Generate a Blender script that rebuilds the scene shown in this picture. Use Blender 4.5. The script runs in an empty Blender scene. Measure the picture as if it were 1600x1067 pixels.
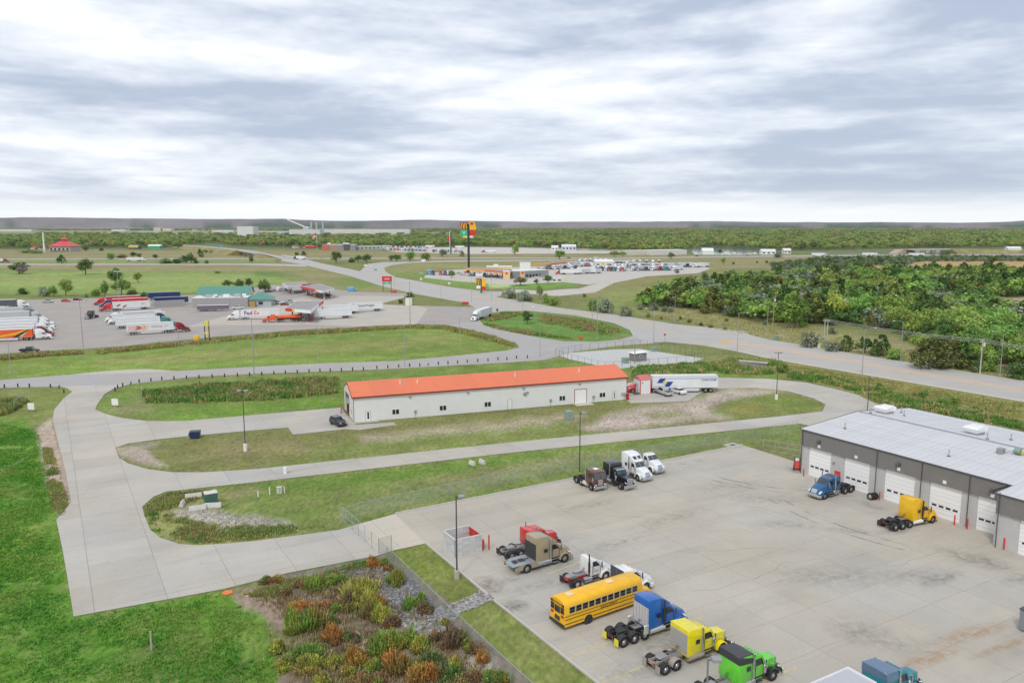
import bpy, bmesh, math, random
import numpy as np
from mathutils import Vector, Matrix
from mathutils.geometry import tessellate_polygon
R = math.radians
random.seed(4); rng = np.random.default_rng(7)
SC = bpy.context.scene; COL = SC.collection

# ------------------------------------------------------------------ camera, sky, sun, exposure
FOC, HZ, CH = 1240.0, 352.0, 40.0
TH = math.atan((533.5 - HZ) / FOC)
cam = bpy.data.cameras.new('camera'); cam.sensor_width = 36; cam.lens = FOC / 1600 * 36
cam.clip_start = 1; cam.clip_end = 60000
co = bpy.data.objects.new('camera', cam); COL.objects.link(co)
co.location = (0, 0, CH); co.rotation_euler = (R(90) - TH, 0, 0); SC.camera = co
SC.view_settings.view_transform = 'Standard'; SC.view_settings.look = 'None'
SC.view_settings.exposure = 0.08; SC.view_settings.gamma = 1; SC.view_settings.use_curve_mapping = False

SUN_EL, SUN_AZ = R(48), R(200)      # azimuth clockwise from +Y
SKY_OFF = [(8.58, 1.7, .4), (13.2, 4.1, .0)]
W = bpy.data.worlds.new('World'); SC.world = W; W.use_nodes = True
def world():
    nt = W.node_tree; N = nt.nodes; L = nt.links; N.clear()
    out = N.new('ShaderNodeOutputWorld'); bg = N.new('ShaderNodeBackground'); bg2 = N.new('ShaderNodeBackground')
    mixs = N.new('ShaderNodeMixShader')
    sky = N.new('ShaderNodeTexSky'); sky.sky_type = 'NISHITA'; sky.sun_disc = False
    sky.sun_elevation = SUN_EL; sky.sun_rotation = SUN_AZ
    L.new(sky.outputs[0], bg.inputs[0]); bg.inputs[1].default_value = 0.12
    tc = N.new('ShaderNodeTexCoord'); sp = N.new('ShaderNodeSeparateXYZ'); L.new(tc.outputs['Generated'], sp.inputs[0])
    def M(op, a, b=None, c=None):
        n = N.new('ShaderNodeMath'); n.operation = op
        for i, v in enumerate((a, b, c)):
            if v is None: continue
            if isinstance(v, (int, float)): n.inputs[i].default_value = v
            else: L.new(v, n.inputs[i])
        return n.outputs[0]
    z = M('MAXIMUM', sp.outputs[2], 0.0)
    # cloud deck seen at a slant: rows of cloud crowd together towards the horizon
    zz = M('MULTIPLY', M('POWER', M('ADD', z, .012), .62), 2.35)
    def cloud(lift):
        cb = N.new('ShaderNodeCombineXYZ'); L.new(sp.outputs[0], cb.inputs[0]); L.new(sp.outputs[1], cb.inputs[1]); L.new(M('ADD', zz, lift) if lift else zz, cb.inputs[2])
        def noise(scale, det, rough, dist, off, st=(1, 1, 1)):
            mp = N.new('ShaderNodeMapping'); mp.inputs['Location'].default_value = off; mp.inputs['Scale'].default_value = st
            L.new(cb.outputs[0], mp.inputs[0]); n = N.new('ShaderNodeTexNoise'); n.inputs['Scale'].default_value = scale; n.inputs['Detail'].default_value = det
            n.inputs['Roughness'].default_value = rough; n.inputs['Distortion'].default_value = dist; L.new(mp.outputs[0], n.inputs['Vector']); return n.outputs[0]
        big = noise(1.15, 2, .5, .2, SKY_OFF[0], (.8, .8, 1.25)); mid = noise(2.8, 5, .55, .25, SKY_OFF[1], (.85, .85, 1.45)); fine = noise(8.5, 7, .58, .2, (1.2, 8.3, 2.1), (.85, .85, 1.35))
        return M('ADD', M('ADD', M('MULTIPLY', big, .52), M('MULTIPLY', mid, .36)), M('MULTIPLY', fine, .155))
    d0 = cloud(0); d1 = cloud(.035)
    d = M('ADD', d0, M('MULTIPLY', M('SUBTRACT', d1, d0), 1.5))       # undersides darker than tops
    r = N.new('ShaderNodeValToRGB'); L.new(d, r.inputs[0]); e = r.color_ramp.elements; r.color_ramp.interpolation = 'B_SPLINE'
    e[0].position = .44; e[0].color = (1.12, 1.14, 1.16, 1)
    e[1].position = .605; e[1].color = (.45, .52, .66, 1)
    x = e.new(.48); x.color = (.92, .96, 1.02, 1)
    x = e.new(.54); x.color = (.71, .765, .87, 1)
    # towards the horizon the deck brightens to a pale band
    hz = N.new('ShaderNodeMapRange'); hz.inputs[1].default_value = 0.0; hz.inputs[2].default_value = .05
    hz.inputs[3].default_value = .95; hz.inputs[4].default_value = 0.0; hz.interpolation_type = 'SMOOTHSTEP'
    L.new(z, hz.inputs[0])
    mx = N.new('ShaderNodeMix'); mx.data_type = 'RGBA'; L.new(hz.outputs[0], mx.inputs[0])
    L.new(r.outputs[0], mx.inputs[6]); mx.inputs[7].default_value = (1.10, 1.14, 1.14, 1)
    L.new(mx.outputs[2], bg2.inputs[0]); bg2.inputs[1].default_value = 1.0
    mixs.inputs[0].default_value = .93
    L.new(bg.outputs[0], mixs.inputs[1]); L.new(bg2.outputs[0], mixs.inputs[2]); L.new(mixs.outputs[0], out.inputs[0])
world()
sun = bpy.data.lights.new('sun', 'SUN'); sun.energy = 1.5; sun.angle = R(10); sun.color = (1, .96, .9)
so = bpy.data.objects.new('sun', sun); COL.objects.link(so)
sd = Vector((math.sin(SUN_AZ) * math.cos(SUN_EL), math.cos(SUN_AZ) * math.cos(SUN_EL), math.sin(SUN_EL)))
so.rotation_euler = sd.to_track_quat('Z', 'Y').to_euler(); so.location = (0, 0, 200)

# ------------------------------------------------------------------ helpers
_c, _s = math.cos(TH), math.sin(TH)
def P(px, py, z=0.0):
    """photo pixel (1600 wide) -> point of the place at height z"""
    x = (px - 800) / FOC; y = (533.5 - py) / FOC
    d = (x, _s * y + _c, _c * y - _s); t = (CH - z) / (-d[2])
    return Vector((d[0] * t, d[1] * t, z))
def to_px(X, Y, Z=0.0):
    dz = Z - CH; f = Y * _c - dz * _s; u = Y * _s + dz * _c
    f = np.maximum(f, 1e-3)
    return 800 + FOC * X / f, 533.5 - FOC * u / f
def hgt(yb, yt): return CH * (yb - yt) / (yb - HZ)
def azv(a): return Vector((math.sin(R(a)), math.cos(R(a)), 0))
def az_rot(a): return R(90 - a)          # z-rotation that turns local +X to azimuth a
def tag(o, label=None, cat=None, group=None, kind=None):
    if label: o['label'] = label
    if cat: o['category'] = cat
    if group: o['group'] = group
    if kind: o['kind'] = kind
    return o
def empty(name, loc=(0, 0, 0), rz=0, label=None, cat=None, group=None):
    o = bpy.data.objects.new(name, None); COL.objects.link(o); o.location = loc; o.rotation_euler = (0, 0, rz)
    o.empty_display_size = .1
    return tag(o, label, cat, group)
def link(name, me, mat=None, parent=None):
    if mat is not None and not me.materials: me.materials.append(mat)
    o = bpy.data.objects.new(name, me); COL.objects.link(o)
    if parent: o.parent = parent
    return o
def copy_tree(o, parent=None):
    c = o.copy(); COL.objects.link(c); c.parent = parent
    for ch in list(o.children): copy_tree(ch, c)
    return c

_mats = {}
def mat(name, col=(.5, .5, .5), rough=.6, metal=0, var=0.0, vscale=1.0, bump=0.0, bscale=8.0, coat=0, objvar=0.0, alpha=1, emis=None, wave=None, spec=.5, trans=0):
    key = (name,)
    if key in _mats: return _mats[key]
    m = bpy.data.materials.new(name); m.use_nodes = True; nt = m.node_tree; N = nt.nodes; L = nt.links
    b = N['Principled BSDF']; b.inputs['Base Color'].default_value = (*col, 1); b.inputs['Roughness'].default_value = rough
    b.inputs['Metallic'].default_value = metal; b.inputs['Coat Weight'].default_value = coat; b.inputs['Coat Roughness'].default_value = .12
    b.inputs['Specular IOR Level'].default_value = spec; b.inputs['Alpha'].default_value = alpha
    b.inputs['Transmission Weight'].default_value = trans
    if emis: b.inputs['Emission Color'].default_value = (*emis[0], 1); b.inputs['Emission Strength'].default_value = emis[1]
    tc = N.new('ShaderNodeTexCoord')
    if var or objvar:
        val = None
        if var:
            n = N.new('ShaderNodeTexNoise'); n.inputs['Scale'].default_value = vscale; n.inputs['Detail'].default_value = 6; n.inputs['Roughness'].default_value = .65
            L.new(tc.outputs['Object'], n.inputs['Vector'])
            mr = N.new('ShaderNodeMapRange'); mr.inputs[1].default_value = .3; mr.inputs[2].default_value = .7
            mr.inputs[3].default_value = 1 - var; mr.inputs[4].default_value = 1 + var; L.new(n.outputs[0], mr.inputs[0]); val = mr.outputs[0]
        if objvar:
            oi = N.new('ShaderNodeObjectInfo'); mr = N.new('ShaderNodeMapRange'); mr.inputs[3].default_value = 1 - objvar; mr.inputs[4].default_value = 1 + objvar
            L.new(oi.outputs['Random'], mr.inputs[0])
            if val:
                mu = N.new('ShaderNodeMath'); mu.operation = 'MULTIPLY'; L.new(val, mu.inputs[0]); L.new(mr.outputs[0], mu.inputs[1]); val = mu.outputs[0]
            else: val = mr.outputs[0]
        vm = N.new('ShaderNodeVectorMath'); vm.operation = 'SCALE'; vm.inputs[0].default_value = col; L.new(val, vm.inputs['Scale'])
        L.new(vm.outputs[0], b.inputs['Base Color'])
    if bump or wave:
        bp = N.new('ShaderNodeBump'); bp.inputs['Strength'].default_value = 1
        if wave:
            wv = N.new('ShaderNodeTexWave'); wv.wave_type = 'BANDS'; wv.bands_direction = wave[0]; wv.inputs['Scale'].default_value = wave[1]
            L.new(tc.outputs['Object'], wv.inputs['Vector']); L.new(wv.outputs['Fac'], bp.inputs['Height']); bp.inputs['Distance'].default_value = wave[2]
        else:
            n = N.new('ShaderNodeTexNoise'); n.inputs['Scale'].default_value = bscale; n.inputs['Detail'].default_value = 5
            L.new(tc.outputs['Object'], n.inputs['Vector']); L.new(n.outputs[0], bp.inputs['Height']); bp.inputs['Distance'].default_value = bump
        L.new(bp.outputs[0], b.inputs['Normal'])
    _mats[key] = m
    return m

class MB:
    def __init__(s): s.v = []; s.f = []
    def add(s, vs, fs):
        n = len(s.v); s.v += [tuple(v) for v in vs]; s.f += [tuple(i + n for i in f) for f in fs]; return s
    def box(s, x0, x1, y0, y1, z0, z1):
        return s.add([(x0, y0, z0), (x1, y0, z0), (x1, y1, z0), (x0, y1, z0), (x0, y0, z1), (x1, y0, z1), (x1, y1, z1), (x0, y1, z1)],
                     [(0, 3, 2, 1), (4, 5, 6, 7), (0, 1, 5, 4), (1, 2, 6, 5), (2, 3, 7, 6), (3, 0, 4, 7)])
    def prof(s, pts):
        """closed side profile [(x, z, halfwidth)] swept between -halfwidth and +halfwidth"""
        n = len(pts)
        vs = [(x, -w, z) for x, z, w in pts] + [(x, w, z) for x, z, w in pts]
        fs = [tuple(range(n)), tuple(reversed(range(n, 2 * n)))]
        for i in range(n):
            j = (i + 1) % n; fs.append((j, i, n + i, n + j))
        return s.add(vs, fs)
    def prism(s, pts, y0, y1):
        n = len(pts)
        vs = [(x, y0, z) for x, z in pts] + [(x, y1, z) for x, z in pts]
        fs = [tuple(range(n)), tuple(reversed(range(n, 2 * n)))]
        for i in range(n):
            j = (i + 1) % n; fs.append((j, i, n + i, n + j))
        return s.add(vs, fs)
    def slab(s, pts, z0, z1):
        n = len(pts)
        vs = [(x, y, z1) for x, y in pts] + [(x, y, z0) for x, y in pts]
        fs = [tuple(range(n)), tuple(reversed(range(n, 2 * n)))]
        for i in range(n):
            j = (i + 1) % n; fs.append((j, i, n + i, n + j))
        return s.add(vs, fs)
    def cyl(s, p0, p1, r0, r1=None, n=10, caps=True):
        r1 = r0 if r1 is None else r1
        p0 = Vector(p0); p1 = Vector(p1); d = (p1 - p0).normalized()
        a = d.cross(Vector((0, 0, 1))) if abs(d.z) < .9 else d.cross(Vector((1, 0, 0)))
        a.normalize(); b = d.cross(a)
        vs = []
        for p, r in ((p0, r0), (p1, r1)):
            for i in range(n):
                t = 2 * math.pi * i / n; vs.append(p + a * (r * math.cos(t)) + b * (r * math.sin(t)))
        fs = [(i, (i + 1) % n, n + (i + 1) % n, n + i) for i in range(n)]
        if caps: fs += [tuple(reversed(range(n))), tuple(range(n, 2 * n))]
        return s.add(vs, fs)
    def tube(s, pts, r, n=6):
        for a, b in zip(pts, pts[1:]): s.cyl(a, b, r, n=n)
        return s
    def quad(s, a, b, c, d): return s.add([a, b, c, d], [(0, 1, 2, 3)])
    def mesh(s, name, bevel=0, smooth=False, segs=1):
        me = bpy.data.meshes.new(name); me.from_pydata(s.v, [], s.f)
        bm = bmesh.new(); bm.from_mesh(me)
        bmesh.ops.recalc_face_normals(bm, faces=bm.faces)
        if bevel:
            es = [e for e in bm.edges if len(e.link_faces) == 2 and e.calc_face_angle(0) > .35]
            try: bmesh.ops.bevel(bm, geom=es, offset=bevel, segments=segs, affect='EDGES', profile=.5, clamp_overlap=True)
            except Exception: pass
        bm.to_mesh(me); bm.free()
        if smooth:
            me.shade_smooth()
            try: me.set_sharp_from_angle(angle=R(38))
            except Exception: pass
        return me
    def build(s, name, m, parent=None, bevel=0, smooth=False, segs=1):
        me = s.mesh(name, bevel, smooth, segs); return link(name, me, m, parent)

def text_obj(name, s, size, m, parent, loc, rot, shear=0, ext=.004, bold=0.0, align='CENTER'):
    cu = bpy.data.curves.new(name, 'FONT'); cu.body = s; cu.size = size; cu.extrude = ext; cu.offset = bold; cu.shear = shear
    cu.align_x = align; cu.align_y = 'CENTER'; cu.resolution_u = 2
    t = bpy.data.objects.new('tmp', cu); COL.objects.link(t)
    dg = bpy.context.evaluated_depsgraph_get(); me = bpy.data.meshes.new_from_object(t.evaluated_get(dg))
    bpy.data.objects.remove(t); me.materials.clear(); me.materials.append(m)
    o = bpy.data.objects.new(name, me); COL.objects.link(o); o.parent = parent; o.location = loc; o.rotation_euler = rot
    return o

# ------------------------------------------------------------------ ground
OL = (.185, .21, .07); LUSH = (.125, .25, .03); GRN = (.15, .235, .045); DRYG = (.27, .25, .11); TAN = (.36, .31, .18)
DIRT = (.45, .385, .30); FARG = (.22, .315, .08); RUST = (.23, .17, .075); FG = (.175, .25, .048); BRN = (.27, .225, .17); HILL = (.225, .195, .20)
PAINT = [  # (photo outline, colour, softness px, strength)
 ([(-900,340),(2500,340),(2500,398),(-900,398)], (.14,.18,.08), 3, 1), ([(-600,359),(-100,357),(200,357.2),(340,358.5),(120,360),(-600,361)], (.34,.31,.19), 1, .8), ([(120,362.5),(500,361.5),(760,363),(500,364.5),(120,365)], (.36,.33,.20), 1, .8), ([(700,362),(900,359),(1000,360),(820,364)], (.30,.28,.16), 1, .7), ([(-600,372),(60,371),(260,371.5),(420,370.5),(700,371.5),(700,373.5),(-600,375)], (.30,.31,.17), 1.5, .8),
 ([(-600,356),(300,357),(700,360),(700,366),(-600,366)], (.30,.30,.18), 2, .8),
 ([(-900,388),(400,391),(720,392),(1000,399),(1600,398),(2500,400),(2500,420),(1250,416),(1100,422),(700,408),(450,405),(-900,404)], DRYG, 2, .95),
 ([(-900,405),(430,405),(430,411),(-900,411)], (.22,.27,.10), 1.5, .9),
 ([(-900,412),(430,412),(500,424),(560,436),(640,455),(600,458),(500,446),(440,430),(380,425),(0,421),(-900,421)], (.29,.27,.12), 2, .9),
 ([(-900,423),(0,423),(380,426),(450,436),(490,447),(430,444),(300,458),(0,468),(-900,480)], FARG, 3, 1),
 ([(0,430),(200,436),(380,434),(380,440),(200,446),(0,444)], (.30,.34,.12), 4, .6),
 ([(440,408),(560,436),(640,455),(640,461),(520,452),(450,436)], (.27,.26,.105), 3, .9),
 ([(400,424),(460,428),(470,432),(400,432)], (.10,.22,.04), 3, .9),
 ([(500,440),(560,432),(600,446),(560,450)], (.15,.25,.05), 4, .8),
 ([(-900,466),(330,458),(330,464),(-900,476)], (.16,.20,.06), 2, 1),
 ([(570,420),(650,410),(1000,410),(1100,415),(1000,420),(700,420),(640,428)], (.27,.27,.10), 3, .9),
 ([(585,424),(660,428),(700,440),(770,447),(750,454),(640,436)], (.17,.27,.055), 3, .9),
 ([(665,437),(800,444),(890,440),(900,446),(830,452),(760,446)], (.13,.30,.04), 3, .95),
 ([(760,441),(790,440),(798,448),(765,450)], (.42,.52,.24), 2, .8),
 ([(960,440),(1060,424),(1130,425),(1200,440),(1060,440),(1000,460),(940,466),(860,460)], (.25,.24,.085), 3, .9),
 ([(940,462),(1000,448),(1060,445),(1010,470),(1000,490),(900,480)], (.22,.265,.075), 4, .9),
 ([(1000,490),(1090,476),(1250,505),(1330,520),(1600,560),(1600,595),(1200,530)], (.30,.28,.13), 4, .9),
 ([(1425,409),(1700,406),(2000,410),(2000,424),(1600,420),(1440,417)], (.44,.31,.12), 2, .95),
 ([(1200,420),(1300,416),(1430,412),(1430,418),(1260,424)], (.38,.33,.18), 2, .9),
 ([(1520,465),(1700,460),(1700,500),(1560,495)], (.40,.34,.21), 3, .9),
 ([(-900,575),(0,560),(300,540),(560,517),(700,512),(790,535),(812,543),(780,552),(620,562),(200,582),(0,592),(-900,640)], FG, 3, 1),
 ([(150,560),(420,545),(640,528),(700,524),(720,532),(520,548),(300,563),(180,572)], (.30,.30,.10), 8, .7),
 ([(100,558),(640,516),(690,516),(640,521),(300,546),(100,563)], (.15,.29,.05), 3, .7),
 ([(110,572),(300,566),(620,556),(760,547),(620,562),(200,581),(0,591)], (.19,.31,.05), 3, .7),
 ([(748,500),(790,486),(900,493),(960,505),(990,520),(940,534),(870,533),(790,518)], (.12,.24,.045), 2, 1),
 ([(840,497),(900,500),(950,515),(900,512)], (.24,.13,.07), 4, .7),
 ([(-900,640),(0,615),(90,607),(113,612),(85,640),(80,660),(0,665),(-900,720)], (.19,.235,.06), 4, 1),
 ([(-900,690),(0,655),(40,655),(80,700),(95,770),(90,812),(98,860),(115,964),(350,922),(372,930),(410,965),(440,1067),(430,1500),(-1500,1500)], LUSH, 5, 1),
 ([(0,940),(60,900),(240,930),(300,1000),(260,1067),(0,1067)], (.10,.22,.03), 30, .6),
 ([(200,990),(330,1000),(440,1067),(430,1500),(100,1500)], (.13,.21,.045), 25, .6),
 ([(0,830),(60,820),(60,900),(0,900)], (.16,.24,.03), 14, .7),
 ([(58,672),(80,652),(104,740),(111,784),(92,803),(74,765),(66,715)], (.47,.375,.29), 4, .95),
 ([(205,601),(850,564),(980,566),(980,628),(532,637),(290,658),(165,647),(152,632)], (.15,.235,.045), 3, 1),
 ([(240,606),(530,588),(530,594),(300,608)], (.21,.23,.07), 5, .7),
 ([(230,650),(530,620),(530,633),(290,655)], (.15,.285,.035), 4, .8),
 ([(178,700),(450,668),(560,660),(980,628),(1075,628),(1290,632),(1285,643),(800,691),(320,738),(200,724)], (.205,.215,.07), 2, 1),
 ([(180,700),(245,690),(228,700),(240,716),(260,728),(215,722),(190,712)], DIRT, 5, .9),
 ([(480,700),(700,672),(860,662),(900,668),(700,690),(480,712)], (.15,.25,.045), 8, .6),
 ([(430,725),(800,686),(1000,668),(1000,671),(800,690),(400,732)], (.14,.26,.04), 3, .7),
 ([(560,680),(700,666),(860,650),(915,648),(900,656),(850,664),(640,684),(565,690)], (.40,.34,.24), 6, .75),
 ([(905,668),(960,648),(1000,634),(1075,630),(1110,615),(1150,606),(1220,610),(1190,622),(1130,628),(1105,640),(1160,640),(1150,652),(1030,662),(960,674)], (.48,.41,.325), 7, 1),
 ([(1000,645),(1060,640),(1080,648),(1020,655)], (.23,.24,.09), 5, .8),
 ([(1110,645),(1140,625),(1220,612),(1285,632),(1280,642),(1150,652)], (.17,.225,.05), 4, .9),
 ([(1130,636),(1180,630),(1200,640),(1150,648)], (.30,.27,.07), 6, .7),
 ([(222,792),(260,768),(800,707),(1250,662),(1250,684),(617,806),(530,828),(310,852),(235,828)], (.165,.225,.055), 2, 1),
 ([(400,758),(800,712),(1250,666),(1250,670),(900,704),(640,745),(420,772)], (.125,.23,.032), 5, .8),
 ([(560,775),(900,708),(1240,672),(1240,680),(900,730),(600,800)], (.19,.225,.075), 6, .7),
 ([(420,735),(560,716),(700,704),(560,724)], (.30,.27,.11), 6, .7), ([(620,755),(800,727),(900,712),(860,728),(700,752)], (.27,.26,.11), 7, .7), ([(300,700),(430,690),(520,700),(420,715),(320,712)], (.29,.255,.11), 9, .6), ([(160,640),(230,620),(240,640),(200,650)], (.27,.25,.12), 6, .6), ([(700,600),(860,575),(900,580),(760,596)], (.25,.25,.09), 6, .6),
 ([(225,790),(260,772),(380,762),(420,770),(330,790),(340,812),(500,825),(360,848),(300,850),(240,832)], (.27,.27,.10), 6, .8),
 ([(268,800),(300,790),(340,800),(450,816),(470,826),(380,832),(320,818)], (.45,.41,.35), 7, .85),
 ([(372,930),(455,900),(590,868),(610,870),(720,960),(870,1100),(900,1200),(430,1200),(440,1067),(470,1000),(410,965)], (.235,.185,.135), 9, 1),
 ([(360,925),(400,915),(450,930),(450,985),(400,960)], (.36,.28,.21), 7, .8),
 ([(430,905),(590,870),(640,890),(680,950),(700,980),(640,985),(600,945),(540,915)], (.24,.225,.21), 8, .9),
 ([(500,965),(560,985),(580,1000),(555,1020),(520,1000)], (.50,.44,.36), 5, .8),
 ([(720,1010),(780,1030),(760,1055),(720,1040)], (.48,.42,.34), 6, .8),
 ([(612,862),(663,851),(760,927),(748,934),(712,945),(640,885)], (.18,.225,.05), 2, 1),
 ([(712,958),(745,948),(772,940),(936,1067),(1100,1200),(960,1200),(838,1067)], (.19,.235,.06), 2, 1),
 ([(1120,590),(1200,560),(1400,594),(1700,645),(2000,700),(2000,800),(1600,665),(1384,637),(1300,607)], (.22,.225,.075), 4, 1),
 ([(1200,563),(1600,629),(1800,665),(1800,672),(1600,638),(1200,570)], (.24,.23,.07), 2, .9),
 ([(980,565),(1120,560),(1210,566),(1260,598),(1120,590),(985,600)], (.17,.215,.05), 4, .9),
 ([(985,592),(1120,587),(1215,591),(1215,588),(1100,582)], (.13,.28,.03), 2, .8),
 ([(850,563),(900,549),(1010,537),(1100,541),(1210,563),(1150,570),(980,566)], (.20,.235,.07), 3, .9),
]
SKYL = [(-2000,342),(0,339.5),(90,339.5),(200,340.5),(300,341),(400,340),(440,340),(470,342.5),(600,343.2),(660,341.3),(740,343),(850,345),(930,345.3),(1000,345),(1075,343.6),(1120,344.2),(1200,346.2),(1270,346),(1350,347.2),(1420,346.2),(1500,347),(1560,346),(1600,344),(1700,343),(3600,344)]

def vnoise(x, y, seed):
    """smooth value noise, vectorised"""
    xi = np.floor(x).astype(np.int64); yi = np.floor(y).astype(np.int64); fx = x - xi; fy = y - yi
    fx = fx * fx * (3 - 2 * fx); fy = fy * fy * (3 - 2 * fy)
    def h(a, b):
        n = (a * 374761393 + b * 668265263 + seed * 1442695041) & 0xffffffff
        n = ((n ^ (n >> 13)) * 1274126177) & 0xffffffff
        return ((n ^ (n >> 16)) & 0xffff) / 65535.0
    return (h(xi, yi) * (1 - fx) + h(xi + 1, yi) * fx) * (1 - fy) + (h(xi, yi + 1) * (1 - fx) + h(xi + 1, yi + 1) * fx) * fy
def fbm(x, y, seed, o=4):
    s = 0; a = .5
    for i in range(o): s = s + a * vnoise(x * 2 ** i, y * 2 ** i, seed + i); a *= .5
    return s
def sdist(px, py, poly):
    """signed distance (px), negative inside"""
    d = np.full(px.shape, 1e9); ins = np.zeros(px.shape, bool); n = len(poly)
    for i in range(n):
        x0, y0 = poly[i]; x1, y1 = poly[(i + 1) % n]; ex, ey = x1 - x0, y1 - y0
        t = np.clip(((px - x0) * ex + (py - y0) * ey) / (ex * ex + ey * ey + 1e-9), 0, 1)
        d = np.minimum(d, np.hypot(px - x0 - t * ex, py - y0 - t * ey))
        if y1 != y0:
            c = ((y0 > py) != (y1 > py)) & (px < ex * (py - y0) / (y1 - y0) + x0); ins ^= c
    return np.where(ins, -d, d)
def inside(px, py, poly): return sdist(np.array([px], float), np.array([py], float), poly)[0] < 0

def ground():
    fine = np.arange(-37, 37.01, .11)
    az = np.concatenate([np.arange(-180, -37, 6.0), fine, np.arange(43, 180, 6.0)])
    rr = [6.0, 15, 25, 35, 45, 52]
    y = 1190.0
    while y > 353.6:
        rr.append(CH * FOC / (y - HZ)); y -= 1.9 if y > 470 else (1.1 if y > 400 else .8)
    rr = [r for r in rr if r < 13500] + [14000.0]
    rr = np.array(sorted(set(rr))); A, RR = np.meshgrid(np.radians(az), rr)
    X = RR * np.sin(A); Y = RR * np.cos(A)
    px, py = to_px(X, Y)
    wx = fbm(X / (RR * .02), Y / (RR * .05), 11) - .47; wy = fbm(X / (RR * .02), Y / (RR * .05), 31) - .47
    front = Y > 20
    colr = np.zeros(X.shape + (3,)); colr[:] = OL
    for poly, c, soft, amt in PAINT:
        k = min(soft * 1.6, 14)
        qx = px + wx * 2.5 * k; qy = py + wy * k
        xs = [p[0] for p in poly]; ys = [p[1] for p in poly]
        sel = front & (px > min(xs) - 60) & (px < max(xs) + 60) & (py > min(ys) - 40) & (py < max(ys) + 40)
        if not sel.any(): continue
        d = sdist(qx[sel], qy[sel], poly)
        w = np.clip(.5 - d / (2 * soft), 0, 1) * amt
        colr[sel] = colr[sel] * (1 - w[:, None]) + np.array(c) * w[:, None]
    # hills
    sky = np.interp(px, [a for a, b in SKYL], [b for a, b in SKYL])
    Z = np.zeros(X.shape)
    top = CH + (HZ - sky) / FOC * 10200
    t = np.clip((RR - 7600) / 2600, 0, 1); t = t * t * (3 - 2 * t)
    lump = fbm(X / 500, Y / 500, 5) - .47
    Z = np.where(RR > 7600, t * top * (1 + .10 * np.sin(RR / 900)) + lump * 75 * t * (1 - t) * 4, 0)
    back = RR > 10300; Z = np.where(back, top * np.exp(-(RR - 10300) / 9000), Z)
    hn = fbm(X / 420, Y / 420, 77)
    hc = np.array(HILL) * (1 + (fbm(X / 200, Y / 900, 9)[..., None] - .47) * .7)
    far = RR > 5200
    hn = hn * .5 + fbm(X / 900, Y / 260, 78) * .5; tr = np.clip((hn - .44 - .09 * t) * 16, 0, 1)[..., None] * np.clip(1.35 - t, 0, 1)[..., None]
    hc = hc * (1 - tr) + np.array((.05, .09, .055)) * tr
    fw = np.clip((RR - 6600) / 1500, 0, 1)[..., None]
    colr = colr * (1 - fw) + hc * fw
    Z = np.where(RR < 200, Z - .05 * fbm(X / 1.5, Y / 1.5, 3), Z)
    ny, nx = X.shape
    # close the ring
    idx = np.arange(ny * nx).reshape(ny, nx)
    def mk(name, i0, i1, m):
        sub = idx[i0:i1]; V = np.stack([X[i0:i1], Y[i0:i1], Z[i0:i1]], -1).reshape(-1, 3)
        loc = np.arange(sub.size).reshape(sub.shape)
        nxt = np.roll(loc, -1, axis=1)
        q = np.stack([loc[:-1], nxt[:-1], nxt[1:], loc[1:]], -1).reshape(-1, 4)
        me = bpy.data.meshes.new(name); me.vertices.add(len(V)); me.vertices.foreach_set('co', V.ravel())
        ql = q[:, ::-1].ravel()
        if i0 == 0:
            cap = list(loc[0]); ql = np.concatenate([ql, np.array(cap[::-1])])
        me.loops.add(len(ql)); me.loops.foreach_set('vertex_index', ql.astype(np.int32))
        st = np.arange(len(q)) * 4
        if i0 == 0: st = np.append(st, len(q) * 4)
        me.polygons.add(len(st)); me.polygons.foreach_set('loop_start', st.astype(np.int32))
        me.update(calc_edges=True); me.validate()
        ca = me.color_attributes.new('tint', 'FLOAT_COLOR', 'POINT')
        cc = np.ones((len(V), 4)); cc[:, :3] = colr[i0:i1].reshape(-1, 3); ca.data.foreach_set('color', cc.ravel())
        me.shade_smooth(); o = link(name, me, m); tag(o, kind='structure'); return o
    k = int(np.searchsorted(rr, 7600))
    mk('ground', 0, k + 1, ground_mat()); mk('hills', k, ny, ground_mat())

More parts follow.
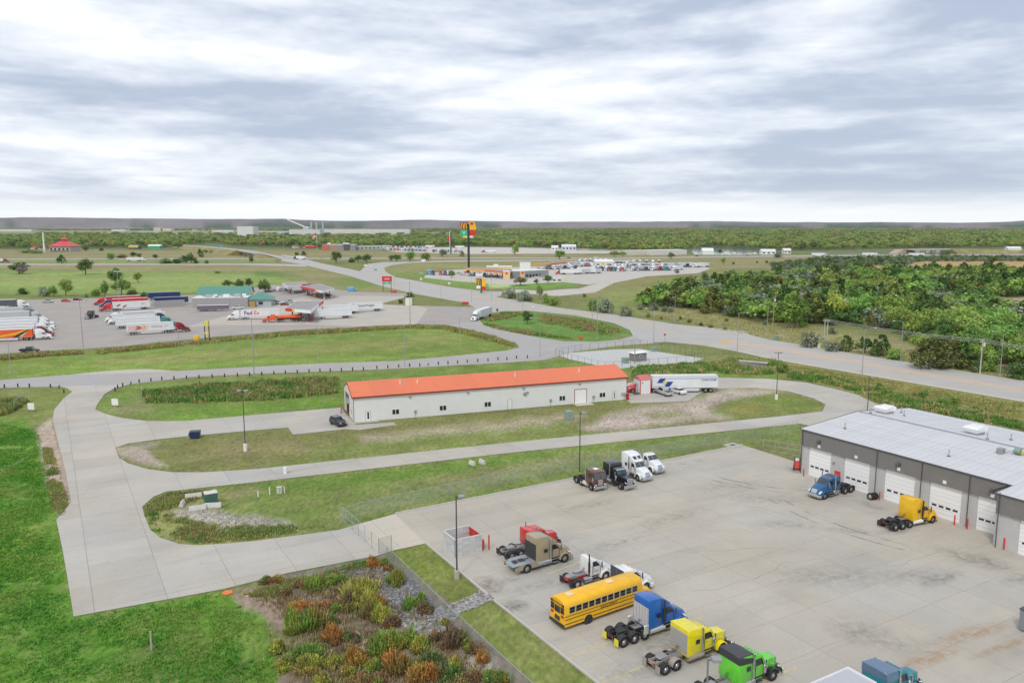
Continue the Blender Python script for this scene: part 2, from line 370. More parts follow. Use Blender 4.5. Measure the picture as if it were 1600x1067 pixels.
def ground_mat():
    if ('ground_mat',) in _mats: return _mats[('ground_mat',)]
    m = bpy.data.materials.new('grass_and_soil'); m.use_nodes = True; nt = m.node_tree; N = nt.nodes; L = nt.links
    b = N['Principled BSDF']; b.inputs['Roughness'].default_value = .95; b.inputs['Specular IOR Level'].default_value = .15
    at = N.new('ShaderNodeAttribute'); at.attribute_name = 'tint'; tc = N.new('ShaderNodeTexCoord')
    def noise(sc, det, rough, map_=None):
        n = N.new('ShaderNodeTexNoise'); n.inputs['Scale'].default_value = sc; n.inputs['Detail'].default_value = det; n.inputs['Roughness'].default_value = rough
        if map_:
            mp = N.new('ShaderNodeMapping'); mp.inputs['Scale'].default_value = map_[0]; mp.inputs['Rotation'].default_value = (0, 0, map_[1])
            L.new(tc.outputs['Object'], mp.inputs[0]); L.new(mp.outputs[0], n.inputs['Vector'])
        else: L.new(tc.outputs['Object'], n.inputs['Vector'])
        return n.outputs[0]
    def rng_(v, a, c, lo, hi):
        r = N.new('ShaderNodeMapRange'); r.inputs[1].default_value = a; r.inputs[2].default_value = c; r.inputs[3].default_value = lo; r.inputs[4].default_value = hi
        L.new(v, r.inputs[0]); return r.outputs[0]
    def mul(a, c):
        n = N.new('ShaderNodeMath'); n.operation = 'MULTIPLY'; L.new(a, n.inputs[0]); L.new(c, n.inputs[1]); return n.outputs[0]
    n1 = rng_(noise(1.6, 8, .7, ((1, .45, 1), R(-30))), .32, .68, .62, 1.38)
    n2 = rng_(noise(.14, 5, .6), .3, .7, .80, 1.2)
    n3 = rng_(noise(.012, 4, .6), .3, .7, .86, 1.14)
    f = mul(mul(n1, n2), n3)
    # drift towards straw colour in patches
    st = rng_(noise(.33, 7, .68, ((1, .5, 1), R(20))), .46, .66, 0, .8)
    mx = N.new('ShaderNodeMix'); mx.data_type = 'RGBA'; L.new(st, mx.inputs[0]); L.new(at.outputs['Color'], mx.inputs[6])
    hs = N.new('ShaderNodeHueSaturation'); hs.inputs['Hue'].default_value = .45; hs.inputs['Saturation'].default_value = .82; hs.inputs['Value'].default_value = 1.12
    L.new(at.outputs['Color'], hs.inputs['Color']); L.new(hs.outputs[0], mx.inputs[7])
    vm = N.new('ShaderNodeVectorMath'); vm.operation = 'SCALE'; L.new(mx.outputs[2], vm.inputs[0]); L.new(f, vm.inputs['Scale'])
    L.new(vm.outputs[0], b.inputs['Base Color'])
    bp = N.new('ShaderNodeBump'); bp.inputs['Distance'].default_value = .12; bp.inputs['Strength'].default_value = .7; L.new(noise(2.6, 8, .75), bp.inputs['Height']); L.new(bp.outputs[0], b.inputs['Normal'])
    _mats[('ground_mat',)] = m; return m
ground()

# ------------------------------------------------------------------ paving
def pave_mat(name, col, streak=.12, stains=.25, objvar=.06, sc=1.0, rot=59.5):
    m = bpy.data.materials.new(name); m.use_nodes = True; nt = m.node_tree; N = nt.nodes; L = nt.links
    b = N['Principled BSDF']; b.inputs['Roughness'].default_value = .85; b.inputs['Specular IOR Level'].default_value = .3
    geo = N.new('ShaderNodeNewGeometry')
    def noise(s, det, rough, scl=(1, 1, 1), dist=0):
        mp = N.new('ShaderNodeMapping'); mp.inputs['Rotation'].default_value = (0, 0, -az_rot(rot)); mp2 = N.new('ShaderNodeMapping'); mp2.inputs['Scale'].default_value = scl
        L.new(geo.outputs['Position'], mp.inputs[0]); L.new(mp.outputs[0], mp2.inputs[0])
        n = N.new('ShaderNodeTexNoise'); n.inputs['Scale'].default_value = s; n.inputs['Detail'].default_value = det; n.inputs['Roughness'].default_value = rough; n.inputs['Distortion'].default_value = dist
        L.new(mp2.outputs[0], n.inputs['Vector']); return n.outputs[0]
    def rg(v, a, c, lo, hi):
        r = N.new('ShaderNodeMapRange'); r.inputs[1].default_value = a; r.inputs[2].default_value = c; r.inputs[3].default_value = lo; r.inputs[4].default_value = hi; L.new(v, r.inputs[0]); return r.outputs[0]
    def mul(a, c):
        n = N.new('ShaderNodeMath'); n.operation = 'MULTIPLY'; L.new(a, n.inputs[0]); L.new(c, n.inputs[1]); return n.outputs[0]
    f = mul(rg(noise(.09 * sc, 6, .6), .3, .7, 1 - stains * .5, 1 + stains * .4), rg(noise(3, 6, .7), .3, .7, .95, 1.05))
    f = mul(f, rg(noise(.22 * sc, 8, .7, (.18, 1, 1), .6), .50, .72, 1, 1 - streak))       # drive streaks
    f = mul(f, rg(noise(.5 * sc, 8, .75, (1, 1, 1), 1.2), .60, .74, 1, 1 - stains))            # blotches
    oi = N.new('ShaderNodeObjectInfo'); f = mul(f, rg(oi.outputs['Random'], 0, 1, 1 - objvar, 1 + objvar))
    warm = rg(noise(.05 * sc, 4, .5), .35, .65, 0, 1)
    mx = N.new('ShaderNodeMix'); mx.data_type = 'RGBA'; L.new(warm, mx.inputs[0]); mx.inputs[6].default_value = (*col, 1)
    mx.inputs[7].default_value = (col[0] * 1.05, col[1] * .99, col[2] * .91, 1)
    vm = N.new('ShaderNodeVectorMath'); vm.operation = 'SCALE'; L.new(mx.outputs[2], vm.inputs[0]); L.new(f, vm.inputs['Scale'])
    L.new(vm.outputs[0], b.inputs['Base Color'])
    bp = N.new('ShaderNodeBump'); bp.inputs['Distance'].default_value = .01; L.new(noise(9, 5, .7), bp.inputs['Height']); L.new(bp.outputs[0], b.inputs['Normal'])
    return m
CONC = pave_mat('pale_concrete', (.46, .442, .405), .12, .18); YARDC = pave_mat('yard_concrete', (.45, .427, .38), .14, .2, .025)
ASPH = pave_mat('worn_grey_asphalt', (.37, .345, .325), .10, .18, 0); ASPH2 = pave_mat('frontage_asphalt', (.39, .385, .38), .10, .12, 0)
HWY = pave_mat('highway_concrete', (.44, .43, .415), .12, .12, 0, rot=110); APRON = pave_mat('apron_concrete', (.54, .50, .43), .06, .08, .02)
BASE = mat('joint_filler', (.22, .21, .19), .95)
def sheet(name, poly, z, m, skirt=0.0, world_pts=False, kind='structure', parent=None):
    pts = [p if world_pts else P(*p) for p in poly]
    pts = [Vector((p[0], p[1], z)) for p in pts]
    tr = tessellate_polygon([[Vector((p.x, p.y, 0)) for p in pts]])
    vs = [tuple(p) for p in pts]; fs = [tuple(t) for t in tr]; n = len(vs)
    if skirt:
        vs += [(x, y, z - skirt) for x, y, _ in vs[:n]]
        fs += [(i, (i + 1) % n, n + (i + 1) % n, n + i) for i in range(n)]
    me = bpy.data.meshes.new(name); me.from_pydata(vs, [], fs)
    bm = bmesh.new(); bm.from_mesh(me)
    for f in bm.faces:
        if abs(f.normal.z) > .9 and f.normal.z < 0: f.normal_flip()
    bm.to_mesh(me); bm.free()
    o = link(name, me, m, parent)
    if kind and not parent: tag(o, kind=kind)
    return o
def slabs(parent, poly, az, step, z, thick, m, gap=.035, world_pts=False, off=(0, 0), step2=None, name='slab'):
    """cut an outline into square slabs with open joints, each slab an object"""
    step2 = step2 or step
    pts = [Vector((p[0], p[1], 0)) if world_pts else P(*p) for p in poly]
    tr = tessellate_polygon([pts])
    bm = bmesh.new(); vv = [bm.verts.new(p) for p in pts]
    for t in tr:
        try: bm.faces.new([vv[i] for i in t])
        except Exception: pass
    u = azv(az); v = azv(az + 90)
    us = [p.dot(u) for p in pts]; vs_ = [p.dot(v) for p in pts]
    for ax, lo, hi, st, o0 in ((u, min(us), max(us), step, off[0]), (v, min(vs_), max(vs_), step2, off[1])):
        k = math.floor((lo - o0) / st)
        while o0 + k * st < hi:
            for s in (-gap / 2, gap / 2):
                bmesh.ops.bisect_plane(bm, geom=bm.verts[:] + bm.edges[:] + bm.faces[:], plane_co=ax * (o0 + k * st + s), plane_no=ax)
            k += 1
    cells = {}
    for f in bm.faces:
        c = f.calc_center_median(); a = (c.dot(u) - off[0]) / step; b = (c.dot(v) - off[1]) / step2
        if abs(a - round(a)) * step < gap / 2 or abs(b - round(b)) * step2 < gap / 2: continue
        cells.setdefault((math.floor(a), math.floor(b)), []).append(f)
    for key, fl in cells.items():
        if sum(f.calc_area() for f in fl) < .3: continue
        b2 = bmesh.new(); mp = {}
        for f in fl:
            for w in f.verts:
                if w not in mp: mp[w] = b2.verts.new((w.co.x, w.co.y, z))
            try: b2.faces.new([mp[w] for w in f.verts])
            except Exception: pass
        for f in b2.faces:
            f.normal_update()
            if f.normal.z < 0: f.normal_flip()
        ret = bmesh.ops.extrude_edge_only(b2, edges=[e for e in b2.edges if len(e.link_faces) == 1])
        for w in ret['geom']:
            if isinstance(w, bmesh.types.BMVert): w.co.z -= thick
        me = bpy.data.meshes.new(name); b2.to_mesh(me); b2.free(); link(name, me, m, parent)
    bm.free()

ACCESS = [(115,963),(105,900),(98,860),(88,812),(111,785),(103,740),(93,700),(82,655),(85,640),(100,622),(113,612),(104,606),(92,604),(205,600),(178,607),(163,616),(152,632),(149,640),(165,647),(190,653),(230,658),(290,658),(400,648),(532,637),(556,664),(556,668),(545,670),(458,679),(450,668),(400,672),(300,681),(250,686),(200,693),(180,700),(186,715),(200,724),(230,733),(270,738),(320,738),(400,733),(800,691),(1000,672),(1215,651),(1285,643),(1290,632),(1270,622),(1230,611),(1180,606),(1110,608),(1090,617),(1075,627),(985,630),(978,624),(975,600),(1000,595),(1120,590),(1200,592),(1260,598),(1300,607),(1340,617),(1362,628),(1384,637),(1420,655),(1300,672),(1250,662),(1000,687),(800,707),(400,753),(260,768),(240,776),(222,792),(226,806),(235,828),(250,840),(280,850),(310,852),(360,849),(400,845),(530,828),(556,820),(590,868),(450,895),(350,920)]
a = sheet('access_road', ACCESS, .02, BASE, .02)
slabs(a, ACCESS, 59.5, 7.0, .06, .05, CONC, off=(2, 3), step2=6.2)
U, V = azv(59.5), azv(149.5)
AP = [(556,820),(600,808),(617,803),(665,849),(610,861),(590,868)]
a = sheet('gate_apron', AP, .02, BASE, .02); slabs(a, AP, 59.5, 5.0, .062, .05, APRON, off=(1, 0))
c0 = P(665, 849); c1 = P(936, 1067); c2 = c0 + (c1 - c0).normalized() * 75
b0 = P(617, 803); b1 = P(1157, 696); b2 = b0 + (b1 - b0).normalized() * 68.5
YARD = [(p.x, p.y) for p in (b0, b1, b2, b2 + V * 105, c2, c0)]
a = sheet('yard_pavement', YARD, .02, BASE, .02, world_pts=True)
slabs(a, YARD, 59.5, 6.0, .06, .05, YARDC, gap=.03, world_pts=True, off=(1.0, 2.0), step2=6.0)
yard = a
# curb along the yard edges
CURB = mat('curb_concrete', (.52, .50, .46), .9, var=.1, vscale=2)
def curb(name, pts, w=.16, h=.14, m=None, parent=None, z0=0.0):
    mb = MB()
    for p, q in zip(pts, pts[1:]):
        p = Vector((p[0], p[1], 0)); q = Vector((q[0], q[1], 0)); d = (q - p).normalized(); n = Vector((-d.y, d.x, 0)) * w / 2
        mb.slab([(p + n)[:2], (q + n)[:2], (q - n)[:2], (p - n)[:2]], z0, h)
    o = mb.build(name, m or CURB, parent)
    if not parent: tag(o, kind='structure')
    return o
curb('curb', [c0, P(762, 930)], .2, .2); curb('curb', [P(771, 938), c2], .2, .2); curb('curb', [b0, b1, b2], .2, .2)

FRONT = [(-700,676),(-250,625),(0,606),(92,604),(140,603),(205,600),(300,589),(400,584),(600,577),(800,566),(850,562.5),(900,549),(960,541),(1010,537),(990,525),(970,531),(930,535),(880,534),(830,526),(790,518),(755,509),(748,500),(700,508),(720,512),(770,524),(806,536),(812,543),(790,548),(700,557),(620,564),(500,568),(400,573),(205,583.5),(100,586),(0,594),(-250,608),(-700,652)]
sheet('frontage_road', FRONT, .05, ASPH2, .05)
LOT = [(-700,640),(-250,585),(0,553),(50,549),(130,545),(200,540),(250,535),(340,526),(400,521),(470,515),(560,511),(640,506),(700,508),(748,500),(742,480),(655,478),(600,476),(598,474),(640,463),(640,459),(560,456),(520,452),(480,448),(420,445),(360,455),(330,460),(160,466),(60,468),(-250,480),(-700,500)]
lot = sheet('truck_stop_lot', LOT, .05, ASPH, .05)
sheet('lot_concrete', [(290,511),(345,496),(400,482),(440,472),(480,462),(640,463),(598,474),(600,476),(655,478),(668,483),(650,507),(560,510),(500,508),(350,508)], .056, pave_mat('lot_concrete_mat', (.47, .44, .40), .1, .12, 0))
HW = [(440,398),(462,401),(500,411),(545,420),(562,424),(575,412),(600,409),(700,407.5),(860,405),(860,406.2),(700,409.5),(640,411),(600,414),(582,421),(600,430),(640,437),(700,448),(750,454.5),(785,455),(800,457.5),(860,460),(900,456),(940,450),(955,440),(1000,433),(1090,427),(1100,421),(1010,423),(960,428),(930,428),(880,436),(800,441),(700,435),(660,431),(660,436),(700,440),(800,447),(885,440),(905,446),(870,454),(800,451),(790,456.5),(760,460),(775,464),(820,471.5),(870,481),(960,492),(1055,507),(1120,513),(1165,518),(1172,524),(1200,531),(1300,548),(1600,596),(1900,645),(2200,700),(2200,760),(1900,682),(1600,628),(1400,594),(1210,562),(1150,549),(1100,540),(1040,534),(1010,537),(990,525),(985,516),(960,505),(900,493),(830,486),(790,486),(760,490),(748,500),(742,480),(720,472),(650,459.5),(600,448),(545,431),(470,413),(440,408)]
HWMAIN = [(440,398),(462,401),(500,411),(545,420),(562,424),(600,430),(640,437),(700,448),(752,455),(785,455.5),(783,462),(775,464),(820,471.5),(870,481),(960,492),(1055,507),(1120,513),(1165,518),(1172,524),(1200,531),(1300,548),(1600,596),(1900,645),(2200,700),(2200,760),(1900,682),(1600,628),(1400,594),(1210,562),(1150,549),(1100,540),(1040,534),(1010,537),(990,525),(985,516),(960,505),(900,493),(830,486),(790,486),(760,490),(748,500),(742,480),(720,472),(650,459.5),(600,448),(545,431),(470,413),(440,408)]
sheet('highway', HWMAIN, .052, HWY, .05)
sheet('ramp', [(562,424),(575,412.5),(600,409.5),(700,407.5),(1000,404.6),(1000,405.6),(700,409.3),(640,411),(612,414.5),(600,419),(603,425),(618,433)], .048, HWY, .04)
sheet('ramp', [(-900,412.2),(420,412.2),(475,413.5),(480,417),(440,415.6),(380,414.0),(-900,414.2)], .046, HWY, .04)
sheet('interstate', [(-900,405.8),(1000,402.2),(1300,398.6),(2500,393),(2500,394.6),(1300,400.4),(1000,403.6),(-900,407.4)], .05, ASPH2, .05)
sheet('station_forecourt', [(785,455.5),(800,457),(860,462),(870,463),(930,457),(960,442),(1010,432),(1090,427),(1110,420),(1100,416),(900,414),(700,422),(665,430),(662,434),(720,440),(800,445),(880,441),(920,445),(935,442),(905,451),(880,452),(850,455),(800,452)], .045, pave_mat('forecourt_concrete', (.50, .48, .45), .08, .1, 0), .04)
sheet('truck_park', [(590,388),(620,394),(740,397),(960,396),(980,391),(900,388),(720,386)], .045, pave_mat('truck_park_concrete', (.52, .50, .46), .08, .1, 0), .04)
sheet('lake', [(1075,387),(1140,386),(1190,390),(1240,397),(1150,398.5),(1085,397.5)], .05, mat('water', (.30, .34, .36), .08, spec=.6))
sheet('gravel_pad', [(868,553),(960,546),(1000,545),(1050,553),(1100,560),(1085,566),(985,574),(960,577),(890,561)], .03, mat('pale_gravel', (.50, .50, .48), .95, var=.2, vscale=1.2), .03)
sheet('service_track', [(-20,740),(0,733),(62,703),(62,706),(0,739),(-20,748)], .004, mat('trodden_soil', (.25,.27,.12), .95, var=.3, vscale=1))
sheet('warehouse_apron', [(470,666),(532,637),(556,664),(615,660),(620,664),(560,672)], .066, pave_mat('warehouse_apron_mat', (.44, .425, .40), .12, .15, 0), .06)
YEL = mat('yellow_road_paint', (.62, .40, .08), .8, var=.25, vscale=3); WHT = mat('white_road_paint', (.66, .66, .62), .8, var=.2, vscale=3)
YEL2 = mat('worn_yellow_paint', (.60, .47, .24), .85, var=.25, vscale=2)
def strip(name, a, b, w, z, m, parent=None, px=True):
    p = P(*a) if px else Vector(a); q = P(*b) if px else Vector(b); d = (q - p); d.z = 0; d.normalize(); n = Vector((-d.y, d.x, 0)) * w / 2
    mb = MB().add([(*(p + n)[:2], z), (*(q + n)[:2], z), (*(q - n)[:2], z), (*(p - n)[:2], z)], [(3, 2, 1, 0)])
    return mb.build(name, m, parent)
def poly_strip(name, pts, w, z, m, parent=None):
    root = None; mb = MB(); ps = [P(*p) for p in pts]
    for i, (p, q) in enumerate(zip(ps, ps[1:])):
        d = (q - p).normalized(); n = Vector((-d.y, d.x, 0)) * w / 2
        mb.add([(*(p + n)[:2], z), (*(q + n)[:2], z), (*(q - n)[:2], z), (*(p - n)[:2], z)], [(3, 2, 1, 0)])
    o = mb.build(name, m, parent)
    if not parent: tag(o, kind='structure')
    return o
poly_strip('yellow_line', [(712,461.5),(780,474),(860,483),(950,499),(1040,514)], .5, .058, YEL); poly_strip('yellow_line', [(717,460.5),(785,472.5),(865,482),(955,497),(1030,510)], .4, .058, YEL)
sheet('painted_median', [(1130,534),(1145,532),(1220,543),(1400,574),(1600,608),(1900,658),(1900,661),(1600,613),(1400,580),(1220,549),(1140,537)], .058, mat('tan_median', (.52, .42, .33), .9, var=.12, vscale=.5))
sheet('turn_arrow', [(1125,533),(1136,532),(1143,537),(1128,536)], .060, YEL)
curb('curb', [P(*p) for p in [(1150,548),(1210,561.5),(1400,593.5),(1600,627.5),(1900,681)]], .5, .14, mat('pale_curb', (.62, .60, .50), .9))
curb('curb', [P(*p) for p in [(1172,524),(1200,531),(1300,548),(1600,596),(1900,645)]], .4, .14)
curb('curb', [P(*p) for p in [(830,486),(900,493),(960,505),(985,516),(990,525),(970,531),(930,535),(880,534),(830,526),(790,518),(755,509),(748,500),(760,490),(790,486),(830,486)]], .3, .14)
curb('curb', [P(*p) for p in [(820,471.5),(870,481),(960,492),(1055,507),(1120,513),(1165,518)]], .3, .14)
# gravelly verge of the frontage road
sheet('gravel_verge', [(100,586.3),(205,583.8),(280,580),(235,576.5),(205,577),(160,580)], .012, mat('verge_gravel', (.50, .45, .38), .95, var=.2, vscale=2))
for a, b in [((1103,963),(980,1009)),((1160,820),(1080,842)),((1252,1000),(1140,1050)),((935,872),(862,897)),((895,903),(830,925)),((1090,915),(1010,945)),((800,862),(715,884)),((1300,980),(1060,1067)),((1090,1000),(930,1062)),((1245,1045),(1180,1067))][:0]: pass
for k, (a, b) in enumerate([((742,858),(716,868)),((925,872),(855,897)),((1106,961),(976,1010)),((1246,1042),(1170,1074)),((1000,985),(890,1028)),((1075,1015),(940,1067))]):
    strip('parking_line', a, b, .17, .066, YEL2, yard)
rg_ = mat('red_gravel', (.30,.2,.15), .95)
# ------------------------------------------------------------------ shared building materials
GALV = mat('galvanised_steel', (.50, .52, .54), .45, .7, var=.1, vscale=3); DARK = mat('dark_grey_metal', (.085, .08, .085), .5, var=.08)
WHITE = mat('white_paint', (.78, .79, .79), .5, var=.04, vscale=.6); BLACK = mat('black_rubber', (.022, .022, .024), .75)
GLASS = mat('dark_window_glass', (.02, .026, .03), .08, spec=.8); RED = mat('red_paint', (.62, .045, .035), .5)
CHROME = mat('chrome', (.62, .63, .65), .18, 1.0); STEEL = mat('dull_steel', (.36, .36, .36), .5, .5)
FASC = mat('dark_grey_siding', (.215, .203, .192), .55, var=.06, vscale=.8, wave=('Y', 3.2, .02)); LITE = mat('light_grey_siding', (.55, .54, .525), .6, var=.04, wave=('Y', 2.4, .03))
ROOFM = mat('silver_standing_seam', (.60, .60, .61), .5, .1, objvar=.03, var=.08, vscale=.4); DOORW = mat('white_door_panel', (.84, .84, .83), .45, objvar=.02)
def wpart(name, m, par, *boxes, bevel=0):
    mb = MB()
    for b in boxes: mb.box(*b)
    return mb.build(name, m, par, bevel)

# ---- service garage
G0 = P(1254, 739)
g = empty('service_garage', G0, az_rot(59.5), 'long grey service garage with pale ribbed roof and a row of white overhead doors', 'garage')
# local x = into the building, local -y = along the front (towards the right of the photo)
DV = [(1.0, 5.2), (7.6, 12.0), (14.5, 19.2), (21.4, 25.9), (28.0, 31.9)]
DV2 = [(35.2, 39.8), (42, 46.6), (49, 53.6)]
def front(par, x, v0, v1, doors, eave, top=4.75):
    cur = v0
    for a, b in doors + [(v1, v1)]:
        if a - cur > .05: wpart('wall_panel', LITE, par, (x, x + .25, -a, -cur, 0, top))
        if b > a:
            d = wpart('overhead_door', mat('door_backing', (.5, .5, .5)), par, (x + .16, x + .22, -b, -a, 0, top))
            n = 8; hh = top / n
            me = MB().box(x + .11, x + .17, -(b - a) + .03, -.03, .02, hh - .02).mesh('door_section', .012)
            for k in range(n):
                s = link('door_section', me, DOORW, d); s.location = (0, -a, k * hh)
            for k in range(4):
                c = a + (b - a) * (k + .5) / 4 * .88 + (b - a) * .06
                wpart('door_window', GLASS, d, (x + .08, x + .115, -c - .33, -c + .33, 1.45, 1.72))
        cur = b
    wpart('fascia', FASC, par, (x - .28, x + .1, -v1, -v0, top, eave))
    wpart('gutter', DARK, par, (x - .42, x - .27, -v1 - .1, -v0 + .1, eave - .16, eave + .02))
front(g, 0, -.2, 32.4, DV, 7.35); front(g, -3.7, 32.5, 62, DV2, 7.05, 4.5)
wpart('gable_wall', LITE, g, (0, 28.2, .2, .4, 0, 4.75)); wpart('gable_fascia', FASC, g, (-.2, 3.5, .32, .5, 4.75, 7.3))
MB().add([(0, .35, 4.75), (28.2, .35, 4.75), (28.2, .35, 7.3), (14.1, .35, 8.4), (0, .35, 7.3), (0, .1, 4.75), (28.2, .1, 4.75), (28.2, .1, 7.3), (14.1, .1, 8.4), (0, .1, 7.3)],
         [(0, 1, 2, 3, 4), (9, 8, 7, 6, 5), (0, 4, 9, 5), (1, 6, 7, 2)]).build('gable_wall', LITE, g)
wpart('step_wall', FASC, g, (-3.7, -.28, -32.5, -32.3, 4.3, 7.0)); wpart('step_wall', LITE, g, (-3.7, 0, -32.5, -32.32, 0, 4.3))
wpart('back_wall', LITE, g, (28, 28.2, -62, .2, 0, 7.3))
def seam_panel(x0, z0, x1, z1, w):
    mb = MB(); mb.add([(x0, 0, z0), (x1, 0, z1), (x1, -w, z1), (x0, -w, z0), (x0, 0, z0 - .08), (x1, 0, z1 - .08), (x1, -w, z1 - .08), (x0, -w, z0 - .08)],
                      [(3, 2, 1, 0), (4, 5, 6, 7), (0, 1, 5, 4), (2, 3, 7, 6), (3, 0, 4, 7), (1, 2, 6, 5)])
    h = .045
    mb.add([(x0, 0, z0), (x1, 0, z1), (x1, 0, z1 + h), (x0, 0, z0 + h), (x0, -.10, z0), (x1, -.10, z1), (x1, -.10, z1 + h), (x0, -.10, z0 + h)],
           [(0, 1, 2, 3), (7, 6, 5, 4), (3, 2, 6, 7), (0, 3, 7, 4), (1, 5, 6, 2)])
    return mb.mesh('roof_panel')
w = 1.0
mA = seam_panel(-.3, 7.38, 14, 8.5, w - .025); mB = seam_panel(14, 8.5, 28.6, 7.35, w - .025); mC = seam_panel(-4.1, 7.08, 14, 8.5, w - .025)
for k in range(62):
    v = -.55 + k * w
    for me in ((mA if v < 31.6 else mC), mB): o = link('roof_panel', me, ROOFM, g); o.location.y = -v
wpart('ridge_cap', mat('ridge_metal', (.34, .35, .37), .4, .3), g, (13.85, 14.15, -61.5, .6, 8.5, 8.62))
wpart('roof_edge_trim', DARK, g, (-4.15, -.3, -31.75, -31.55, 6.95, 7.22))
MB().add([(-.4, .55, 7.2), (14, .55, 8.35), (28.7, .55, 7.2), (28.7, .55, 7.45), (14, .55, 8.62), (-.4, .55, 7.45), (-.4, .62, 7.2), (14, .62, 8.35), (28.7, .62, 7.2), (28.7, .62, 7.45), (14, .62, 8.62), (-.4, .62, 7.45)],
         [(5, 4, 3, 2, 1, 0), (6, 7, 8, 9, 10, 11), (0, 1, 7, 6), (1, 2, 8, 7), (3, 4, 10, 9), (4, 5, 11, 10)]).build('rake_trim', DARK, g)
for v in (-.1, 13.3, 20.3, 27.0, 32.8): 
    x = -.36 if v < 32.4 else -4.05
    MB().cyl((x, -v, .1), (x, -v, 7.2), .07, n=6).build('downspout', DARK, g)
for v, x in ((3.1, -.3), (16.8, -.3), (30, -.3), (45, -4)):
    MB().prism([(x, 5.9), (x - .45, 5.85), (x - .5, 6.0), (x, 6.3)], -v - .28, -v + .28).build('wall_light', mat('bronze_lamp', (.10, .09, .08), .4), g)
for v in (3.1, 9.8, 16.8, 23.6, 30.0): wpart('number_sign', WHITE, g, (-.33, -.285, -v - .24, -v + .24, 5.05, 5.5))
wpart('personnel_door', RED, g, (-.04, 0, -7.05, -6.0, 0.02, 2.15)); wpart('meter_box', STEEL, g, (-.15, 0, -5.9, -5.6, 3.0, 3.4))
def rtu(x, v, s=1.0):
    z = 8.5 - abs(x - 14) * .08
    r = MB().box(x - 1.1 * s, x + 1.1 * s, -v - .95 * s, -v + .95 * s, z, z + .35).build('roof_unit_curb', STEEL, g)
    MB().prof([(x - 1.2 * s, z + .35, 1.0 * s), (x - 1.5 * s, z + 1.0, 1.25 * s), (x - 1.2 * s, z + 1.3, .9 * s), (x + 1.2 * s, z + 1.3, .9 * s), (x + 1.5 * s, z + 1.0, 1.25 * s), (x + 1.2 * s, z + .35, 1.0 * s)]).build('roof_unit_hood', WHITE, r, .05).location.y = -v
rtu(18.2, 1.6); rtu(17.6, 17.3)
for x, v in ((4.6, 4.0), (4.0, 21.4), (19.4, 4.4), (15.4, 20.4), (19.1, 21.9), (15.2, 1.0), (22, 2.2)):
    z = 8.5 - abs(x - 14) * .08
    b = MB().cyl((x, -v, z), (x, -v, z + 1.0), .09, n=8).build('vent_pipe', GALV, g); MB().cyl((x, -v, z - .02), (x, -v, z + .12), .3, .2, n=8).build('flashing', DARK, b)
b = MB().box(9.6, 10.6, -25.6, -24.8, 8.2, 8.95).box(10.8, 12, -27.4, -26.2, 8.2, 8.3).build('roof_blower', STEEL, g, .04)
MB().cyl((11.4, -27.2, 8.7), (11.4, -26.4, 8.7), .42, n=12).build('blower_drum', mat('green_grey_enamel', (.22, .33, .25), .5), b); MB().cyl((10.4, -25.4, 8.6), (11.4, -26.6, 8.7), .12).build('duct', GALV, b)
MB().box(11.2, 11.6, -27.8, -27.3, 8.5, 8.8).build('motor', mat('yellow_enamel', (.6, .5, .05), .5), b)
# red bollards before the garage and beside the enclosure
bol = MB().cyl((0, 0, 0), (0, 0, 1.25), .1, n=10).mesh('bollard', .02); 
def bollard(px, py, lab, h=1.25):
    o = link('red_bollard', bol, RED); o.location = P(px, py, .06); o.scale.z = h / 1.25; tag(o, lab, 'bollard', 'red bollards guarding the yard'); return o
for q in [(1255.5, 744, 'red bollard at the left corner of the garage, beside the first white door'), (1294, 752, 'red bollard half hidden behind the blue tractor, right side of the first door'),
          (1357, 768, 'red bollard left of the stacked spare tyres by the second door'), (1374, 781, 'red bollard right of the stacked spare tyres'),
          (1491, 820, 'red bollard right of the fourth white door, left of a pair', 1.4), (1511, 826, 'red bollard at the left edge of the fifth white door', 1.4), (1568, 858, 'tall red bollard on the stepped out corner of the garage', 1.5),
          (741, 858, 'red bollard rising behind the orange drum at the block enclosure', 2.2), (764, 858, 'red bollard standing alone right of the orange drum', 1.9)]: bollard(*q)

# ---- block dumpster enclosure (open top)
e0 = P(712, 872); BLK = mat('grey_block', (.56, .56, .555), .9, objvar=.10, var=.06)
e = empty('block_enclosure', e0, az_rot(59.5), 'open topped grey block dumpster enclosure with red gates beside the tall lamp', 'enclosure')
# local x to the right (az 59.5), local y to upper left
def block_wall(par, p, q, h, th=.2):
    d = (Vector(q) - Vector(p)); L = d.length; ang = math.atan2(d.y, d.x); n = max(1, round(L / .8)); bw = L / n; rows = round(h / .4); rh = h / rows
    w_ = MB().box(0, L, -th / 2 + .02, th / 2 - .02, 0, h - .02).build('wall', mat('mortar', (.36, .36, .36), .95), par)
    w_.location = (p[0], p[1], 0); w_.rotation_euler.z = ang
    me = MB().box(.008, bw - .008, -th / 2, th / 2, .008, rh - .008).mesh('block')
    for r in range(rows):
        for k in range(n):
            o = link('block', me, BLK, w_); o.location = (k * bw, 0, r * rh)
    c = MB().box(-.1, L + .1, -th / 2 - .02, th / 2 + .02, h, h + .06).build('coping', mat('pale_coping', (.56, .56, .54), .8), w_)
block_wall(e, (0, 0), (3.6, 0), 2.3); block_wall(e, (0, .1), (0, 3.3), 2.3); block_wall(e, (0, 3.4), (3.6, 3.4), 2.3)
for y0 in (.1, 1.75):
    gt = wpart('gate', RED, e, (3.6, 3.66, y0, y0 + 1.6, .15, 2.2))
    for k in range(4): wpart('gate_rail', mat('dark_red', (.35, .03, .03), .5), gt, (3.54, 3.6, y0 + .1, y0 + 1.5, .3 + k * .55, .38 + k * .55))
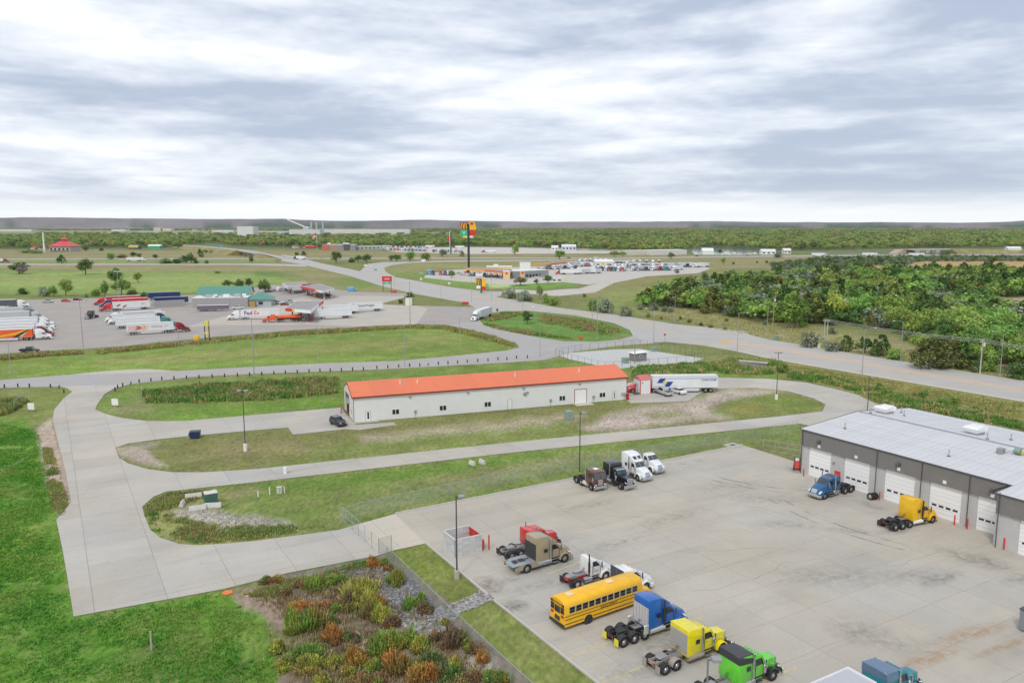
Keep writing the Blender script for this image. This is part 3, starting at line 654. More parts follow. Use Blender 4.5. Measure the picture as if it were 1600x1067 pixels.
def drum(px, py, c, lab, h=.95, r=.33):
    o = MB().cyl((0, 0, 0), (0, 0, h), r, n=14).cyl((0, 0, h * .33), (0, 0, h * .36), r * 1.05, n=14).cyl((0, 0, h * .66), (0, 0, h * .69), r * 1.05, n=14).build('drum', c, None, .015, True)
    o.location = P(px, py, .06); tag(o, lab, 'drum')
drum(752, 856, mat('orange_plastic', (.75, .12, .02), .5), 'orange red barrel beside the block enclosure', 1.1, .4); drum(743, 855, mat('blue_plastic', (.02, .11, .30), .5), 'blue drum between the block wall and the orange barrel')

# ---- orange roofed warehouse
B0 = P(553, 660); OR_ = mat('orange_metal_roof', (.74, .19, .085), .5, var=.05, vscale=.3, wave=('X', 1.2, .03), objvar=.03)
SID = mat('pale_grey_siding', (.77, .775, .77), .55, var=.03, vscale=.5, wave=('X', 1.6, .03)); RTRIM = mat('dark_red_trim', (.24, .03, .03), .5)
wh = empty('warehouse', B0, az_rot(69.7), 'long low pale grey warehouse under a bright orange metal roof', 'warehouse')
WL, WD, WE, WR = 62.9, 12.2, 5.35, 7.25
def shell_front(par):
    MB().box(0, WL, 0, .2, 0, WE).build('front_wall', SID, par); MB().box(0, WL, WD - .2, WD, 0, WE).build('back_wall', SID, par)
    SG = mat('gable_siding', (.72, .71, .66), .55, var=.03, wave=('Y', 1.6, .03))
    # left gable with the open doorway between y=6.0 and 10.2
    g1 = MB().box(0, .2, .2, 6.0, 0, WE).box(0, .2, 10.2, WD - .2, 0, WE).box(0, .2, 6.0, 10.2, 4.4, WE)
    g1.add([(0, 0, WE), (0, WD, WE), (0, WD / 2, WR), (.2, 0, WE), (.2, WD, WE), (.2, WD / 2, WR)], [(0, 1, 2), (5, 4, 3)])
    g1.build('gable_wall', SG, par)
    g2 = MB().box(WL - .2, WL, .2, WD - .2, 0, WE); g2.add([(WL - .2, 0, WE), (WL - .2, WD, WE), (WL - .2, WD / 2, WR), (WL, 0, WE), (WL, WD, WE), (WL, WD / 2, WR)], [(0, 1, 2), (5, 4, 3)]); g2.build('gable_wall', SG, par)
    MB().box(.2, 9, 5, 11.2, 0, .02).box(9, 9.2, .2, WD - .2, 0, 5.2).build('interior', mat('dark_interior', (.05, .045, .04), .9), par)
    f = MB().box(-.06, 0, 5.85, 6.0, 0, 4.5).box(-.06, 0, 10.2, 10.35, 0, 4.5).box(-.06, 0, 5.85, 10.35, 4.4, 4.55).build('door_frame', RTRIM, par)
    MB().box(.02, .12, 6.02, 10.18, 3.3, 4.38).build('raised_door', mat('brown_door', (.17, .09, .07), .6), f)
shell_front(wh)
r_ = .34
for sgn, nm in ((0, 'roof_slope'), (1, 'roof_slope')):
    n = 14; dx = (WL + .6) / n
    y0, y1 = (-.35, WD / 2) if sgn == 0 else (WD / 2, WD + .35)
    z0, z1 = (WE - .06, WR + .08) if sgn == 0 else (WR + .08, WE - .06)
    me = MB().add([(0, y0, z0), (dx - .01, y0, z0), (dx - .01, y1, z1), (0, y1, z1), (0, y0, z0 - .08), (dx - .01, y0, z0 - .08), (dx - .01, y1, z1 - .08), (0, y1, z1 - .08)],
                  [(0, 1, 2, 3), (7, 6, 5, 4), (0, 4, 5, 1), (1, 5, 6, 2), (2, 6, 7, 3), (3, 7, 4, 0)]).mesh('roof_panel')
    for k in range(n): o = link('roof_panel', me, OR_, wh); o.location.x = -.3 + k * dx
MB().box(-.36, WL + .36, -.4, -.34, WE - .3, WE - .02).box(-.03, .06, -.04, .02, 0, WE - .2).box(WL - .05, WL + .03, -.04, .02, 0, WE - .2).build('eave_trim', RTRIM, wh)
MB().add([(-.38, -.4, WE - .3), (-.38, WD / 2, WR - .14), (-.38, WD / 2, WR + .12), (-.38, -.4, WE - .04), (-.3, -.4, WE - .3), (-.3, WD / 2, WR - .14), (-.3, WD / 2, WR + .12), (-.3, -.4, WE - .04)], [(0, 1, 2, 3), (7, 6, 5, 4), (0, 4, 5, 1), (3, 2, 6, 7)]).build('rake_trim', RTRIM, wh)
def wx(px):    # photo column on the base line -> local x
    y = 660 - (px - 553) * .0847; d = P(px, y) - B0; return d.dot(azv(69.7))
def win(a, b, z0, z1, par=wh):
    x0, x1 = wx(a), wx(b); f = MB().box(x0, x1, -.05, -.002, z0, z1).build('window', WHITE, par)
    m = (x0 + x1) / 2
    for p, q in ((x0 + .06, m - .06), (m + .06, x1 - .06)): MB().box(p, q, -.07, -.051, z0 + .06, z1 - .06).build('pane', GLASS, f)
for a, b in ((612.8, 624), (686.8, 697.5), (756.8, 767.2), (873.6, 883), (936.4, 945.6)): win(a, b, 1.0, 2.1)
def pdoor(a, b, dark):
    x0, x1 = wx(a), wx(b); d = MB().box(x0, x1, -.05, -.002, .05, 2.2).build('personnel_door', WHITE, wh); MB().box(x0 - .06, x0, -.06, -.002, 0, 2.26).box(x1, x1 + .06, -.06, -.002, 0, 2.26).box(x0, x1, -.06, -.002, 2.2, 2.26).build('door_frame', STEEL, d)
    if dark: MB().box(x0 + .28, x1 - .28, -.07, -.051, .5, 1.95).build('door_glass', GLASS, d)
pdoor(572, 579, 1); pdoor(793.5, 799.5, 0); pdoor(957.5, 962, 1)
x0, x1 = wx(898), wx(916); d = MB().box(x0, x1, -.04, -.002, 0.02, 3.2).build('overhead_door', WHITE, wh)
MB().box(x0 - .12, x0, -.07, -.002, 0, 3.3).box(x1, x1 + .12, -.07, -.002, 0, 3.3).box(x0 - .12, x1 + .12, -.07, -.002, 3.2, 3.32).build('door_frame', RTRIM, d)
for k in range(4): MB().box(x0 + .05, x1 - .05, -.055, -.041, .06 + k * .8, .06 + k * .8 + .74).build('door_section', DOORW, d)
for px in (641, 731, 905, 818):
    x = wx(px); MB().box(x - .2, x + .2, -.3, -.002, 4.35, 4.6).build('wall_light', STEEL, wh)
for px in (649, 860, 927, 975): x = wx(px); MB().box(x - .25, x + .25, -.22, -.002, 1.0, 1.6).cyl((x, -.1, 0), (x, -.1, 1), .04, n=6).build('meter_box', GALV, wh)
x = wx(820); MB().cyl((x, -.25, 3.2), (x, -.002, 3.2), .4, n=12).box(x + .5, x + .8, -.3, -.002, 3.4, 3.7).build('wall_fan', STEEL, wh)
MB().box(wx(970), wx(977), -.02, -.001, .8, 1.7).build('wall_sign', mat('faded_sign', (.45, .46, .46)), wh)
for px, y in ((632, 3.6), (659, 3.4), (813, 3.4), (914, 3.4)):
    x = wx(px); z = WE + (WR - WE) * (y / 6.1); b = MB().cyl((x, y, z - .1), (x, y, z + 1.0), .1, n=8).build('vent_pipe', WHITE, wh); MB().cyl((x, y, z - .05), (x, y, z + .1), .25, .15, n=8).build('flashing', STEEL, b)
MB().box(-.03, 0, 2.6, 3.3, 1.2, 2.2).build('gable_window', mat('grey_green_pane', (.25, .30, .28), .3), wh)
MB().box(-.55, -.02, 5.1, 5.8, 2.9, 3.9).build('awning', GALV, wh); 
MB().box(x0 - .5, x1 + .9, -2.4, -.02, 0, .08).build('door_slab', APRON, wh)
MB().box(wx(571) - 3.2, wx(590), -1.1, -.02, 0, .08).build('door_step', CONC, wh)
# things before the open gable
q = empty('red_jack_stand', P(536.5, 644, .07), az_rot(69.7), 'red shop press standing in the open warehouse doorway', 'press')
MB().box(-.5, -.4, -.4, -.3, 0, 2).box(-.5, -.4, .3, .4, 0, 2).box(-.5, -.4, -.4, .4, 1.9, 2.05).build('frame', RED, q); MB().box(-.6, -.3, -.5, .5, 0, .1).build('foot', RED, q); MB().box(-.5, -.4, -.1, .1, 1.2, 1.9).build('jack', STEEL, q)
q = empty('red_tool_cart', P(981, 624, .07), az_rot(69.7), 'red cylinder cart at the right end of the orange roofed warehouse', 'cart')
MB().cyl((0, .2, .1), (0, .2, 1.5), .16).cyl((0, -.2, .1), (0, -.2, 1.5), .16).build('cylinders_pair', RED, q); MB().box(-.3, .3, -.45, .45, 0, .12).box(-.3, -.2, -.45, .45, .1, 1.2).build('cart_frame', RTRIM, q)

# ---- small red trimmed scale house
sp = P(1000.5, 617); sh = empty('scale_house', sp, az_rot(69.7), 'tiny white shed with red trim and a faded red roof between warehouse and trailer', 'shed')
SX, SY, SZ = 2.75, 3.6, 3.6
MB().box(0, SX, 0, SY, .1, SZ).build('wall', mat('white_siding', (.74, .75, .76), .5, var=.03), sh)
for x in (0, SX): MB().box(x - .08, x + .08, -.05, .05, .1, SZ).build('corner_trim', RED, sh)
MB().box(-.06, .02, SY - .1, SY + .02, .1, SZ).build('corner_trim', RED, sh)
MB().add([(-.15, -.15, SZ), (SX + .15, -.15, SZ), (SX + .15, SY + .15, SZ), (-.15, SY + .15, SZ), (-.15, SY / 2, SZ + .9), (SX + .15, SY / 2, SZ + .9)], [(0, 1, 5, 4), (3, 4, 5, 2), (0, 4, 3), (1, 2, 5), (0, 3, 2, 1)]).build('roof', mat('faded_red_roof', (.58, .16, .15), .6, var=.1), sh)
MB().box(-.05, -.002, 1.0, 1.9, .5, 2.5).build('door', mat('grey_door', (.55, .57, .57), .5), sh)
MB().box(.35, .65, -.03, -.002, 2.7, 3.0).build('sign_plate', RED, sh)
s_ = MB().box(-1.1, -.1, .2, 1.1, .4, .5).box(-1.4, -1.1, .2, 1.1, .2, .3).tube([(-.1, .2, 1.4), (-1.1, .2, 1.4), (-1.8, .2, .9)], .03).tube([(-1.8, .2, 0), (-1.8, .2, .9)], .03).tube([(-1.1, .2, 0), (-1.1, .2, 1.4)], .03).build('steps', DARK, sh)

# ---- lift station shed in the gravel compound
sp = P(985, 567); sh = empty('utility_shed', sp, az_rot(66), 'small grey block utility shed with a white roof inside the gravel compound', 'shed')
sh.location = P(991, 565.5); 
MB().box(0, 4.3, 0, 2.8, 0, 2.4).build('wall', mat('grey_block_wall', (.21, .21, .205), .9, var=.15, vscale=2), sh); MB().prof([(-.4, 2.4, 1.8), (-.4, 2.5, 1.8), (4.7, 2.75, 1.8), (4.7, 2.6, 1.8)]).build('roof', WHITE, sh).location.y = 1.4
f = MB().box(1.9, 2.7, -.04, 0, 1.1, 1.9).build('window', WHITE, sh); MB().box(2.0, 2.6, -.06, -.041, 1.2, 1.8).build('pane', GLASS, f)
def cabinet(px, py, w_, d_, h_, m, lab, az=60, cat='utility box', name='transformer_box', top=None):
    o = empty(name, P(px, py), az_rot(az), lab, cat)
    MB().box(-w_ / 2, w_ / 2, 0, d_, 0, h_).build('cabinet', m, o, .03); MB().box(-w_ / 2 - .04, w_ / 2 + .04, -.04, d_ + .04, h_, h_ + .06).build('lid', top or m, o)
    MB().box(-.02, .02, -.015, 0, .15, h_ - .1).box(w_ * .2, w_ * .2 + .06, -.04, 0, h_ * .5, h_ * .65).build('door_seam', DARK, o)
    return o
GE = mat('green_grey_enamel', (.22, .33, .25), .5); GREENB = mat('utility_green', (.05, .14, .105), .5, var=.1)
cabinet(979.5, 568, 1.7, 1.5, 1.6, GE, 'grey green electrical cabinet left of the grey utility shed'); cabinet(1024.5, 549.5, 1.9, 1.5, 1.4, GE, 'grey green electrical cabinet right of the grey utility shed')
cabinet(890.5, 656.5, 1.5, 1.5, 1.75, mat('sage_enamel', (.26, .33, .29), .5), 'sage green transformer on the dirt below the warehouse', 75)
cabinet(331, 789, 1.75, 1.5, 1.7, GREENB, 'green transformer with a rusty white lid between concrete barriers', 62, top=mat('rusty_white_lid', (.62, .60, .56), .6, var=.35, vscale=2.5))
cabinet(1215, 531, 1.3, 1.3, 1.3, GE, 'green cabinet near the siren pole beyond the highway'); cabinet(1282, 545, 1.0, .8, 1.4, mat('pale_green_enamel', (.52, .60, .50), .5), 'pale green cabinet at the foot of the double utility pole')
cabinet(437, 771.5, .7, .4, 1.0, mat('pale_cabinet', (.60, .60, .55), .5), 'small pale telecom cabinet in the grass by the orange stake', 62, name='telecom_box')
dmp = empty('dumpster', P(305, 684), az_rot(80), 'small dark blue dumpster on the verge beside the lane', 'dumpster')
NAVY = mat('navy_paint', (.012, .035, .10), .5); MB().prof([(-.85, .15, .7), (-.95, 1.2, .75), (.95, 1.4, .75), (.85, .15, .7)]).build('bin', NAVY, dmp, .03); MB().box(-.95, .95, -.78, .78, 1.3, 1.36).build('lid', mat('dark_lid', (.03, .05, .07), .5), dmp); MB().box(-1.1, -.95, -.85, .85, .7, .85).build('lift_pocket', NAVY, dmp)
# barriers
BAR = mat('weathered_concrete', (.56, .55, .51), .9, var=.15, vscale=2)
bme = MB().prism([(-.3, 0), (-.3, .25), (-.13, .75), (.13, .75), (.3, .25), (.3, 0)], -1.15, 1.15).mesh('barrier', .03)
for px, py, az, lab in ((302.5, 778, 65, 'concrete barrier behind and left of the green transformer'), (285, 790, -8, 'short concrete barrier standing alone left of the green transformer'), (309, 797, 62, 'concrete barrier at the front left of the green transformer'), (333, 793, 80, 'concrete barrier against the front right of the green transformer'),
                        (738, 726.5, -35, 'left of two short concrete barriers on the grass below the lane'), (753.5, 724.5, -35, 'right of two short concrete barriers on the grass below the lane')):
    o = link('concrete_barrier', bme, BAR); o.location = P(px, py); o.rotation_euler.z = az_rot(az) - R(90); tag(o, lab, 'barrier')
    if az < 0: o.scale.y = .62
def post(px, py, h, r, m, lab, name='marker_post', cat='post', tilt=0, grp=None):
    o = MB().cyl((0, 0, 0), (math.sin(tilt) * h, 0, h), r, n=8).cyl((math.sin(tilt) * h, 0, h), (math.sin(tilt) * h, 0, h + r * .3), r * .9, r * .4, n=8).build(name, m); o.location = P(px, py); tag(o, lab, cat, grp); return o
post(403.5, 776, .95, .09, WHITE, 'leftmost white utility marker in the grass'); post(421.5, 772.5, 1.15, .09, WHITE, 'white utility marker between the short marker and the telecom cabinet')
post(444.5, 770, 1.0, .07, WHITE, 'white marker touching the orange stake'); post(446.5, 773, 2.1, .035, mat('orange_stake', (.6, .2, .05), .7), 'thin orange stake behind the telecom cabinet', 'stake', 'stake')
post(446, 740, 1.05, .3, WHITE, 'stubby white post on the edge of the lower lane', 'white_bollard', 'bollard'); post(237, 1015, 1.9, .1, mat('grey_wood', (.42, .38, .30), .9), 'lone weathered wooden post in the lush grass', 'wooden_post', 'post')
for px, py, lab in ((49, 643, 'blank white sign panel left of the road junction'), (180, 636, 'blank white sign panel on the grass right of the road junction')):
    o = empty('sign_panel', P(px, py), az_rot(100), lab, 'sign'); MB().box(-.8, .8, -.03, .03, .45, 1.9).build('panel', WHITE, o); MB().box(-.7, -.62, .03, .08, 0, 1.8).box(.62, .7, .03, .08, 0, 1.8).build('stand', DARK, o)
cn = MB().slab([(-.6, -.3), (.1, -.6), (.6, -.1), (.3, .5), (-.4, .4)], 0, .12).build('orange_scrap', mat('orange_fabric', (.75, .20, .07), .8)); cn.location = P(356, 926); tag(cn, 'crumpled orange scrap lying in the grass by the pavement corner', 'scrap')
cn = MB().slab([(-.5, -.2), (.5, -.3), (.6, .1), (-.3, .3)], 0, .06).build('pink_board', mat('pink_board', (.68, .42, .33), .8)); cn.location = P(387, 930); tag(cn, 'faded pink board lying on the bare soil', 'scrap')
ds = empty('drain_inlet', P(1145, 696.5), az_rot(59.5), 'square concrete drain inlet at the far corner of the yard', 'drain')
MB().box(-1.3, 1.3, -1.2, 1.2, 0, .16).build('collar', CONC, ds); MB().box(-.55, .55, -.5, .5, .16, .18).build('grate', DARK, ds)
cl = MB().slab([(-4, -.9), (4, -1.3), (4, .6), (-4, 1.0)], 1.5, 1.75).build('culvert_slab', CONC); cl.location = P(1177, 574); cl.rotation_euler.z = R(-28); tag(cl, kind='structure')
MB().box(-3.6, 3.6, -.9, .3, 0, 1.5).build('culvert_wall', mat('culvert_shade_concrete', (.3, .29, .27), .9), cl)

# ---- fences
WIRE = mat('fence_wire', (.46, .50, .50), .5, .3)
def fence(name, pts, h, lab, step=3.0, mesh=True, px=True, cell=.11, ww=.013, rails=(1.0,), postr=.04, m=GALV):
    ps = [P(*p) if px else Vector(p) for p in pts]
    root = empty(name, ps[0], 0, lab, 'fence'); O = ps[0]
    for a, b in zip(ps, ps[1:]):
        L = (b - a).length; n = max(1, round(L / step)); st = L / n; ang = math.atan2((b - a).y, (b - a).x)
        pm = MB().cyl((0, 0, 0), (0, 0, h + .05), postr, n=6).mesh('post')
        rm = MB()
        for fr in rails: rm.cyl((0, 0, h * fr), (st, 0, h * fr), .025, n=5)
        rm = rm.mesh('rail')
        if mesh:
            mb = MB(); k = -h
            while k < st:
                for sgn in (1, -1):
                    # diagonal wire clipped to the panel
                    x0, z0, x1, z1 = (k, 0, k + h, h) if sgn == 1 else (k, h, k + h, 0)
                    t0 = max(0, -k / h); t1 = min(1, (st - k) / h)
                    if t1 - t0 > .01:
                        A = (x0 + (x1 - x0) * t0, z0 + (z1 - z0) * t0); B_ = (x0 + (x1 - x0) * t1, z0 + (z1 - z0) * t1)
                        o_ = ww * .7 * sgn
                        mb.add([(A[0], 0, A[1]), (B_[0], 0, B_[1]), (B_[0] - o_, 0.002 * sgn, B_[1] + ww * .7), (A[0] - o_, 0.002 * sgn, A[1] + ww * .7)], [(0, 1, 2, 3)])
                k += cell
            mm = mb.mesh('wire')
        for i in range(n):
            base = a + (b - a) * (i / n) - O
            for nm, me, mt in (('post', pm, m), ('rail', rm, m)) + ((('wire_panel', mm, WIRE),) if mesh else ()):
                o = link(nm, me, mt, root); o.location = base; o.rotation_euler.z = ang
        o = link('post', pm, m, root); o.location = b - O
    return root
fence('chain_link_fence', [(592, 866), (703, 978), (798, 1070), (900, 1165)], 2.1, 'chain link fence running down beside the rocky weeds to the bottom of the photo', cell=.10)
fence('chain_link_fence', [(541, 817), (560, 809), (800, 754), (976, 721), (1139, 693), (1246, 674)], 2.1, 'long chain link fence along the grass behind the yard', cell=.16, ww=.008)
fence('sliding_gate', [(541, 819), (592, 866)], 2.1, 'chain link rolling gate across the entrance lane', 2.2, cell=.2, ww=.006, rails=(.05, .5, 1.0))
fence('gate_stub_fence', [(531, 816), (541, 819)], 2.3, 'short stub of tall chain link fence at the left gate post', 1.2, cell=.10)
fence('gate_stub_fence', [(592, 866), (612, 860)], 2.0, 'short chain link stub between the gate and the mown strip', 1.7, cell=.12)
fence('side_gate', [(1192, 704), (1250, 714)], 2.1, 'see through pipe gate between the yard fence and the garage corner', 2.5, mesh=False, rails=(.1, .55, 1.0), postr=.05)
fence('compound_fence', [(868, 556), (908, 549), (1000, 541), (1045, 547), (1100, 560), (1085, 567), (985, 575), (945, 578), (893, 566), (868, 556)], 2.2, 'tall dark fence round the gravel utility compound', 3.2, cell=.35, ww=.006, m=DARK)
fence('ditch_fence', [(222, 612), (222, 628)], 1.6, 'short chain link fence at the left end of the reedy ditch', 1.5, cell=.12)
fence('ditch_fence', [(22, 637), (38, 624)], 1.6, 'short chain link fence over the culvert at the far left', 1.5, cell=.12)
# ---- bollards along the frontage road
BLW = mat('creosoted_wood', (.045, .035, .035), .9)
pm = MB().cyl((0, 0, 0), (0, 0, .95), .17, n=8).mesh('post', .02)
bl = [(7,606,0),(28,605,0),(46,605,0),(79,605.5,0),(91.5,606.5,1),(100,614,0),(180,611,0),(184,607,0),(192,604,0),(203.5,601,1),(217.5,598,0),(236,596,0),(253,594,0),(272,593,0),(291.5,592,0),(311,591,0),(331.5,590,0),(351,589,0),(371,588,0),(390,587,0),
      (409,586,0),(428,585,0),(446,584,0),(464.5,583,0),(483,582,0),(500,581,0),(516,580.5,0),(533.5,580,0),(551,579,0),(568,578.5,0),(589,576.5,0),(606,575.5,0),(623,574,0),(640,573,0),(656,572.5,0),(668,571.5,1),(685,570,0),(700,569,0),(715,568,0),(730,566.5,0),(746.5,565.5,0),(762.5,564.5,0),(778,562.5,0),(792,562.5,0),(807,560.5,0),(824,559.5,0)]
ONES = 'first second third fourth fifth sixth seventh eighth ninth tenth eleventh twelfth thirteenth fourteenth fifteenth sixteenth seventeenth eighteenth nineteenth'.split()
def ordw(i):
    if i <= 19: return ONES[i - 1]
    t_ = {2: 'twenty', 3: 'thirty', 4: 'forty'}[i // 10]; return ({2: 'twentieth', 3: 'thirtieth', 4: 'fortieth'}[i // 10]) if i % 10 == 0 else t_ + ' ' + ONES[i % 10 - 1]
for i, (px, py, t) in enumerate(bl):
    o = link('timber_bollard', pm, BLW); o.location = P(px, py)
    if t: o.rotation_euler.y = R(22); o.scale = (.8, .8, .9)
    tag(o, ('leaning' if t else 'upright') + ' dark timber bollard, %s from the left along the frontage road' % ordw(i + 1), 'bollard', 'timber bollards along the frontage road')

# ---- lamps and poles
POLEG = mat('pole_grey', (.40, .41, .42), .5, .4); BRONZE = mat('bronze_pole', (.075, .07, .075), .5); CAN = mat('lamp_lens', (.72, .74, .76), .4)
def cobra(px, yb, yt, side, lab, arm=2.4, m=POLEG):
    h = hgt(yb, yt); o = empty('street_lamp', P(px, yb), 0, lab, 'street lamp')
    r0 = .11 if h < 15 else .16
    MB().cyl((0, 0, 0), (0, 0, h), r0, r0 * .55, n=8).box(-.2, .2, -.2, .2, 0, .25).build('pole', m, o)
    s = side
    if s:
        MB().tube([(0, 0, h - .1), (s * arm * .35, 0, h + .25), (s * arm, 0, h + .3)], .045).build('arm', m, o)
        MB().box(min(s * arm, s * (arm + .75)), max(s * arm, s * (arm + .75)), -.16, .16, h + .2, h + .36).build('lamp_head', CAN, o, .04)
    return o
CB = [(843.5,557,497,-1,'curved arm street lamp on the grass island by the bollard road'),(925,505,462,0,'bare grey pole beyond the yellow centre line'),(933,529,479,1,'curved arm street lamp at the right end of the grass island'),(952,490,442,-1,'tall street lamp before the grey round bush beside the highway'),
 (1021,538,482,-1,'street lamp at the highway junction by the stop sign'),(1054,507,459,-1,'street lamp on the far highway verge in front of the cedars'),(1152,549,489,1,'street lamp left of the culvert on the near highway verge'),(1198,530,477,-1,'street lamp beside the siren pole'),
 (1347,586,513,1,'street lamp on the near highway verge above the garage roof'),(1407,564,502,-1,'street lamp on the far highway verge among the cedars'),(1562,590,518,-1,'rightmost street lamp, on the far verge of the highway'),
 (17,585,528,0,'thin grey pole beside the frontage road at the far left'),(281,567,512,-1,'street lamp on the mown field left of centre'),(397,585,497,-1,'street lamp rising over the frontage road bollards'),(497,562,506,-1,'street lamp on the mown field below the fuel canopy'),
 (632.5,572,508,0,'thin pole crossing the frontage road near the centre'),(718.5,552,495,0,'thin pole at the right end of the mown field'),(641,510,440,2,'high mast lot lamp with a ring of heads by the white tank'),(444.5,425,352,-1,'tall mast lamp on the ramp bank behind the fuel canopies'),
 (689,464,428,-1,'lamp on the near kerb of the highway, left of the truck'),(737,472,428,0,'thin pole on the near highway kerb by the driveway'),(616,447,404,-1,'pole beyond the highway right of the red sign'),(817,485,450,-1,'street lamp on the far kerb before the grey bushes'),(844,475,438,-1,'street lamp among the willows on the far kerb'),
 (130,543,470,2,'tall lot lamp between the rows of parked trucks'),(187,482,424,2,'twin headed lot lamp behind the middle row of trucks'),(904,401,352,0,'very tall mast behind the right fuel station'),(563,391,358,0,'bare mast by the truck park'),(658,433,405,-1,'lamp by the ramp sign'),(330,386,362,-1,'lamp post by the overpass'),(768,470,430,-1,'lamp beside the driveway of the right station'),(280,510,500,0,'stub pole near the maroon tractor')]
for c in CB[:-1]:
    o = cobra(c[0], c[1], c[2], c[3] if c[3] != 2 else 0, c[4])
    if c[3] == 2:
        h = hgt(c[1], c[2])
        MB().box(-1.3, 1.3, -.05, .05, h - .1, h).build('crossbar', POLEG, o)
        for x in (-1.3, -.45, .45, 1.3): MB().box(x - .25, x + .25, -.35, .1, h - .05, h + .25).build('lamp_head', CAN, o, .03)
def shoebox(px, yb, yt, heads, lab, base=.9, m=BRONZE, wb=None):
    h = hgt(yb, yt); o = empty('lot_lamp', P(px, yb), 0, lab, 'lamp post')
    MB().cyl((0, 0, base), (0, 0, h), .10, .07, n=8).build('pole', m, o)
    if base > .3: MB().cyl((0, 0, -.2), (0, 0, base), .33, n=16).build('footing', wb or CONC, o, .03)
    for s in heads:
        MB().box(min(0, s * .3), max(0, s * .3), -.04, .04, h - .15, h - .05).build('bracket', m, o); MB().box(min(s * .25, s * .95), max(s * .25, s * .95), -.3, .3, h - .18, h + .08).build('lamp_head', mat('grey_lamp_head', (.30, .30, .31), .45), o, .03)
    return o
shoebox(714, 903, 768, (1,), 'dark lot lamp on a concrete footing beside the block enclosure', 1.0); shoebox(383.5, 704, 607, (-1, 1), 'double headed lot lamp on a white footing left of the warehouse', 1.3, wb=WHITE)
shoebox(905.5, 739, 641, (1,), 'tall lot lamp rising behind the brown cabover', .3, POLEG and BRONZE); shoebox(1213, 624, 549, (-1, 1), 'double headed lot lamp on a white footing in the turning loop', 1.2, wb=WHITE)
shoebox(1355, 645, 588, (1,), 'dark lot lamp just left of the garage roof ridge', .3); shoebox(1099, 1223, 1012, (1,), 'grey lot lamp in front of the green tractor at the bottom of the photo', 1.0, mat('mid_grey_pole', (.22, .21, .23), .5))
WOOD = mat('utility_wood', (.33, .27, .20), .9, var=.15)
def upole(px, yb, yt, lab, double=False, can=True, m=WOOD):
    h = hgt(yb, yt); o = empty('utility_pole', P(px, yb), R(-20), lab, 'utility pole')
    MB().cyl((0, 0, 0), (0, 0, h), .16, .1, n=8).build('pole', m, o)
    if double: MB().cyl((.9, 0, 0), (.9, 0, h), .16, .1, n=8).build('pole', m, o)
    MB().box(-.6, 1.6 if double else .6, -.06, .06, h - .7, h - .55).box(-.6, 1.6 if double else .6, -.06, .06, h - .2, h - .05).build('crossarm', m, o)
    if can: MB().cyl((.4, -.3, h - 1.9), (.4, -.3, h - .9), .28, n=10).build('transformer_can', mat('can_grey', (.6, .62, .62), .4), o)
    return o, h
p1, h1 = upole(1287, 541, 498, 'double wooden utility pole with crossarms beside the highway', True, False, mat('pale_pole', (.5, .49, .46), .8)); p2, h2 = upole(1531, 585, 529, 'utility pole with a transformer can near the right edge', m=mat('pale_pole', (.5, .49, .46), .8))
upole(1207, 522, 462, 'tall wooden siren pole with a white siren on top', can=True); upole(1020 - 2, 575 - 6, 536, 'wooden pole right beside the grey utility shed', can=False) if 0 else None
w_ = post(991.5, 569, hgt(569, 536), .13, WOOD, 'brown wooden pole rising in front of the utility shed', 'utility_pole', 'pole')
def sag(a, b, s, n=10): return [a.lerp(b, i / n) - Vector((0, 0, s * 4 * (i / n) * (1 - i / n))) for i in range(n + 1)]
pw = MB(); A_ = P(1287, 541) + Vector((.4, 0, h1 - .3)); B_ = P(1531, 585) + Vector((0, 0, h2 - .3)); C_ = B_ + (B_ - A_) * .8
for dz in (0, -.45, .3): 
    for a_, b_ in ((A_, B_), (B_, C_)): pw.tube(sag(a_ + Vector((0, 0, dz)), b_ + Vector((0, 0, dz)), .6), .045, 4)
o = pw.build('power_line', mat('cable', (.42, .44, .42), .6)); tag(o, 'overhead power lines slung between the poles right of the highway', 'power line')
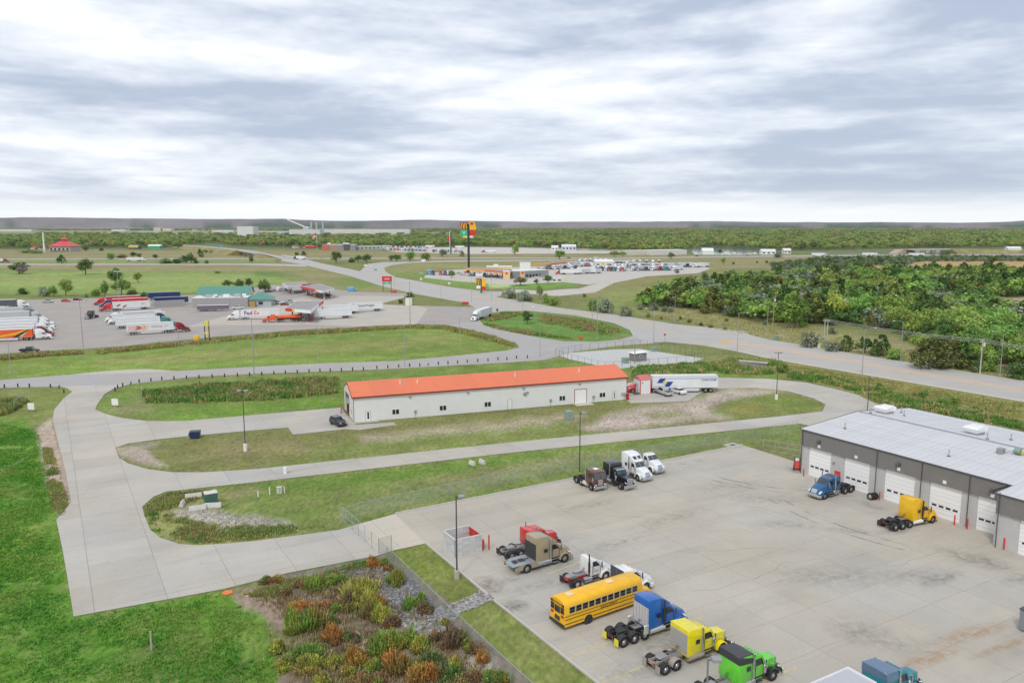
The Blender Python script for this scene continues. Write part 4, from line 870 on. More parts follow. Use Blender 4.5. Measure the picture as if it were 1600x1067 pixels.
# ------------------------------------------------------------------ vehicles
TYRE = BLACK; RIM = mat('aluminium_rim', (.55, .56, .57), .3, .85); HUBG = mat('greasy_black_frame', (.03, .03, .032), .6, var=.2, vscale=3)
CHR = mat('truck_chrome', (.60, .61, .63), .22, .95); TANK = mat('polished_tank', (.56, .57, .59), .25, .9); LAMPW = mat('headlamp_glass', (.75, .77, .78), .15, spec=.8)
LAMPR = mat('tail_lamp_red', (.45, .02, .02), .3); AMB = mat('amber_lens', (.75, .28, .02), .3); DUSTY = mat('dusty_tan_metal', (.34, .30, .25), .7, var=.2, vscale=2)
SHIELD = mat('windshield_glass', (.035, .055, .06), .06, spec=.9)
def paint(name, c, coat=.5, rough=.35): return mat('paint_' + name, c, rough, 0, var=.10, vscale=1.3, coat=coat)
PT = dict(white=paint('white', (.76, .77, .77)), black=paint('black', (.014, .014, .02)), brown=paint('brown', (.10, .038, .03)), tan=paint('tan', (.34, .28, .18)), blue=paint('blue', (.012, .115, .42)),
          navy=paint('navy', (.015, .035, .12)), dkblue=paint('steel_blue', (.015, .10, .24)), midblue=paint('mid_blue', (.03, .26, .46)), yellow=paint('yellow', (.82, .48, .008)), lemon=paint('lemon', (.80, .68, .01)), lime=paint('lime', (.13, .62, .04)),
          red=paint('red', (.58, .03, .03)), maroon=paint('maroon', (.23, .012, .022)), orange=paint('orange', (.78, .12, .02)), teal=paint('teal', (.01, .20, .25)), green=paint('green', (.03, .24, .18)), silver=paint('silver', (.45, .47, .48)), grey=paint('grey', (.22, .23, .25)),
          purple=paint('purple', (.09, .05, .16)), gold=paint('gold', (.50, .42, .28)), bus=paint('school_bus', (.84, .46, .012), .2, .45), chassisred=paint('frame_red', (.42, .02, .025)), slate=paint('slate_roof', (.10, .17, .27)), skyblue=paint('sky_blue', (.12, .42, .70)))
_wh = {}
def wheel(par, x, y, r=.51, w=.28, dual=False, rimm=None, name='wheel', lod=0):
    k = (r, w, dual, lod)
    if k not in _wh:
        W2 = w * (2.1 if dual else 1); n = 20 if lod == 0 else 12
        pr = [(r * .60, -W2 / 2), (r * .93, -W2 / 2), (r, -W2 / 2 + .05), (r, W2 / 2 - .05), (r * .93, W2 / 2), (r * .60, W2 / 2)]
        mb = MB(); vs = []; fs = []; m = len(pr)
        for i in range(n):
            t = 2 * math.pi * i / n
            vs += [(a * math.cos(t), b, r + a * math.sin(t)) for a, b in pr]
        for i in range(n):
            for j in range(m): fs.append((i * m + j, ((i + 1) % n) * m + j, ((i + 1) % n) * m + (j + 1) % m, i * m + (j + 1) % m))
        mb.add(vs, fs); t_ = mb.mesh('tyre', 0, True)
        mb = MB().cyl((0, -W2 / 2 + .1, r), (0, W2 / 2 - .1, r), r * .61, n=n)
        for s in (-1, 1):
            mb.cyl((0, s * (W2 / 2 - .1), r), (0, s * (W2 / 2 - .02 + (.0 if dual else .05)), r), r * .30, r * .2, n=10)
            for q in range(5 if lod == 0 else 0):
                a = q * 1.2566; mb.cyl((r * .4 * math.cos(a), s * (W2 / 2 - .1), r + r * .4 * math.sin(a)), (r * .4 * math.cos(a), s * (W2 / 2 - .06), r + r * .4 * math.sin(a)), r * .07, n=6)
        _wh[k] = (t_, mb.mesh('rim'))
    t_, rm = _wh[k]
    o = bpy.data.objects.new(name, t_); COL.objects.link(o); o.parent = par; o.location = (x, y, 0)
    if not t_.materials: t_.materials.append(TYRE)
    rr = bpy.data.objects.new('rim', rm); COL.objects.link(rr); rr.parent = o
    if not rm.materials: rm.materials.append(RIM)
    if rimm is not None: rr.material_slots[0].link = 'OBJECT'; rr.material_slots[0].material = rimm
    return o
def arch(mb, x, z, r0, r1, y0, y1, a0=0, a1=180, n=9):
    pts = [(x + r1 * math.cos(R(a0 + (a1 - a0) * i / n)), z + r1 * math.sin(R(a0 + (a1 - a0) * i / n))) for i in range(n + 1)]
    pts += [(x + r0 * math.cos(R(a0 + (a1 - a0) * i / n)), z + r0 * math.sin(R(a0 + (a1 - a0) * i / n))) for i in reversed(range(n + 1))]
    return mb.prism(pts, y0, y1)

def tractor(label, body, style='aero', sleeper=1.8, roof='high', axles=2, frame=None, stacks=2, rear_style=None, roofm=None, cabm=None, lod=0, stackcol=None, back=None, tank=None, fend=None, visor=False, group=None, name='semi_tractor', lift=False, rimm=None, sunlights=True):
    """x forward, origin under the front bumper"""
    b = PT[body] if isinstance(body, str) else body; cb = cabm or b; fr = frame or HUBG; rf = roofm or b; tk = tank or TANK
    t = empty(name, (0, 0, 0), 0, label, 'truck', group)
    bv = .045 if lod == 0 else .03
    long_ = style == 'long'; coe = style == 'coe'
    H = 0 if coe else (2.15 if long_ else 1.75)
    CBL = 1.35 if coe else 1.5
    fx = -1.15 if not coe else -.95
    if not coe:
        if long_:
            MB().prof([(-.25, .80, .52), (-.25, 1.78, .50), (-.9, 1.86, .56), (-H, 2.02, .80), (-H, .95, .85), (-1.2, .8, .6)]).build('hood', b, t, bv)
            g_ = MB().box(-.25, -.10, -.5, .5, .72, 1.80).build('grille', CHR, t, .03)
            if lod == 0:
                for k in range(9): MB().box(-.1, -.085, -.44 + k * .1, -.40 + k * .1, .8, 1.72).build('grille_bar', STEEL, g_)
            for s in (-1, 1):
                h_ = MB().cyl((-.35, s * .78, 1.25), (-.12, s * .78, 1.25), .13, n=10).build('headlight', CHR, t, 0, True); MB().cyl((-.125, s * .78, 1.25), (-.10, s * .78, 1.25), .11, n=10).build('lens', LAMPW, h_)
            MB().prof([(-.05, .42, 1.2), (-.02, .9, 1.2), (.06, .9, 1.22), (.1, .42, 1.22)]).build('bumper', CHR, t, .03)
        else:
            MB().prof([(.0, .62, .80), (.02, 1.0, .78), (-.28, 1.55, .70), (-1.0, 1.86, .80), (-H, 2.05, .95), (-H, .8, 1.05), (-1.9, .55, 1.05), (-.4, .55, .95)]).build('hood', b, t, .07, True, 2)
            g_ = MB().prof([(.05, .75, .48), (.08, 1.05, .48), (-.2, 1.52, .44), (-.26, 1.5, .44), (-.03, .78, .48)]).build('grille', CHR if style == 'kw' else DARK, t, .02)
            if lod == 0:
                for k in range(5): MB().prof([(.09 - k * .055, .83 + k * .13, .46), (.11 - k * .055, .86 + k * .13, .46), (.07 - k * .055, .89 + k * .13, .46), (.05 - k * .055, .85 + k * .13, .46)]).build('grille_bar', CHR, g_)
            for s in (-1, 1): MB().prof([(-.02, .95, .17), (-.28, 1.22, .16), (-.62, 1.32, .12), (-.5, 1.12, .16)]).build('headlight', LAMPW, t, .02).location.y = s * .88
            MB().prof([(-.3, .32, 1.2), (-.3, .75, 1.2), (.06, .78, 1.02), (.14, .6, 1.0), (.12, .34, 1.0)]).build('bumper', CHR if style == 'kw' else b, t, .04)
        for s in (-1, 1):
            mb = MB(); arch(mb, fx, .52, .60, .70 if long_ else .78, s * .72, s * 1.22, 0 if long_ else -8, 180)
            if not long_: mb.prof([(fx + .62, .5, .2), (fx + .62, .9, .2), (.0, .9, .12), (.02, .55, .1)])
            o = mb.build('fender', fend or b, t, .03, True)
            if not long_: pass
    else:
        MB().prof([(-.0, .42, 1.18), (-.0, .85, 1.18), (.12, .85, 1.15), (.12, .42, 1.15)]).build('bumper', CHR, t, .03)
        g_ = MB().box(-.0, .05, -.42, .42, .95, 1.85).build('grille', CHR, t, .02)
        for k in range(6): MB().box(.05, .065, -.36 + k * .135, -.30 + k * .135, 1.0, 1.8).build('grille_bar', STEEL, g_)
        for s in (-1, 1):
            for yy in (.72, .95): MB().cyl((.0, s * yy, 1.05), (.05, s * yy, 1.05), .1, n=10).build('headlight', LAMPW, t)
    # cab
    a = -H
    top = 2.95 if coe else 2.72
    if coe:
        MB().prof([(0, .9, 1.14), (0.02, 1.9, 1.14), (-.22, 2.95, 1.08), (-.5, 3.05, 1.05), (a - CBL - sleeper, 3.10, 1.05), (a - CBL - sleeper, .95, 1.15), (-1.7, .95, 1.15), (-1.55, 1.25, 1.15), (-.4, 1.25, 1.15), (-.3, .9, 1.14)]).build('cab', cb, t, .07, True, 2)
        for s in (-1, 1): MB().add([(.035, s * .06, 1.98), (.035, s * 1.04, 1.98), (-.19, s * 1.0, 2.82), (-.19, s * .06, 2.82)], [(0, 1, 2, 3)] if s > 0 else [(3, 2, 1, 0)]).build('windshield', SHIELD, t)
        for s in (-1, 1):
            MB().box(-1.0, -.25, s * 1.145 - .01, s * 1.145 + .01, 1.98, 2.65).build('side_window', GLASS, t); MB().box(-1.5, -1.2, s * 1.145 - .01, s * 1.145 + .01, 2.05, 2.6).build('vent_window', GLASS, t)
            MB().box(a - CBL - .7, a - CBL - .1, s * 1.152 - .01, s * 1.152 + .01, 1.1, 1.12).build('side_trim', CHR, t)
        MB().prof([(-1.0, 3.08, .35), (-1.05, 3.28, .3), (-1.7, 3.28, .3), (-1.75, 3.08, .35)]).build('roof_unit', WHITE, t, .05)
        for k in range(5): MB().box(-.42, -.3, -.75 + k * .36, -.65 + k * .36, 3.03, 3.1).build('marker_light', AMB, t)
    else:
        rk = .28 if long_ else .55
        MB().prof([(a, .95, 1.0), (a + .03, 2.0, .98), (a - rk, top, .90), (a - rk - .22, top + .12, .86), (a - CBL, top + .16, .90), (a - CBL, .95, 1.02)]).build('cab', cb, t, .06, True, 2)
        x0, x1, z0, z1 = a + .10, a - rk + .09, 2.03, top - .06
        for s in (-1, 1): MB().add([(x0, s * .03, z0), (x0 - .02, s * .92, z0), (x1 - .02, s * .84, z1), (x1, s * .03, z1)], [(0, 1, 2, 3)] if s > 0 else [(3, 2, 1, 0)]).build('windshield', SHIELD, t)
        for s in (-1, 1):
            y = s * (.985)
            MB().add([(a - .15, y, 1.98), (a - 1.15, y, 1.98), (a - 1.15, s * .955, 2.55), (a - rk - .1, s * .955, 2.55), (a - .15, y + s * .02, 1.98), (a - 1.15, y + s * .02, 1.98), (a - 1.15, s * .975, 2.55), (a - rk - .1, s * .975, 2.55)],
                     [(0, 1, 2, 3), (7, 6, 5, 4), (0, 4, 5, 1), (1, 5, 6, 2), (2, 6, 7, 3), (3, 7, 4, 0)]).build('side_window', GLASS, t)
            if lod == 0:
                MB().box(a - 1.2, a - 1.14, s * 1.0 - .012, s * 1.0 + .012, 1.0, 2.0).box(a - .12, a - .08, s * 1.0 - .012, s * 1.0 + .012, 1.0, 2.0).build('door_seam', HUBG, t)
                MB().box(a - 1.05, a - .85, s * 1.02 - .02, s * 1.02 + .02, 1.72, 1.77).build('door_handle', CHR, t)
        if visor: MB().prof([(a - rk + .12, top - .06, .92), (a - rk - .1, top + .1, .92), (a - rk - .1, top + .04, .92), (a - rk + .1, top - .12, .92)]).build('sun_visor', CHR, t)
        if lod == 0 and sunlights:
            for k in range(5): MB().prism([(a - rk - .26, top + .11), (a - rk - .30, top + .19), (a - rk - .42, top + .19), (a - rk - .44, top + .12)], -.72 + k * .36 - .05, -.72 + k * .36 + .05).build('marker_light', AMB if not long_ else CHR, t)
    e = a - CBL
    if sleeper and not coe:
        if roof == 'high':
            MB().prof([(e, 1.0, 1.02), (e + .02, 2.5, 1.05), (e + 1.15, 2.80, .86), (e + .85, 3.05, .92), (e + .15, 3.55, 1.02), (e - .55, 3.82, 1.06), (e - sleeper, 3.86, 1.10), (e - sleeper, .9, 1.20), (e - .2, .9, 1.16)]).build('sleeper', rf, t, .09, True, 2)
        elif roof == 'box':
            MB().prof([(e, 1.0, 1.12), (e, 3.05, 1.12), (e - .3, 3.30, 1.14), (e - sleeper, 3.40, 1.18), (e - sleeper, .9, 1.2)]).build('sleeper', b, t, .06, True, 2)
            if roofm: MB().prof([(e + .5, 2.92, .9), (e + .45, 2.98, .9), (e - .3, 3.37, 1.14), (e - sleeper - .02, 3.50, 1.19), (e - sleeper - .02, 2.75, 1.215), (e - .02, 2.45, 1.135), (e - .01, 2.9, 1.12)]).build('roof_fairing', roofm, t, .06, True)
        elif roof == 'flat':
            MB().prof([(e, 1.0, 1.0), (e, 2.86, 1.0), (e - sleeper, 2.95, 1.1), (e - sleeper, 1.0, 1.12)]).build('sleeper', b, t, .06, True, 2)
        if lod == 0:
            for s in (-1, 1): MB().box(e - .95, e - .50, s * 1.20 - .03, s * 1.20 + .015, 1.95, 2.35).build('sleeper_window', GLASS, t, .0)
        if roof == 'high' and lod == 0:
            for s in (-1, 1): MB().add([(e + .8, s * .14, 3.11), (e + .78, s * .72, 3.11), (e + .26, s * .78, 3.51), (e + .30, s * .14, 3.51)], [(0, 1, 2, 3)] if s > 0 else [(3, 2, 1, 0)]).build('skylight', SHIELD, t) if sleeper > 1.85 else None
    end = e - sleeper
    if back is not None:
        bp = MB().box(end - .04, end - .003, -1.12, 1.12, 1.1, 3.1).build('back_panel', back[0], t)
        for k in range(back[1]): 
            if back[2] == 'h': MB().box(end - .07, end - .04, -1.1, 1.1, 1.3 + k * .25, 1.36 + k * .25).build('louver', mat('grey_louver', (.25, .25, .25), .6), bp)
            else: MB().box(end - .06, end - .04, -1.05 + k * 2.1 / max(1, back[1] - 1) - .015, -1.05 + k * 2.1 / max(1, back[1] - 1) + .015, 1.15, 3.05).build('panel_seam', mat('grey_louver', (.25, .25, .25), .6), bp)
    gap = 1.25 if sleeper > 0 else 1.9
    xr = [end - gap] if axles == 1 else [end - gap, end - gap - 1.32]
    if axles == 3: xr = [end - .35, end - gap - .45, end - gap - 1.77]
    tail = xr[-1] - .75
    f = MB()
    for s in (-1, 1): f.box(tail, -.6, s * .42 - .05, s * .42 + .05, .72, .98)
    f.box(tail, tail + .1, -.47, .47, .70, 1.0).box(end - .5, end - .4, -.4, .4, .74, .96).box((xr[0] + xr[-1]) / 2 - .15, (xr[0] + xr[-1]) / 2 + .15, -.4, .4, .74, .96)
    for x in xr: f.cyl((x, -.8, .52), (x, .8, .52), .09, n=8).cyl((x - .15, 0, .55), (x + .15, 0, .55), .22, n=8)
    f.cyl((fx, -.95, .5), (fx, .95, .5), .07, n=6)
    f.build('frame', fr, t)
    for s in (-1, 1):
        wheel(t, fx, s * 1.02, .52, .30, lod=lod, rimm=rimm)
        for x in xr:
            if axles == 3 and x == xr[0]: wheel(t, x, s * 1.05, .50, .28, lod=lod, rimm=rimm)
            else: wheel(t, x, s * .93, .52, .28, True, lod=lod, rimm=rimm)
    mx = sum(xr[-2:]) / len(xr[-2:])
    MB().prof([(mx - .65, 1.05, .28), (mx - .5, 1.18, .42), (mx + .3, 1.22, .42), (mx + .4, 1.0, .42)]).box(mx - .45, mx + .35, -.55, .55, .98, 1.06).build('fifth_wheel', HUBG if lod or fr is HUBG else STEEL, t)
    if lod == 0:
        MB().box(end - gap + .1, end - .15, -.38, .38, 1.0, 1.05).build('deck_plate', STEEL if not lift else HUBG, t); MB().tube([(end - .1, .1, 1.6), (end - .5, .12, 1.15), (mx + .3, .1, 1.3)], .03, 5).tube([(end - .1, -.1, 1.6), (end - .6, -.12, 1.2), (mx + .3, -.1, 1.28)], .03, 5).build('air_line', mat('dark_hose', (.05, .04, .04)), t)
    for s in (-1, 1):
        if coe: tx0, tx1 = end + .35, end - .75
        else: tx0, tx1 = a - 1.35, min(e - .3, end + .25) if sleeper else a - 2.4
        MB().cyl((tx0, s * .93, .68), (tx1, s * .93, .68), .32, n=14).build('fuel_tank', tk, t, .02, True)
        if not coe:
            MB().box(a - 1.25, a - .35, s * .95 - .25, s * .95 + .25, .42, .50).box(a - 1.25, a - .35, s * .9 - .15, s * .9 + .2, .75, .82).build('step', CHR if lod == 0 else STEEL, t)
        sx = e - .12 if (sleeper == 0 or long_ or coe) else e - .02
        if coe: sx = end - .12
        if stacks and (stacks == 2 or s == -1) and not (lod and style == 'aero'):
            sy = s * 1.18 if (sleeper and not coe) else s * 1.0
            if sleeper == 0: sx = end - .16; sy = s * .95
            st = MB().cyl((sx, sy, .95), (sx, sy, 3.35 if long_ or coe else 3.5), .085, n=10); st.cyl((sx, sy, 1.5), (sx, sy, 2.6), .125, n=10)
            st.build('exhaust_stack', stackcol or CHR, t, 0, True)
        MB().box(tail - .02, tail + .01, s * .62, s * 1.22, .22, .95).build('mud_flap', (rear_style or HUBG), t)
        if not coe:
            mm = MB().box(a - .12, a - .02, s * 1.18, s * 1.34, 1.75, 2.45).tube([(a - .3, s * .98, 2.35), (a - .1, s * 1.2, 2.4)], .02, 4).build('mirror', DARK if style == 'aero' else CHR, t, .02)
        else: MB().box(-.1, 0, s * 1.3, s * 1.45, 1.7, 2.3).tube([(-.2, s * 1.14, 2.35), (-.05, s * 1.35, 2.35)], .02, 4).build('mirror', CHR, t, .02)
        MB().box(tail - .03, tail, s * .3 - .08, s * .3 + .08, .78, .92).build('tail_light', LAMPR, t)
        if long_ and lod == 0: MB().cyl((a - .12, s * 1.08, 1.15), (a - .12, s * 1.08, 1.9), .17, n=12).build('air_cleaner', CHR, t, .02, True)
    t['length'] = -tail; t['kingpin'] = mx
    return t
def place_front(o, px, py, az, z=.06):
    o.location = P(px, py, z); o.rotation_euler = (0, 0, az_rot(az)); return o

def trailer(label, boxm, L=16.0, skirt=True, roofm=None, rimm=None, lod=0, name='box_trailer', group=None, kind='van'):
    """x forward, origin on the ground under the tail"""
    t = empty(name, (0, 0, 0), 0, label, 'trailer', group)
    if kind == 'tank':
        MB().cyl((0, 0, 2.15), (L, 0, 2.15), .8, n=20).build('tank', boxm, t, .1, True); MB().box(0, L, -.5, .5, 1.0, 1.4).build('frame', HUBG, t)
    else:
        b = MB().box(0, L, -1.29, 1.29, 1.15, 4.08).build('box', boxm, t, .03)
        MB().box(.05, L - .05, -1.24, 1.24, 4.085, 4.10).build('roof', roofm or mat('trailer_roof', (.70, .72, .71), .4, var=.06, vscale=.4), t)
        r_ = MB()
        for s in (-1, 1): r_.box(0, L, s * 1.30 - .015, s * 1.30 + .015, 1.12, 1.24).box(0, L, s * 1.30 - .015, s * 1.30 + .015, 3.97, 4.07)
        r_.build('side_rail', mat('rail_aluminium', (.50, .51, .52), .4, .5), t)
        d_ = MB().box(-.03, -.002, -1.2, -.02, 1.25, 3.98).box(-.03, -.002, .02, 1.2, 1.25, 3.98).build('rear_door', boxm, t)
        MB().box(-.06, -.03, -.5, -.45, 1.25, 3.95).box(-.06, -.03, .45, .5, 1.25, 3.95).build('lock_rod', STEEL, d_)
        if skirt:
            for s in (-1, 1): MB().box(4.6, L - 4.5, s * 1.2 - .02, s * 1.2 + .02, .38, 1.12).build('skirt', mat('skirt_white', (.66, .67, .67), .5), t)
    MB().box(-.02, .08, -1.15, 1.15, .45, .6).box(0, .08, -.6, -.5, .55, 1.2).box(0, .08, .5, .6, .55, 1.2).build('rear_guard', STEEL, t)
    MB().box(.6, 4.4, -.5, .5, .85, 1.14).box(L - 3.2, L - 3.0, -.7, -.55, .1, 1.15).box(L - 3.2, L - 3.0, .55, .7, .1, 1.15).build('bogie_frame', HUBG, t)
    for x in (1.7, 2.95):
        for s in (-1, 1): wheel(t, x, s * .93, .51, .28, True, lod=lod, rimm=rimm)
    t['length'] = L
    return t

def body_prof(mb, pts): return mb.prof(pts)
def car(label, kind, c, px, py, az, group=None, z=.06, cat=None, name=None):
    """origin under the centre"""
    m = PT[c] if isinstance(c, str) else c
    nm = name or dict(sedan='parked_car', suv='parked_suv', pickup='pickup_truck', van='parked_van')[kind]
    t = empty(nm, P(px, py, z), az_rot(az), label, cat or dict(sedan='car', suv='car', pickup='pickup', van='van')[kind], group)
    if kind == 'sedan':
        MB().prof([(-2.35, .35, .82), (-2.38, .85, .84), (-1.75, 1.02, .86), (.95, .98, .88), (2.2, .78, .84), (2.38, .55, .78), (2.3, .28, .8), (-2.2, .28, .8)]).build('body', m, t, .07, True, 2)
        MB().prof([(-1.65, .98, .80), (-1.0, 1.40, .64), (.2, 1.43, .64), (1.0, .97, .80)]).build('glass', GLASS, t, .03, True)
        MB().prof([(-1.02, 1.385, .655), (-1.0, 1.43, .63), (.15, 1.46, .63), (.25, 1.405, .655)]).build('roof', m, t, .015)
        wb = (-1.45, 1.4); r = .33
    elif kind == 'suv':
        MB().prof([(-2.25, .4, .88), (-2.3, 1.05, .90), (1.0, 1.12, .92), (2.1, .98, .88), (2.32, .7, .82), (2.25, .35, .84), (-2.15, .35, .84)]).build('body', m, t, .08, True, 2)
        MB().prof([(-2.2, 1.05, .84), (-1.95, 1.62, .70), (.1, 1.66, .70), (1.15, 1.08, .84)]).build('glass', GLASS, t, .03, True)
        MB().prof([(-2.05, 1.60, .72), (-1.98, 1.69, .68), (.1, 1.73, .68), (.25, 1.63, .72)]).build('roof', m, t, .02)
        for s in (-1, 1): MB().box(-1.9, .0, s * .6 - .02, s * .6 + .02, 1.72, 1.78).build('roof_rail', CHR, t)
        wb = (-1.4, 1.4); r = .38
    elif kind == 'pickup':
        MB().prof([(-2.85, .5, .92), (-2.88, 1.08, .94), (-.75, 1.10, .94), (1.3, 1.12, .95), (2.6, 1.02, .92), (2.82, .7, .88), (2.75, .4, .9), (-2.7, .45, .9)]).build('body', m, t, .07, True, 2)
        MB().box(-2.72, -.92, -.74, .74, .9, 1.105).build('bed', mat('bed_dark', (.06, .06, .065), .7), t)
        MB().prof([(-.85, 1.06, .86), (-.7, 1.74, .70), (.75, 1.76, .70), (1.45, 1.10, .86)]).build('glass', GLASS, t, .03, True)
        MB().prof([(-.88, 1.1, .845), (-.78, 1.74, .72), (-.7, 1.80, .69), (.75, 1.82, .69), (.88, 1.72, .72), (.5, 1.70, .715), (-.62, 1.70, .715)]).build('cab_roof', m, t, .015)
        wb = (-1.85, 1.85); r = .41
    else:
        MB().prof([(-2.8, .45, .98), (-2.85, 2.5, .92), (.9, 2.6, .92), (1.5, 2.3, .92), (2.0, 1.45, .95), (2.75, 1.2, .95), (2.85, .6, .9), (2.7, .35, .95)]).build('body', m, t, .1, True, 2)
        MB().prof([(1.54, 2.22, .85), (2.04, 1.5, .88), (2.0, 1.48, .88), (1.5, 2.2, .85)]).build('windshield', GLASS, t)
        for s in (-1, 1): MB().box(.8, 1.5, s * .955 - .01, s * .955 + .01, 1.5, 2.1).build('side_window', GLASS, t)
        wb = (-1.9, 1.9); r = .38
    fx = {'sedan': 2.3, 'suv': 2.22, 'pickup': 2.74, 'van': 2.78}[kind]; hz_ = {'sedan': .62, 'suv': .8, 'pickup': .85, 'van': .85}[kind]
    for s in (-1, 1):
        MB().box(fx - .12, fx + .04, s * .62 - .16, s * .62 + .16, hz_ - .06, hz_ + .1).build('headlight', LAMPW, t, .01); MB().box(-fx - .06, -fx + .1, s * .68 - .12, s * .68 + .12, hz_ + .05, hz_ + .25).build('tail_light', LAMPR, t, .01)
        for x in wb: wheel(t, x, s * .80, r, .24, lod=1)
        if kind != 'van': MB().box(.75, .9, s * .98 - .06, s * .98 + .06, 1.05, 1.2).build('mirror', m, t, .02)
    MB().box(fx, fx + .06, -.4, .4, .45, .62).build('grille', DARK, t)
    return t

# ---- the yard, right side
T = tractor('steel blue tractor with a sleeper parked nose out by the second garage door', 'dkblue', 'kw', 1.3, 'flat', lod=0, stackcol=CHR, rimm=RIM)
place_front(T, 1271, 779, 239 + 0)
T = tractor('golden yellow high roof tractor facing the fourth garage door', 'yellow', 'aero', 1.85, 'high', axles=3, stackcol=HUBG, tank=WHITE); place_front(T, 1455, 811, 66)
# ---- row of four along the back fence
T = tractor('faded maroon brown cabover tractor, leftmost of the four by the back fence', 'brown', 'coe', 1.1, lift=True, tank=mat('cream_tank', (.62, .57, .46), .4)); place_front(T, 938, 767.5, 152.5)
T = tractor('black long nose tractor with chrome visor and bumper, second in the fence row', 'black', 'long', 1.9, 'box', visor=True); place_front(T, 985, 766.5, 150.5)
T = tractor('white tractor with a tall windowed sleeper, third in the fence row', 'white', 'kw', 2.0, 'high', back=None); place_front(T, 1012, 753, 149)
T = tractor('white day cab tractor with upright stacks at the right end of the fence row', 'white', 'kw', 0, 'flat', sunlights=True); place_front(T, 1031.5, 741, 149)
# ---- the row by the mown strip
T = tractor('red conventional tractor mostly hidden behind the tan tractor', 'red', 'long', 1.1, 'flat', frame=STEEL); place_front(T, 868, 849, 57)
T = tractor('tan high roof tractor with a low fairing deck over one rear axle', 'tan', 'aero', 2.1, 'high', axles=1, roofm=PT['tan'], back=(mat('dark_hatch', (.04, .04, .04), .5), 0, 'v')); place_front(T, 886, 870, 57.5)
tl = -T['length']; dk = MB().prof([(tl + 2.35, 1.12, 1.2), (tl - .2, 1.12, 1.2), (tl - 1.0, .92, .85), (tl - 1.0, .98, .85), (tl - .2, 1.18, 1.2), (tl + 2.35, 1.18, 1.2)]).build('deck', mat('grey_deck', (.33, .36, .38), .5, .3), T)
for s in (-1, 1):
    mb = MB(); arch(mb, tl + .75, .52, .60, .66, s * 1.1, s * 1.24, 0, 180); 
    mb.prism([(tl + 2.3, .5), (tl + 2.3, 1.12), (tl + .75, 1.18), (tl - .2, 1.12), (tl - 1.0, .92), (tl - .9, .5), (tl + .12, .5), (tl + .2, .8), (tl + .45, 1.05), (tl + .75, 1.14), (tl + 1.05, 1.05), (tl + 1.3, .8), (tl + 1.38, .5)], s * 1.2, s * 1.24); mb.build('side_fairing', PT['tan'], T)
MB().box(tl - .5, tl + .1, -.4, .4, 1.19, 1.22).build('hitch_opening', HUBG, T)
T = tractor('white day cab tractor with a red frame and red hubs', 'white', 'aero', 0, 'flat', axles=1, frame=PT['chassisred'], stacks=1, stackcol=HUBG, rimm=mat('white_rim_red_hub', (.62, .5, .5), .4)); place_front(T, 949, 897, 58)
text_obj('door_lettering', 'ROAD', .22, PT['chassisred'], T, (-2.5, -1.035, 1.45), (R(90), 0, 0), .2)
T = tractor('white crew cab tractor behind the nose of the school bus', 'white', 'aero', 1.1, 'flat', axles=1, stacks=0, back=(DARK, 3, 'v')); place_front(T, 1011, 914, 58)
for s in (-1, 1):
    for k in range(3): MB().box(-3.55 - k * .34, -3.28 - k * .34, s * 1.11 - .02, s * 1.11 + .02, 2.0, 2.45).build('crew_window', GLASS, T)
T = tractor('bright blue tractor with a tall sleeper and pale grey back panel', 'blue', 'aero', 2.0, 'high', axles=3, back=(mat('pale_back_panel', (.52, .52, .52), .5), 6, 'v'), rear_style=mat('yellow_flap', (.75, .65, .04), .5), stackcol=HUBG, fend=PT['blue'], tank=mat('pale_tank', (.60, .60, .60), .35, .4)); place_front(T, 1063, 969, 59)
for s in (-1, 1): MB().box(-5.9, -5.3, s * 1.2 - .12, s * 1.2 + .06, .6, 1.6).build('side_skirt', mat('pale_tank', (.6, .6, .6)), T, .08)
for s in (-1, 1):
    for k in (0, 1): mb = MB(); arch(mb, -T['length'] + .75 + 1.32 * k, .52, .60, .65, s * .62, s * 1.24, 10, 170); mb.build('quarter_fender', HUBG, T)
T = tractor('lemon yellow tractor with louvered grey back panel and dusty frame', 'lemon', 'long', 1.95, 'box', frame=DUSTY, roofm=PT['lemon'], back=(mat('dusty_louver_panel', (.42, .40, .35), .6), 7, 'h'), tank=DUSTY, rear_style=mat('stainless_flap', (.48, .46, .42), .4, .6)); place_front(T, 1128, 1007, 59)
mb = MB(); arch(mb, -T['length'] + 2.1, .52, .60, .66, -1.24, -.62, 10, 175); arch(mb, -T['length'] + 2.1, .52, .60, .66, .62, 1.24, 10, 175); mb.build('rear_fender', DUSTY, T)
T = tractor('lime green long nose tractor with black roof and tall chrome stacks', 'lime', 'long', 1.9, 'box', roofm=mat('black_roof_satin', (.045, .045, .05), .45), frame=DUSTY, fend=PT['black']); place_front(T, 1206, 1048, 59)
T = tractor('teal tractor with a slate roof cut off by the bottom edge of the photo', 'teal', 'long', 1.9, 'box', roofm=PT['slate']); T.location = P(1347, 1034, 3.45) + U * 5.55 + V * 1.18; T.location.z = .06; T.rotation_euler.z = az_rot(59.5)
T = trailer('pale grey walled trailer roof poking in at the bottom edge', mat('trailer_grey', (.55, .56, .57), .5), 13, False, mat('grey_trailer_roof', (.46, .47, .50), .4)); T.location = P(1325, 1045, 4.1) - U * 13 + V * 1.3; T.location.z = .06; T.rotation_euler.z = az_rot(59.5)
r_ = MB().box(0, 13, -1.32, -1.26, 4.08, 4.28).box(0, 13, 1.26, 1.32, 4.08, 4.28).box(0, .06, -1.26, 1.26, 4.08, 4.28).box(12.94, 13, -1.26, 1.26, 4.08, 4.28).build('roof_rim', WHITE, T)
